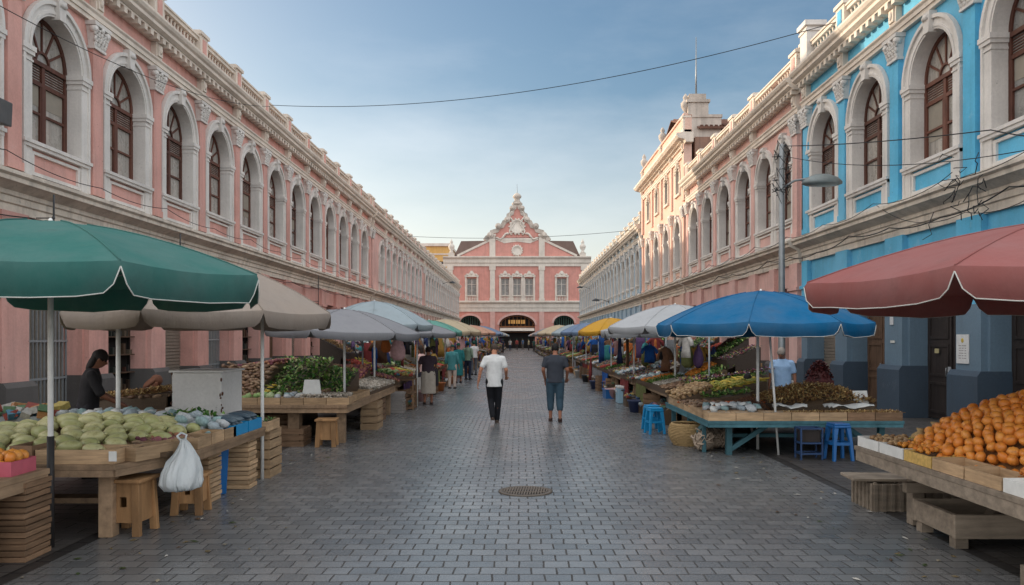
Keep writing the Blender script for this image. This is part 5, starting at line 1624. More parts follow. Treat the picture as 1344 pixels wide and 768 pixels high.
q = MB(); q.box(-.95, -.89, -.309, .309, .10, .295); q.build('end_board', GREYWD, tr, bevel=.008)
q = MB(); q.box(.89, .95, -.309, .309, .10, .295); q.build('end_board', GREYWD, tr, bevel=.008)
q = MB(); q.box(-.888, .888, -.309, .309, .10, .13); q.build('bottom', GREYWD, tr)
for sx in (-1, 1):
    for sy in (-1, 1):
        q = MB(); q.box(sx * .87 - .055, sx * .87 + .055, sy * .28 - .05, sy * .28 + .05, 0, .0995); q.build('leg', GREYWD, tr)
for x, y, lab in ((4.02, 8.35, 'slatted grey crate under the plank left of the orange table leg'), (4.62, 8.45, 'slatted grey crate behind the orange table leg')):
    o = link('wooden_crate', crate_mesh('wooden_crate', .5, .5, .29, GREYWD, 1), None, (x, y, 0))
    q = MB()
    for k in range(6):
        q.box(-.25 + k * .092, -.25 + k * .092 + .04, -.268, -.252, .0, .29)
        q.box(-.268, -.252, -.25 + k * .092, -.25 + k * .092 + .04, .0, .29)
    q.build('slats', GREYWD, o); tag(o, lab, 'crate')
q = MB(); q.box(-.75, .75, -.2, .2, 0, .03); tag(q.build('plank', GREYWD, None, (4.35, 8.32, .306), R(-4), bevel=.005), 'weathered plank laid across two crates by the orange table', 'plank')
q = MB(); q.box(-.45, .45, -.2, .2, 0, .22); q.box(-.46, .46, -.21, -.2001, .06, .12); tag(q.build('wooden_block', GREYWD, None, (4.06, 5.3, 0), R(3), bevel=.008), 'low wooden block in the bottom right corner', 'block')
labs = ['white wooden box at the left tip of the orange table', 'printed white box second along the orange table edge', 'yellow patterned box third along the orange table edge', 'plain wooden box fourth along the orange table edge', 'plain wooden box fifth along the orange table edge', 'white box sixth along the orange table edge', 'pale wooden box last along the orange table edge']
bm_ = [PAPER, PAPER, simple('yellow_print', lin(198, 164, 96), .7, 0, .3, .6, 30), CRATEW, CRATEW, PAPER, GREYWD]
for k in range(7):
    tray(labs[k], 3.62, 7.6 - .47 * k, .28, .45, .10, bm_[k], .741)
# orange mound: every fruit its own object
rs = random.Random(8)
def mound(x, y):
    a = ((x - 4.95) / 1.28) ** 2 + ((y - 6.75) / 1.3) ** 2
    return .60 * max(0, 1 - a) ** .8
q = MB()
n = 24; v = []
for i in range(n + 1):
    for j in range(n + 1):
        a, b = 3.72 + 2.5 * i / n, 5.45 + 2.55 * j / n
        v.append((a, b, .75 + max(0, mound(a, b) - .09)))
q.add(v, [(i * (n + 1) + j, (i + 1) * (n + 1) + j, (i + 1) * (n + 1) + j + 1, i * (n + 1) + j + 1) for i in range(n) for j in range(n)], 0, True)
tag(q.build('sacking_mound', simple('brown_sacking', lin(120, 84, 50), .95)), 'brown sacking mound the oranges are heaped on', 'sacking')
cnt = 0
yy = 5.55; row = 0
while yy < 7.75:
    xx = 3.66 + (row % 2) * .04
    while xx < 5.75:
        h = mound(xx, yy)
        if h > .015 and cnt < 296 and xx < .69 * yy and not (yy > 7.25 and xx > 4.3):
            o = link('orange', rs.choice(orange_me), None, (xx + rs.uniform(-.02, .02), yy + rs.uniform(-.02, .02), .745 + h + rs.uniform(-.01, .03)))
            o.rotation_euler = (rs.random() * 6, rs.random() * 6, 0); s = rs.uniform(.85, 1.15); o.scale = (s, s * rs.uniform(.92, 1.05), s * rs.uniform(.88, 1.2))
            tag(o, 'ripe orange heaped in the big mound on the trestle table at right', 'orange', 'oranges heaped on the trestle table'); cnt += 1
        xx += .083
    yy += .076; row += 1
heap('small_fruit', 'tiny orange fruits spread at the near end of the trestle table', 'fruit', [('date', -.55, .9, -.8, .55, .10, .2, {'layers': 2, 'size': 1.2, 'corecol': lin(150, 96, 50)})], 4.25, 5.1, .742, seed=17).data.materials[0] = GOODS
for P in [bpy.data.objects['small_fruit']]:
    a = P.data.color_attributes['col']; cols = np.zeros(len(P.data.vertices) * 4); a.data.foreach_get('color', cols); cols = cols.reshape(-1, 4); cols[:, :3] = np.array(lin(206, 126, 58)[:3]) * (.7 + .5 * np.repeat(np.random.RandomState(2).rand(len(cols) // 6 + 1), 6)[:len(cols), None]); a.data.foreach_set('color', cols.ravel())
heap('citrus_spread', 'yellow and brown small fruits at the left end of the orange table', 'fruit', [('potato', -.1, .3, -.2, .35, .1, .1, {'size': .7}), ('orange', -.05, .5, -.7, -.2, .1, .16, {'size': .6}), ('banana', .2, .5, -.3, .2, .1, .16, {'size': .5})], 3.62, 7.4, .742, seed=18)
for x, y, r_, lab in ((3.98, 7.55, .10, 'round tied sack at the left foot of the orange mound'), (4.22, 7.72, .12, 'taller tied sack behind the orange mound')):
    q = MB(); q.lathe([(.6 * r_, 0), (r_, .3 * r_), (1.05 * r_, .9 * r_), (.75 * r_, 1.5 * r_), (.25 * r_, 1.8 * r_), (.4 * r_, 2.1 * r_), (.0, 2.1 * r_)], (0, 0, 0), 14)
    tag(q.build('tied_sack', WICKER, None, (x, y, .741)), lab, 'sack')

# ------------------------------------------------------------------ right: teal table under the blue umbrella
tt = table('teal_table', 'teal painted table under the bright blue umbrella', [(2.92, 11.75), (5.95, 11.75), (5.95, 15.2), (2.92, 15.2)], .56,
      [(3.32, 12.05, .09), (3.05, 13.6, .08), (5.7, 12.0, .09), (5.7, 15.0, .08), (3.05, 15.0, .08), (2.99, 12.3, .06)], TEALP, TEALP, .05, .05)
cx, cy = tt.location[0], tt.location[1]
for a, b in (((3.34, 12.05, .08), (3.95, 12.05, .48)), ((3.05, 13.5, .05), (3.0, 12.3, .45)), ((5.66, 12.0, .1), (5.1, 12.0, .48))):
    q = MB(); q.bar((a[0] - cx, a[1] - cy, a[2]), (b[0] - cx, b[1] - cy, b[2]), .06, .07); q.build('brace', TEALP, tt)
q = MB(); q.box(3.3 - cx, 5.7 - cx, 12.9 - cy, 13.0 - cy, .16, .22); q.build('rail', TEALP, tt)
for k in range(7):
    tray('wooden tray along the near edge of the teal table', 3.14 + .43 * k, 11.93, .42, .32, .13, CRATEW if k < 5 else CRATED, .561, 0, group='trays along the near edge of the teal table')
for k in range(6):
    tray('wooden tray along the street edge of the teal table', 3.08, 12.38 + .46 * k, .3, .45, .13, CRATEW, .561, 0, group='trays along the street edge of the teal table')
heap('grain_spread', 'pale grains and white paper sheets in the teal table trays', 'grain', [('garlic', .0, 1.2, .0, .3, .1, .1, {'size': .5}), ('dried', 1.2, 2.95, .0, .3, .1, .12, {'size': .6}), ('bag', .1, .9, .3, .9, .14, .18, {})], 2.98, 11.79, .565, seed=21)
for x, y, w_, d_, rz_, lab in ((3.45, 12.5, .5, .36, .3, 'crumpled white sheet on the left end of the teal table'), (4.35, 12.25, .5, .3, -.2, 'white sheet in the middle of the teal table'), (5.3, 12.25, .7, .34, .1, 'long white sheet at the right end of the teal table')):
    q = MB(); nn = 8; rs2 = random.Random(x)
    vv = [(-w_ / 2 + w_ * i / nn, -d_ / 2 + d_ * j / nn, .03 * rs2.random() + .02 * math.sin(i * 1.1) + .02 * math.sin(j * 1.7)) for i in range(nn + 1) for j in range(nn + 1)]
    q.add(vv, [(i * (nn + 1) + j, (i + 1) * (nn + 1) + j, (i + 1) * (nn + 1) + j + 1, i * (nn + 1) + j + 1) for i in range(nn) for j in range(nn)], 0, True)
    o = q.build('paper_sheet', PAPER, None, (x, y, .73), rz_); tag(o, lab, 'sheet'); mo = o.modifiers.new('t', 'SOLIDIFY'); mo.thickness = .004
heap('dried_heap', 'big heap of dried brown and yellow goods on the right of the teal table', 'dried goods', [('dried', -.8, .9, -.5, .7, .18, .2, {'layers': 2, 'dome': .25}), ('banana', -.5, .5, -.2, .5, .28, .3, {'dome': .12, 'core': False})], 5.0, 13.1, .565, seed=22)
heap('spice_cone', 'grey brown cone of ground spice on the teal table', 'spice', [('date', -.3, .3, -.3, .3, .02, .02, {'dome': .2, 'size': .6, 'layers': 1, 'corecol': lin(96, 82, 74)})], 3.85, 12.75, .64, seed=23)
heap('vegetable_heap', 'mixed yellow, green and tan vegetables behind the blue umbrella pole', 'vegetables', [('carrot', -.4, .9, .0, 1.0, .1, .18, {}), ('leaf', .0, .8, .6, 1.4, .2, .3, {}), ('potato', -.4, .2, 1.0, 2.2, .15, .35, {'layers': 2}), ('banana', .2, 1.2, 1.0, 2.2, .3, .5, {'layers': 2}), ('root', -.4, .2, 0, 1.0, .12, .15, {})], 3.35, 13.0, .565, seed=24)
heap('flower_bank', 'dark purple and green flower bunches behind the teal table', 'flowers', [('leaf', -.8, .8, -.3, .5, .9, 1.1, {}), ('flower', -.9, .9, -.4, .5, .95, 1.2, {'dens': .9, 'core': False}), ('eggplant', -.9, .0, -.5, .0, .8, .9, {})], 4.3, 15.9, 0, seed=25)
plastic_stool('plastic_stool', 'bright blue plastic stool at the right front of the teal table', 4.83, 11.52, .56, BLUEPL, R(6))
ra = thing('wire_rack', 'small blue wire rack standing under the teal table', 'rack', (4.42, 11.62, 0))
q = MB()
for sx in (-1, 1):
    for sy in (-1, 1): q.box(sx * .16 - .012, sx * .16 + .012, sy * .12 - .012, sy * .12 + .012, 0, .48)
for z in (.08, .24, .46):
    for sy in (-1, 1): q.box(-.148, .148, sy * .12 - .01, sy * .12 + .01, z, z + .025)
    for sx in (-1, 1): q.box(sx * .16 - .01, sx * .16 + .01, -.108, .108, z, z + .025)
q.build('frame', simple('dark_blue_wire', lin(40, 66, 104), .5), ra)
q = MB(); q.box(-.14, .14, -.1, .1, .27, .44); q.build('box', DARKW, ra)
def basket(label, x, y, r_, h, m=WICKER):
    t = thing('wicker_basket', label, 'basket', (x, y, 0))
    q = MB()
    nr = 14
    for k in range(nr):
        s = .78 + .3 * math.sin(PI * (k + .5) / nr * .8)
        z = h * (k + .5) / nr
        q.tube([(r_ * s * (1 + .02 * (-1) ** (j + k)) * math.cos(a), r_ * s * (1 + .02 * (-1) ** (j + k)) * math.sin(a), z) for j, a in enumerate(np.linspace(0, 2 * PI, 33))], h / nr * .6, 5)
    q.lathe([(r_ * .8, .01), (0, .012)], (0, 0, 0), 24); q.build('weave', m, t)
    q = MB(); q.tube([(r_ * .92 * math.cos(a), r_ * .92 * math.sin(a), h) for a in np.linspace(0, 2 * PI, 33)], .022, 6); q.build('rim', m, t)
    return t
basket('round straw basket on the ground at the left foot of the teal table', 2.92, 13.15, .30, .36)
heap('basket_straw', 'loose straw filling the round basket by the teal table', 'straw', [('dried', -.18, .18, -.18, .18, .3, .3, {})], 2.92, 13.15, 0, seed=27)
q = MB()
rs = random.Random(77)
for k in range(60):
    a = rs.uniform(0, 6.28); r_ = .16 * math.sqrt(rs.random())
    q.tube([(r_ * math.cos(a), r_ * math.sin(a), .02 + rs.random() * .3), (1.3 * r_ * math.cos(a + .6), 1.3 * r_ * math.sin(a + .6), .1 + rs.random() * .2), (r_ * math.cos(a + 1.5), r_ * math.sin(a + 1.5), .02 + rs.random() * .34)], .014, 5)
q.ell((0, 0, .15), (.17, .15, .15), None, 2)
tag(q.build('net_bundle', simple('pale_netting', lin(176, 158, 140), .9, 0, .2, .4, 30)), 'tangled pale net bundle beside the straw basket', 'bundle').location = (3.02, 12.45, 0)
o = dup(bpy.data.objects['net_bundle'], (3.3, 12.75, 0), 1.3, 'greyer net bundle behind the near teal table leg', kids=False)
pb = thing('cardboard_sign', 'blank white card propped at the right end of the teal table', 'card', (5.72, 12.75, .70), R(8))
q = MB(); q.box(-.13, .13, -.005, .005, 0, .26, 0, (R(-14), 0, 0)); q.build('card', PAPER, pb)
q = MB(); q.box(-.02, .02, .05, .06, 0, .2, 0, (R(14), 0, 0)); q.build('prop', CRATEW, pb)
for x, y, lab in ((2.62, 14.7, 'blue plastic stool by the street beyond the straw basket'), (2.66, 15.25, 'blue plastic stool behind another at the street side of the teal table')):
    plastic_stool('plastic_stool', lab, x, y, .5, CYANPL, R(10))
red = heap('dried_flower_bunch', 'tall dark red dried flower bunch against the slate pier', 'dried flowers', [('flower', -.22, .22, -.2, .2, 1.0, 1.0, {'dome': .32, 'dens': 1.4, 'layers': 2, 'corecol': lin(60, 28, 28)})], 6.15, 15.6, 0, seed=28)
a = red.data.color_attributes['col']; cols = np.zeros(len(red.data.vertices) * 4); a.data.foreach_get('color', cols); cols = cols.reshape(-1, 4)
cols[:, :3] = np.array(lin(84, 34, 34)[:3]) * (.5 + np.random.RandomState(4).rand(len(cols), 1)); a.data.foreach_set('color', cols.ravel())
# ------------------------------------------------------------------ rows of stalls
MIXES = [
    [('banana', {}), ('tomato', {}), ('cabbage', {}), ('leaf', {}), ('onion', {})],
    [('root', {}), ('garlic', {}), ('leaf', {}), ('orange', {}), ('bag', {})],
    [('leaf', {}), ('cucumber', {}), ('carrot', {}), ('potato', {}), ('garlic', {})],
    [('packet', {}), ('flower', {}), ('cloth', {}), ('bag', {}), ('packet', {})],
    [('cloth', {}), ('packet', {}), ('flower', {}), ('cloth', {}), ('dried', {})],
    [('flower', {}), ('leaf', {}), ('date', {'size': 1.6}), ('tomato', {}), ('packet', {})],
]
WHAT = ['bananas, tomatoes and cabbages', 'roots, garlic and greens', 'greens, cucumbers and carrots', 'packets, flowers and cloth', 'folded cloth and packets', 'flowers, greens and small fruit']
FRONT_ME, BACK_ME, LOW_ME = [], [], []
for i, mx in enumerate(MIXES):
    P = []
    y = -2.05
    rs = random.Random(40 + i)
    for k, (kind, o) in enumerate(mx):
        L = .82
        o = dict(o); o['layers'] = 1; o['size'] = o.get('size', 1) * .82
        P.append((kind, 0, .75, y, y + L, .10 + rs.random() * .06, .30, o))
        kind2 = mx[(k + 2) % 5][0]
        P.append((kind2, .75, 1.45, y, y + L, .30 + rs.random() * .1, .58 + rs.random() * .2, {'layers': 1, 'size': .82}))
        y += L
    h = heap('tmp_heap', 'x', 'x', P, 0, 0, 0, seed=60 + i)
    FRONT_ME.append(h.data); bpy.data.objects.remove(h)
    P = []; y = -2.05
    for k in range(5):
        kind = MIXES[(i + 3) % 6][k][0]
        P.append((kind, 0, .7, y, y + .82, 1.25 + rs.random() * .25, 1.6 + rs.random() * .3, {'size': .8, 'corecol': lin(70, 58, 50)}))
        y += .82
    h = heap('tmp_heap', 'x', 'x', P, 0, 0, 0, seed=80 + i)
    BACK_ME.append(h.data); bpy.data.objects.remove(h)
    P = [('bag', 0, .3, -1.9, -1.2, .2, .35, {}), ('cloth', 0, .35, -1.1, -.3, .3, .4, {}), ('root', .0, .3, -.2, .5, .2, .3, {}), ('packet', 0, .3, .6, 1.2, .25, .4, {}), ('cloth', .05, .3, 1.3, 1.9, .35, .45, {})]
    rs.shuffle(P)
    P = [(p[0], p[1], p[2], -1.95 + .78 * j, -1.95 + .78 * j + rs.uniform(.45, .7), p[5], p[6], p[7]) for j, p in enumerate(P)]
    h = heap('tmp_heap', 'x', 'x', P, 0, 0, 0, seed=90 + i)
    LOW_ME.append(h.data); bpy.data.objects.remove(h)

def garment_mesh(kind, seed):
    rs = random.Random(seed)
    q = MB()
    def ringat(z, w, d, k=0):
        return [(w * math.cos(t) * (1 + .04 * math.sin(5 * t + k)), d * math.sin(t) + .012 * math.sin(3 * t + z * 9), z) for t in np.linspace(0, 2 * PI, 18, endpoint=False)]
    if kind == 'shirt':
        q.loft([ringat(z, w, d, z * 7) for z, w, d in ((0, .06, .02), (-.05, .18, .04), (-.2, .19, .05), (-.45, .2, .06), (-.66, .22, .07))])
        for sg in (-1, 1):
            q.tube([(sg * .14, 0, -.07), (sg * .26, 0, -.18), (sg * .32, 0, -.32)], [.06, .06, .065], 8)
    elif kind == 'dress':
        q.loft([ringat(z, w, d, z * 7) for z, w, d in ((0, .05, .02), (-.06, .15, .04), (-.3, .13, .05), (-.6, .2, .08), (-1.0, .27, .11))])
    elif kind == 'sack':
        q.loft([ringat(z, w, d, z * 7) for z, w, d in ((0, .02, .02), (-.08, .04, .04), (-.2, .11, .1), (-.4, .17, .14), (-.55, .16, .13), (-.64, .08, .06))])
    else:
        q.loft([ringat(z, w, d, z * 7) for z, w, d in ((0, .2, .02), (-.3, .21, .035), (-.7, .2, .03), (-.95, .21, .04))])
    q.tube([(0, 0, .07), (.025, 0, .045), (.0, 0, -.01)], .006, 4)
    return q.mesh('hanging_' + kind, [CLOTHO])
GARM = {k: [garment_mesh(k, s) for s in range(2)] for k in ('shirt', 'dress', 'sack', 'sheet')}
COLN = {'dark red': (116, 50, 50), 'mustard': (158, 124, 62), 'navy': (44, 56, 92), 'bright blue': (38, 88, 158), 'pale pink': (188, 150, 150), 'white': (178, 174, 168), 'black': (38, 38, 42), 'purple': (84, 62, 96),
        'teal': (54, 122, 124), 'brown': (112, 82, 62), 'grey': (128, 128, 130), 'olive': (104, 108, 66), 'orange': (176, 102, 52)}
def hang(kind, x, y, z, cname, where, rz=0, sc=1, group=None):
    o = link('hanging_' + kind, rnd.choice(GARM[kind]), None, (x, y, z), rz)
    o.color = lin(*COLN[cname]); o.scale = (sc, sc, sc)
    noun = {'shirt': 'shirt', 'dress': 'dress', 'sack': 'sack', 'sheet': 'cloth'}[kind]
    return tag(o, f'{cname} {noun} hanging {where}', {'shirt': 'shirt', 'dress': 'dress', 'sack': 'sack', 'sheet': 'cloth'}[kind], group)

proto = {}
def stall_table(x, y, left, label, group, far):
    key = (left, far)
    if key not in proto:
        t = thing('stall_table', label, 'table', (x, y, 0), PI if left else 0, group)
        q = MB(); q.box(0, 1.45, -2.05, 2.05, .60, .65); q.build('tabletop', TABLEW, t)
        if not far:
            for sx in (.1, 1.35):
                for sy in (-1.9, 0, 1.9):
                    q = MB(); q.box(sx - .045, sx + .045, sy - .045, sy + .045, 0, .5995); q.build('leg', TABLEW, t)
            q = MB()
            q.prism([(-.02, 0)] * 0 or [(-1.9, .3), (1.9, .3), (1.9, .34), (-1.9, .34)], .15, 1.3); q.build('shelf', TABLEW, t)
        else:
            for sy in (-1.8, 1.8):
                q = MB(); q.box(.1, 1.3, sy - .05, sy + .05, 0, .5995); q.build('trestle', TABLEW, t)
        proto[key] = t; KIDS[t.name] = list(t.children)
        return t
    return dup(proto[key], (x, y, 0), None, label, group)

CR1 = crate_mesh('wooden_crate', .42, .55, .30, CRATEW, 3)
CR2 = crate_mesh('wooden_crate', .38, .5, .52, CRATED, 5)
TUB = MB(); TUB.lathe([(.15, 0), (.2, .26), (.22, .27), (.22, .3), (.19, .3), (.14, .02), (0, .02)], (0, 0, 0), 16); TUBM = TUB.mesh('plastic_tub', [PLASO])

DRAPE = []
for k in range(2):
    q = MB(); rr_ = random.Random(k); N1, N2 = 40, 6
    front = [[(.03 * math.sin(i * 1.05 + k) * (1 - j / N2 * .8) + .02 * math.sin(i * .37), -.85 + 1.7 * i / N1, .10 + .57 * j / N2 + .04 * math.sin(i * .5 + k) * (1 - j / N2)) for i in range(N1 + 1)] for j in range(N2 + 1)]
    q.add([p for r_ in front for p in r_], [(j * (N1 + 1) + i, j * (N1 + 1) + i + 1, (j + 1) * (N1 + 1) + i + 1, (j + 1) * (N1 + 1) + i) for j in range(N2) for i in range(N1)], 0, True)
    q.add([(p[0] + .012, p[1], p[2]) for r_ in front for p in r_], [(j * (N1 + 1) + i, j * (N1 + 1) + i + 1, (j + 1) * (N1 + 1) + i + 1, (j + 1) * (N1 + 1) + i) for j in range(N2) for i in range(N1)], 0, True)
    DRAPE.append(q.mesh('draped_cloth', [CLOTHO]))
LMARK = {0: 'under the light grey drooping umbrella', 1: 'under the faded teal umbrella', 2: 'between the faded teal and cream umbrellas', 3: 'under the cream umbrella on the left', 4: 'just past the left cream umbrella', 5: 'short of the pale peach umbrella',
         6: 'under the pale peach umbrella', 7: 'just past the pale peach umbrella', 8: 'by the deepest left umbrella'}
RMARK = {0: 'under the big off-white umbrella', 1: 'by the small off-white umbrella', 2: 'under the yellow umbrella', 3: 'just past the yellow umbrella', 4: 'under the right blue-grey umbrella', 5: 'under the right pale blue umbrella', 6: 'past the right pale blue umbrella',
         7: 'short of the right cream umbrella', 8: 'under the right cream umbrella', 9: 'past the right cream umbrella'}
rs = random.Random(99)
for left in (True, False):
    y = 21.2 if left else 18.0
    i = 0
    sg = -1 if left else 1
    side = 'left' if left else 'right'
    while y < 119:
        far = y > 58
        mark = (LMARK if left else RMARK).get(i)
        jit = rs.uniform(-.12, .12)
        # rows draw in a little towards the hall, as in the photo
        xe = 3.05 - .75 * min(1, max(0, (y - 25) / 60)) + jit
        x = sg * xe
        fg = None if mark else f'far {side} stalls'
        m1 = mark or f'far down the {side} row'
        stall_table(x, y, left, f'wooden stall table {m1}' if mark else f'plain stall table {m1}', None if mark else f'far {side} stall tables', far)
        a = (i * 2 + (0 if left else 1)) % 6 if y < 27 else 3 + (i + (0 if left else 1)) % 3 if i % 3 else (i % 6)
        rz = PI if left else 0
        for nm, me, dx, z, lab in (('produce_heap', FRONT_ME[a], 0, .651, f'{WHAT[a]} on the stall {m1}'), ('goods_shelf', BACK_ME[(a + 1 + i) % 6], 1.28, 0, f'raised bank of goods at the back of the stall {m1}'), ('goods_clutter', LOW_ME[(a + i) % 6], -.14, 0, f'bags and bundles at the foot of the stall {m1}')):
            o = link(nm, me, None, (x + sg * dx, y, z), rz)
            if not mark: lab = {'produce_heap': f'mixed colourful goods on stalls far down the {side} row', 'goods_shelf': f'raised colourful goods behind stalls far down the {side} row', 'goods_clutter': f'bundles below stalls far down the {side} row'}[nm]
            tag(o, lab, 'goods', None if mark else f'{nm.replace("_", " ")} far {side}', 'stuff')
        # hanging goods
        used = set()
        nh = 11 if not far else 6
        for k in range(nh):
            cn = rs.choice([c for c in COLN if c not in used]); used.add(cn)
            kd = rs.choice(['shirt', 'dress', 'sheet', 'sack', 'shirt'])
            hx_ = x + sg * (rs.uniform(.5, 1.5) if not far else rs.uniform(.3, 1.2))
            o = hang(kd, hx_, y - 1.8 + 3.6 * (k + .5) / nh, rs.uniform(1.5, 1.98), cn, (f'over the stall {m1}' if mark else f'over stalls far down the {side} row'), rs.uniform(-.5, .5) + PI / 2 * rs.randrange(2), rs.uniform(.7, 1), None if mark else f'{cn} {kd}s far {side}')
        # line and posts
        q = MB(); q.tube([(x + sg * .9, y - 2.05, 0), (x + sg * .9, y - 2.05, 2.05)], .022, 6); q.tube([(x + sg * .9, y - 2.05, 2.0), (x + sg * .9, y + 2.05, 2.0)], .014, 5)
        tag(q.build('clothes_rail', STEEL), f'thin metal rail above the stall {m1}' if mark else f'thin metal rail far down the {side} row', 'rail', None if mark else f'rails far {side}')
        if y < 60:
            for k in range(3):
                o = link('wooden_crate', rs.choice([CR1, CR2]), None, (x + sg * rs.uniform(-.05, .25), y - 1.6 + 1.5 * k, 0), rs.uniform(-.2, .2))
                tag(o, f'slatted crate on the ground below the stall {m1}', 'crate', f'crates below the stall {m1}')
            for k in range(2):
                if rs.random() < .75:
                    cn = rs.choice(list(COLN))
                    o = link('draped_cloth', DRAPE[k], None, (x - sg * .06, y - .95 + 1.95 * k + rs.uniform(-.1, .1), 0), rs.uniform(-.04, .04)); o.color = lin(*COLN[cn])
                    tag(o, f'{cn} cloth draped before the stall {m1}, {("nearer", "farther")[k]} half', 'cloth')
            cn = rs.choice(list(COLN))
            o = link('plastic_tub', TUBM, None, (x - sg * .18, y + .9, 0)); o.color = lin(*COLN[cn]); tag(o, f'{cn} plastic tub before the stall {m1}', 'tub')
        y += 4.25; i += 1
# litter along the stall fronts
q = MB(); rs5 = random.Random(31)
for k in range(420):
    sg = rs5.choice((-1, 1)); yy = 5 + 40 * rs5.random() ** 1.6; xx = sg * (3.0 + rs5.gauss(.25, .45))
    if abs(xx) < 1.6: continue
    l = rs5.uniform(.015, .05); a = rs5.uniform(0, 6.28); c_ = rs5.choice([lin(84, 92, 52), lin(120, 104, 70), lin(190, 186, 176), lin(96, 72, 50), lin(66, 80, 44), lin(150, 140, 120)])
    d = np.array((math.cos(a), math.sin(a), 0)); e = np.array((-math.sin(a), math.cos(a), 0)); p = np.array((xx, yy, .004))
    q.add([p - d * l, p + e * l * .5 + (0, 0, .006), p + d * l + (0, 0, rs5.uniform(.001, .012)), p - e * l * .5 + (0, 0, .004), p + np.array((0, 0, .012))], [(0, 1, 4), (1, 2, 4), (2, 3, 4), (3, 0, 4)], 0, False, c_)
tag(q.build('litter', GOODS, recalc=False), 'scraps of leaf and paper scattered on the paving in front of the stalls', 'litter', None, 'stuff')
# cartons stacked behind the stalls
CART = []
CARTM = [simple('brown_carton', lin(166, 130, 94), .85, 0, .2, .2), simple('white_carton', lin(196, 192, 186), .8, 0, .2, .15), simple('blue_carton', lin(84, 112, 146), .8, 0, .2, .2)]
for m_ in CARTM:
    q = MB(); q.box(-.25, .25, -.18, .18, 0, .3); q.box(-.25, .25, -.012, .012, .3005, .304); q.box(-.2505, -.2501, -.03, .03, .1, .3); CART.append(q.mesh('carton', [m_]))
rs5 = random.Random(32)
for left in (True, False):
    sg = -1 if left else 1
    for k in range(16):
        yy = (19.5 if left else 16.5) + 2.4 * k; h_ = rs5.randrange(2, 5)
        for j in range(h_):
            ci = rs5.randrange(3)
            o = link('carton', CART[ci], None, (sg * 5.75 + rs5.uniform(-.06, .06), yy + rs5.uniform(-.05, .05), .305 * j), rs5.uniform(-.25, .25))
            tag(o, f'{("brown", "white", "blue")[ci]} carton in the stacks behind the {"left" if left else "right"} row of stalls', 'carton', f'{("brown", "white", "blue")[ci]} cartons behind the {"left" if left else "right"} stalls')
# far umbrellas nothing tells apart
fu = None
for left in (True, False):
    sg = -1 if left else 1
    for k, y in enumerate((72, 82, 93, 104, 114)):
        lab = f'small pale umbrella far down the {"left" if left else "right"} row of stalls'
        fab = (F_WHITE, F_BGREY, F_CREAM, F_LBLUE, F_PINKC)[(k + (0 if left else 2)) % 5]
        lab = {F_WHITE: 'tiny off-white', F_BGREY: 'tiny blue-grey', F_CREAM: 'tiny cream', F_LBLUE: 'tiny pale blue', F_PINKC: 'tiny peach'}[fab] + f' umbrella far down the {"left" if left else "right"} row'
        umbrella('market_umbrella', lab, 'umbrella', sg * 2.9, y, 2.0, 2.7, 1.6, fab, 8, .3 * k, .14, pipe=False, rib=False)
# singular things along the rows
hang('sack', -3.0, 18.9, 1.98, 'pale pink', 'by its neck from the front of the slate grey umbrella', 0, 1.1)
hang('sack', -3.35, 19.2, 1.95, 'orange', 'beside the pale pink sack on the left row', 0, .75)
hang('sheet', 3.0, 28.2, 2.0, 'bright blue', 'in long folds at the street side of the yellow umbrella', R(80), 1.15)
hang('sheet', 3.15, 28.9, 1.9, 'bright blue', 'just behind the long bright blue cloth by the yellow umbrella', R(60), 1.0)
hang('dress', 2.85, 30.2, 1.05, 'dark red', 'low in front of the stall just past the yellow umbrella', R(80), .9)
hang('sheet', 2.98, 20.9, 1.8, 'brown', 'at the street side of the small off-white umbrella', R(70), .8)
for x, y, lab in ((2.85, 23.3, 'open blue plastic crate on the paving, left of the pair'), (3.32, 23.2, 'open blue plastic crate on the paving, right of the pair')):
    t = thing('plastic_crate', lab, 'crate', (x, y, 0), R(4))
    q = MB()
    for (a, b, c_, d_) in ((-.24, .24, -.3, -.28), (-.24, .24, .28, .3), (-.24, -.22, -.28, .28), (.22, .24, -.28, .28)):
        q.box(a, b, c_, d_, 0, .27)
    q.box(-.22, .22, -.28, .28, .004, .02); q.build('tub', BLUEPL, t)
    q = MB()
    for (a, b, c_, d_) in ((-.26, .26, -.32, -.3), (-.26, .26, .3, .32), (-.26, -.24, -.3, .3), (.24, .26, -.3, .3)):
        q.box(a, b, c_, d_, .24, .28)
    q.build('rim', BLUEPL, t)
cl_ = thing('cool_box', 'pale blue cool box standing before the stall beside the small off-white umbrella', 'cool box', (3.0, 21.6, 0))
q = MB(); q.box(-.22, .22, -.3, .3, 0, .42); q.build('body', simple('pale_blue_plastic', lin(150, 186, 204), .45, 0, .5, .1), cl_, bevel=.02)
q = MB(); q.box(-.23, .23, -.31, .31, .421, .48); q.build('lid', PAPER, cl_, bevel=.015)
q = MB(); q.tube([(-.235, -.2, .3), (-.27, -.2, .36), (-.27, .2, .36), (-.235, .2, .3)], .012, 6); q.build('handle', PAPER, cl_)
slat_stack('tray_stack', 'loose stack of plastic wrapped trays by the street past the leafy vegetable table', -3.1, 18.9, .5, .5, .5, simple('wrapped_trays', lin(150, 144, 140), .5), 8)
t = thing('tall_rack', 'narrow shelf of goods on the street side just past the plastic wrapped trays', 'shelf', (-2.95, 19.8, 0))
for z in (.02, .4, .75):
    q = MB(); q.box(-.25, .25, -.3, .3, z, z + .03); q.build('shelf_board', CRATED, t)
for sx in (-.24, .24):
    for sy in (-.29, .29):
        q = MB(); q.box(sx - .02, sx + .02, sy - .02, sy + .02, 0, .78); q.build('post', CRATED, t)
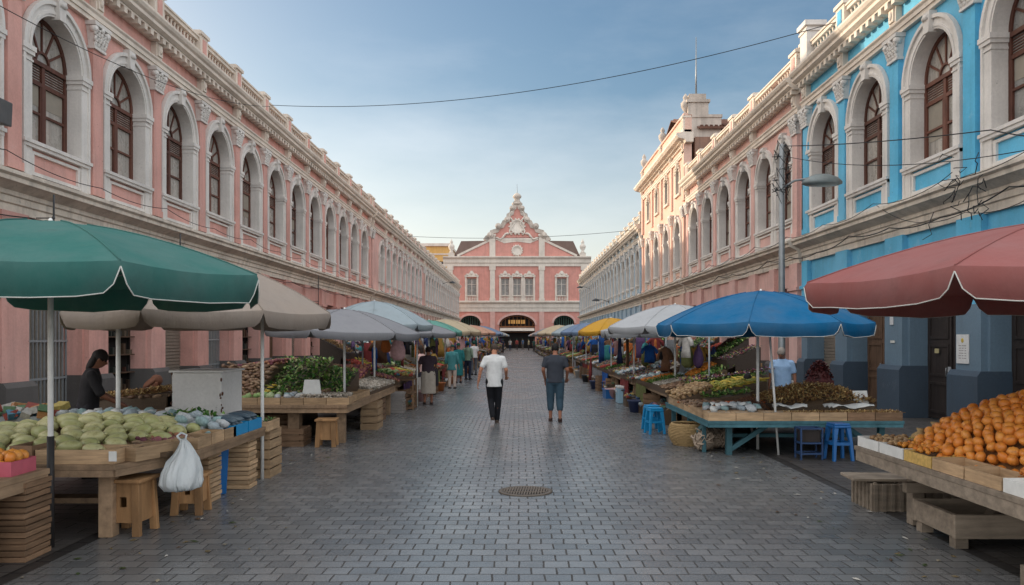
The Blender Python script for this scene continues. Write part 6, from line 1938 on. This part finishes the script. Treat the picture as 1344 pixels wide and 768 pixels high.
heap('packet_pile', 'packets stacked on the narrow shelf past the plastic wrapped trays', 'packets', [('packet', -.22, .22, -.27, .27, .12, .12, {'layers': 2, 'core': False}), ], -2.95, 19.8, .05, seed=51)
heap('packet_pile', 'bright packets on top of the narrow shelf past the plastic wrapped trays', 'packets', [('packet', -.22, .22, -.27, .27, .1, .1, {'layers': 2}), ], -2.95, 19.8, .79, seed=52)
# ------------------------------------------------------------------ people: one continuous body each, clothes and hair as children
SKINM = {}
def flat(name, c, rough=.8, var=.2, scale=10, bmp=.2):
    if name not in SKINM:
        SKINM[name] = simple(name, c, rough, 0, .3, var, scale, bmp)
    return SKINM[name]
def skin(c):
    return flat('skin_%d' % c[0], lin(*c), .55, .1, 20, .05)

def cone(q, a, b, r0, r1, n=12):
    a = np.array(a, float); b = np.array(b, float)
    d = b - a; L = np.linalg.norm(d); d = d / (L + 1e-9)
    pts, rr = [], []
    for t in np.linspace(PI / 2, 0, 4):
        pts.append(a - d * r0 * math.sin(t)); rr.append(max(.001, r0 * math.cos(t)))
    for t in np.linspace(0, PI / 2, 4):
        pts.append(b + d * r1 * math.sin(t)); rr.append(max(.001, r1 * math.cos(t)))
    q.tube(pts, rr, n)

def person(label, x, y, rz, h=1.70, skinc=(168, 118, 90), top=('shirt', (206, 206, 204)), bottom=('trousers', (30, 32, 38)), shoes=(60, 50, 46), hair=((34, 28, 26), 'short'), lean=0., bow=0.,
           arms=None, legs=None, hip=.90, voxel=.012, z0=0., extra=None, sleeves=.55, bottom_len=1.0, build=1.0, faces=True, hem=.86):
    """local frame: facing +Y. arms: {sg: (elbow, wrist)} ; legs: {sg: (knee, ankle)} in metres for a 1.70 m figure"""
    k = h / 1.70
    root = thing('person', label, 'person', (x, y, z0), rz)
    sh = .172 * build
    A = {s: ((s * (sh + .055), -.02, 1.11), (s * (sh + .075), .05, .87)) for s in (-1, 1)}
    Lg = {s: ((s * .10, .02, .48), (s * .10, 0, .085)) for s in (-1, 1)}
    A.update(arms or {}); Lg.update(legs or {})
    hz_ = hip
    def T(p):     # lean the upper body about the hips
        p = np.array(p, float); dz = p[2] - .9; dy = p[1]
        c, s = math.cos(lean), math.sin(lean)
        return np.array((p[0], dy * c + dz * s, hz_ + dz * c - dy * s)) * k
    def S(p):
        return np.array(p, float) * k
    def ring(zz, rx, ry, y0=0, n=18):
        return [T((rx * math.cos(t), y0 + ry * math.sin(t), zz)) for t in np.linspace(0, 2 * PI, n, endpoint=False)]
    B = build
    torso = [(.80, .10 * B, .09), (.86, .155 * B, .115), (.93, .162 * B, .12), (1.04, .142 * B, .105), (1.18, .155 * B, .112), (1.30, .172 * B, .112), (1.36, .158 * B, .095), (1.41, .105, .072), (1.46, .056, .058)]
    q = MB()
    q.loft([ring(z, a, b) for z, a, b in torso])
    HC = np.array((0, .035 + .06 * bow, 1.592 - .035 * bow))      # head centre before lean
    cone(q, T((0, -.005, 1.40)), T((0, .012 + .03 * bow, 1.53)), .058 * k, .052 * k)
    hr = Euler((-bow * .7, 0, 0)).to_matrix()
    def H(p):
        return T(HC + np.array(hr @ Vector(p)))
    v, f = ICO[2]
    q.add(np.array([H((p[0] * .074, p[1] * .092, p[2] * .112)) for p in v]), f, 0, True)
    q.add(np.array([H((p[0] * .052, .035 + p[1] * .05, -.06 + p[2] * .055)) for p in v]), f, 0, True)      # jaw
    cone(q, H((0, .088, .012)), H((0, .106, -.026)), .010 * k, .015 * k, 8)                                  # nose
    for s in (-1, 1):
        q.add(np.array([H((s * .076 + p[0] * .010, -.005 + p[1] * .022, -.005 + p[2] * .032)) for p in v]), f, 0, True)   # ears
        q.add(np.array([H((s * .018 + p[0] * .022, .082 + p[1] * .012, -.058 + p[2] * .009)) for p in v]), f, 0, True)    # lips
    for s in (-1, 1):
        E, Wd = A[s]
        s0 = T((s * sh, -.005, 1.36)); e = T(E); w = T(Wd)
        cone(q, T((s * sh * .6, 0, 1.37)), s0, .058 * k, .054 * k)
        cone(q, s0, e, .054 * k, .040 * k); cone(q, e, w, .041 * k, .026 * k)
        d = (w - e); d /= np.linalg.norm(d)
        side = np.cross(d, np.array((0, 0, 1.))) if abs(d[2]) < .9 else np.array((0, 1., 0))
        side = side - d * np.dot(side, d); side /= np.linalg.norm(side); nrm = np.cross(d, side)
        palm = w + d * .05 * k
        vv = np.array([palm + (d * p[0] * .052 + side * p[1] * .040 + nrm * p[2] * .017) * k for p in v]); q.add(vv, f, 0, True)
        for j in range(4):
            o_ = (j - 1.5) * .019; ln = (.066, .078, .074, .058)[j]
            a0 = w + (d * .085 + side * o_) * k; a1 = a0 + (d * ln * .55 - nrm * s * .008) * k; a2 = a1 + (d * ln * .38 - nrm * s * .026) * k
            cone(q, a0 - d * .02 * k, a1, .0095 * k, .009 * k, 8); cone(q, a1, a2, .009 * k, .0075 * k, 8)
        t0 = w + (d * .025 + side * .032) * k; t1 = t0 + (d * .038 + side * .028 - nrm * s * .012) * k; t2 = t1 + (d * .032 + side * .004 - nrm * s * .01) * k
        cone(q, t0, t1, .012 * k, .010 * k, 8); cone(q, t1, t2, .010 * k, .008 * k, 8)
    hips = {s: T((s * .088 * B, 0, .88)) for s in (-1, 1)}
    for s in (-1, 1):
        K_, An = Lg[s]
        kn, an = S(K_), S(An)
        cone(q, hips[s], kn, .085 * k * B, .055 * k); cone(q, kn, an + np.array((0, 0, .0)), .054 * k, .036 * k)
        cone(q, kn * .6 + an * .4 + np.array((0, -.018 * k, 0)), kn * .35 + an * .65 + np.array((0, -.008 * k, 0)), .05 * k, .042 * k)
        ft = an + np.array((0, .05, -.045)) * k
        q.add(np.array([ft + p * np.array((.042, .115, .038)) * k for p in v]), f, 0, True)
    me = remesh(q, voxel * k, 5); me.materials.append(skin(skinc)); me.name = 'person_body'
    body = link('body', me, root)
    # ---- clothes
    def cloth(name, mb, col, vx=None):
        m_ = remesh(mb, vx or voxel * k * 1.15, 3); m_.materials.append(flat('cloth_%d_%d_%d' % col, lin(*col), .9, .3, 9, 1.0)); return link(name, m_, root)
    if top:
        q = MB(); g = .016
        tr = [(hem, .176 * B, .138), (.93, .172 * B, .132), (1.04, .160 * B, .122), (1.18, .170 * B, .127), (1.30, .182 * B, .124), (1.36, .165 * B, .105), (1.41, .115 * B, .082), (1.45, .07, .066)]
        q.loft([ring(z, a + (.014 * math.sin(z * 31)), b + g * .4) for z, a, b in tr])
        for s in (-1, 1):
            E, Wd = A[s]
            s0 = T((s * sh, -.005, 1.36)); e = T(E); w = T(Wd)
            cone(q, T((s * sh * .5, 0, 1.365)), s0, .068 * k, .064 * k)
            if sleeves <= 1:
                cone(q, s0, s0 + (e - s0) * sleeves, .063 * k, .062 * k)
            else:
                cone(q, s0, e, .068 * k, .054 * k); cone(q, e, e + (w - e) * (sleeves - 1), .054 * k, .046 * k)
        cloth(top[0], q, top[1])
    if bottom[0] in ('trousers', 'shorts'):
        q = MB()
        q.loft([ring(z, a, b) for z, a, b in ((.80, .13 * B, .11), (.86, .165 * B, .128), (.95, .166 * B, .128), (1.0, .158 * B, .12))])
        for s in (-1, 1):
            K_, An = Lg[s]; kn, an = S(K_), S(An)
            wd = 1.18 if bottom[0] == 'trousers' else 1.42
            cone(q, hips[s], kn, .096 * k * B, .064 * k * wd * .95)
            e = kn + (an - kn) * bottom_len
            cone(q, kn, e, .064 * k * wd * .95, .050 * k * wd)
        cloth(bottom[0], q, bottom[1])
    elif bottom[0] in ('skirt', 'dress'):
        q = MB()
        zb = .32 if bottom_len >= 1 else .45
        if legs:     # seated: cloth over the thighs
            for s in (-1, 1):
                K_, An = Lg[s]; kn, an = S(K_), S(An)
                cone(q, hips[s], kn, .13 * k, .10 * k); cone(q, kn, kn + (an - kn) * .6, .10 * k, .11 * k)
            q.loft([ring(z, a, b) for z, a, b in ((.82, .15, .12), (.95, .17, .13), (1.02, .16, .12))])
        else:
            rr = [(1.0, .158 * B, .125), (.92, .178 * B, .145), (.8, .19 * B, .155), (.6, .19 * B, .16), (zb, .2 * B, .17)]
            q.loft([[T((a * (1 + .04 * math.cos(7 * t)) * math.cos(t), b * (1 + .05 * math.cos(6 * t)) * math.sin(t), z)) for t in np.linspace(0, 2 * PI, 30, endpoint=False)] for z, a, b in rr])
        cloth(bottom[0], q, bottom[1])
    if shoes:
        for s in (-1, 1):
            an = S(Lg[s][1]); ft = an + np.array((0, .05, -.045)) * k
            q = MB(); q.add(np.array([ft + p * np.array((.050, .128, .044)) * k * np.array((1, 1, 1 if p[2] > 0 else .9)) for p in v]), f, 0, True)
            q.box(*(ft[0] + np.array((-.045, .045)) * k), *(ft[1] + np.array((-.11, .115)) * k), *(ft[2] + np.array((-.038, -.018)) * k))
            q.build('shoe', flat('shoe_%d' % shoes[0], lin(*shoes), .6), root)
    if hair:
        hc, hs = hair
        q = MB(); rs_ = random.Random(hc[0] + int(x * 10))
        def hv(p, r):
            n_ = 1 + .05 * math.sin(9 * p[0] + 7 * p[2]) + .03 * rs_.random()
            return H((p[0] * r[0] * n_, -.012 + p[1] * r[1] * n_, .022 + p[2] * r[2] * n_))
        v3, f3 = ICO[3]
        if hs == 'hat':
            q.add(np.array([H((p[0] * .088, p[1] * .105, .05 + max(p[2], -.15) * .09)) for p in v3]), f3, 0, True)
            q.loft([[H((r_ * math.cos(t), 1.15 * r_ * math.sin(t) + .015, z_)) for t in np.linspace(0, 2 * PI, 24, endpoint=False)] for r_, z_ in ((.12, .036), (.125, .030), (.085, .044))])
        else:
            q.add(np.array([hv(p, (.082, .100, .105 if hs != 'bald' else .06)) if p[2] > -.45 or p[1] < .1 else H((p[0] * .06, p[1] * .07, p[2] * .06)) for p in v3 if True]), f3, 0, True)
            if hs == 'bun':
                q.add(np.array([H((p[0] * .045, -.11 + p[1] * .045, .04 + p[2] * .045)) for p in v3]), f3, 0, True)
            if hs == 'long':
                q.add(np.array([H((p[0] * .085, -.06 + p[1] * .05, -.08 + p[2] * .14)) for p in v3]), f3, 0, True)
        q.build('hair' if hs != 'hat' else 'hat', flat('hair_%d' % hc[0], lin(*hc), .7, .3, 30, .6), root)
    if faces:
        for s in (-1, 1):
            q = MB(); q.add(np.array([H((s * .030 + p[0] * .012, .084 + p[1] * .006, .012 + p[2] * .007)) for p in v]), f, 0, True); q.build('eye', flat('eye_dark', lin(30, 24, 22), .3), root)
            q = MB(); q.add(np.array([H((s * .031 + p[0] * .020, .089 + p[1] * .005, .034 + p[2] * .005)) for p in v]), f, 0, True); q.build('eyebrow', flat('hair_%d' % (hair[0][0] if hair else 30), lin(40, 32, 28), .7), root)
    if extra: extra(root, k, T, S, H)
    return root

# two men walking away down the middle of the street
person('man in a white T-shirt and slim black trousers walking away down the street', -.53, 16.45, R(2), 1.74, (178, 124, 98), ('shirt', (214, 214, 212)), ('trousers', (24, 25, 30)), (84, 70, 62), ((70, 58, 50), 'short'),
       lean=.05, bow=.9, arms={-1: ((-.285, -.06, 1.13), (-.335, -.03, .87)), 1: ((.248, -.03, 1.12), (.255, .17, .98))},
       legs={-1: ((-.075, .05, .50), (-.035, -.20, .17)), 1: ((.085, .05, .49), (.055, .06, .085))}, voxel=.0095, sleeves=.66, hem=.765, build=1.04)
person('man in a charcoal T-shirt and cropped teal trousers walking away down the street', .80, 16.8, R(-2), 1.72, (150, 102, 80), ('shirt', (58, 62, 70)), ('shorts', (56, 78, 92)), (66, 46, 40), ((26, 24, 24), 'short'),
       lean=.03, bow=.55, arms={-1: ((-.262, -.03, 1.12), (-.215, .13, .91)), 1: ((.268, -.03, 1.12), (.255, .14, .93))},
       legs={-1: ((-.10, .06, .49), (-.10, .05, .085)), 1: ((.10, .0, .48), (.105, -.13, .095))}, voxel=.0095, sleeves=.62, bottom_len=.52, hem=.84, build=1.14)
# shoppers along the left stalls
def handbag(root, k, T, S, H):
    q = MB(); q.ell((-.34, .02, .82), (.05, .13, .12), None, 2); q.tube([(-.33, -.08, .92), (-.27, -.04, 1.1), (-.25, 0, 1.2), (-.28, .08, 1.05), (-.33, .1, .92)], .01, 6)
    o = q.build('handbag', flat('bag_brown', lin(112, 70, 58), .6), None); o.matrix_world = root.matrix_world
    o.location = root.location; o.rotation_euler = root.rotation_euler
    tag(o, 'reddish brown handbag on the arm of the woman in the dark plum top', 'handbag')
person('woman in a dark plum top and long beige skirt browsing the left stalls', -2.50, 21.0, R(12), 1.60, (150, 104, 82), ('blouse', (66, 54, 62)), ('skirt', (176, 166, 154)), (54, 40, 36), ((44, 32, 28), 'bun'),
       bow=.4, arms={-1: ((-.27, .05, 1.12), (-.27, .22, 1.0)), 1: ((.25, .08, 1.12), (.2, .28, 1.05))}, voxel=.013, build=1.12, extra=handbag)
person('woman in a teal shawl and pale trousers by the left stalls', -2.42, 27.6, R(-10), 1.58, (150, 104, 82), ('shawl', (72, 132, 136)), ('trousers', (196, 178, 166)), (50, 40, 38), ((30, 70, 62), 'hat'), bow=.4, sleeves=1.5, hem=.72, voxel=.014, build=1.1, faces=False)
person('woman in a long deep teal dress farther along the left stalls', -2.45, 31.0, R(20), 1.6, (140, 96, 76), ('blouse', (38, 110, 112)), ('dress', (38, 110, 112)), (50, 40, 38), ((40, 90, 80), 'hat'), voxel=.015, sleeves=1.6, faces=False)
person('man in a sage green shirt and dark trousers by the left stalls', -2.25, 33.5, R(-25), 1.66, (150, 104, 82), ('shirt', (138, 160, 140)), ('trousers', (44, 52, 72)), (40, 36, 36), ((30, 26, 26), 'short'), voxel=.015, sleeves=1.4, build=1.08, faces=False)
person('person in a white shirt and grey trousers deep along the left stalls', -2.2, 37.5, R(30), 1.68, (150, 104, 82), ('shirt', (200, 200, 200)), ('trousers', (90, 92, 98)), (40, 36, 36), ((30, 26, 26), 'short'), voxel=.016, faces=False)
person('woman in a mustard top and black skirt facing the left stalls', -2.75, 24.6, R(80), 1.56, (140, 96, 76), ('blouse', (186, 150, 84)), ('skirt', (46, 42, 48)), (40, 36, 36), ((34, 28, 26), 'long'), voxel=.015, faces=False)
person('person in a pale pink top behind the woman in the dark plum top', -2.95, 23.0, R(70), 1.6, (160, 112, 88), ('blouse', (206, 172, 166)), ('trousers', (60, 58, 70)), (40, 36, 36), ((50, 40, 34), 'long'), voxel=.015, faces=False)
# far shoppers in front of the hall
far_cols = [((46, 50, 66), (60, 60, 64)), ((176, 172, 168), (50, 56, 74)), ((140, 64, 60), (56, 50, 50)), ((70, 96, 124), (90, 84, 78)), ((190, 176, 140), (48, 46, 50)), ((56, 84, 78), (70, 66, 64))]
cn_ = ['navy', 'white', 'red', 'blue', 'cream', 'green']
pos = [(-1.9, 92), (-1.2, 104), (-.3, 112), (.6, 118), (1.4, 108), (1.9, 96)]
for k, ((a, b), (xx, yy)) in enumerate(zip(far_cols, pos)):
    person(f'tiny far figure in a {cn_[k]} top before the market hall', xx, yy, rnd.uniform(0, 6), 1.65, (150, 104, 82), ('shirt', a), ('trousers', b), None, ((30, 26, 26), 'short'), voxel=.025, faces=False)
# stall holders
person('woman in black standing behind the melon table', -5.72, 10.1, R(-62), 1.70, (128, 86, 66), ('blouse', (36, 34, 36)), ('skirt', (40, 38, 42)), (30, 28, 28), ((34, 28, 26), 'long'), lean=.12, bow=.5, build=1.32,
       arms={-1: ((-.26, .10, 1.12), (-.16, .36, 1.02)), 1: ((.26, .14, 1.12), (.18, .40, 1.0))}, voxel=.012, sleeves=.9)
SEAT = {-1: ((-.13, .40, .50), (-.13, .42, .085)), 1: ((.13, .40, .50), (.13, .42, .085))}
t = thing('wooden_chair', 'wooden chair under the seated woman with the drooping head', 'chair', (-6.2, 12.5, 0), R(-40))
q = MB(); q.box(-.22, .22, -.2, .22, .40, .44); q.build('seat', TABLEW, t)
for sx in (-.19, .19):
    for sy in (-.17, .19):
        q = MB(); q.box(sx - .02, sx + .02, sy - .02, sy + .02, 0, .3995); q.build('leg', TABLEW, t)
q = MB(); q.box(-.22, .22, -.24, -.205, .40, .86); q.build('backrest', TABLEW, t)
person('seated woman with long brown hair and drooping head behind the back table', -6.2, 12.5, R(-40), 1.64, (150, 104, 80), ('blouse', (122, 104, 92)), ('skirt', (90, 70, 62)), (40, 34, 34), ((104, 66, 48), 'long'), lean=.25, bow=.9, hip=.53, legs=SEAT,
       arms={-1: ((-.25, .12, 1.12), (-.12, .32, .98)), 1: ((.25, .12, 1.12), (.12, .32, .98))}, voxel=.013, sleeves=1.3)
person('stall holder in a light blue patterned shirt and grey hair behind the teal table', 5.45, 15.75, R(150), 1.66, (140, 96, 76), ('shirt', (150, 180, 214)), ('trousers', (52, 54, 62)), (40, 36, 36), ((150, 140, 132), 'short'), lean=.1, bow=.5, build=1.1, voxel=.013, sleeves=.7)
t = thing('plastic_stool', 'dark stool under the seated person in red', 'stool', (4.35, 14.85, 0))
plastic = MB(); plastic.lathe([(.17, 0), (.15, .4), (.16, .42), (0, .42)], (0, 0, 0), 12); plastic.build('seat', POLED, t)
person('seated person in a red top bending over the teal table', 4.35, 14.85, R(185), 1.6, (128, 86, 66), ('blouse', (168, 52, 50)), ('trousers', (40, 38, 42)), (36, 32, 32), ((26, 24, 24), 'short'), lean=.35, bow=.6, hip=.50, legs=SEAT,
       arms={-1: ((-.25, .14, 1.12), (-.12, .34, 1.0)), 1: ((.25, .14, 1.12), (.12, .34, 1.0))}, voxel=.013, sleeves=1.4, build=1.15)
person('person in dark clothes standing behind the banana heap on the right row', 5.0, 17.4, R(120), 1.6, (128, 86, 66), ('shirt', (54, 50, 56)), ('trousers', (46, 44, 50)), (36, 32, 32), ((26, 24, 24), 'short'), voxel=.015, sleeves=1.3, faces=False)
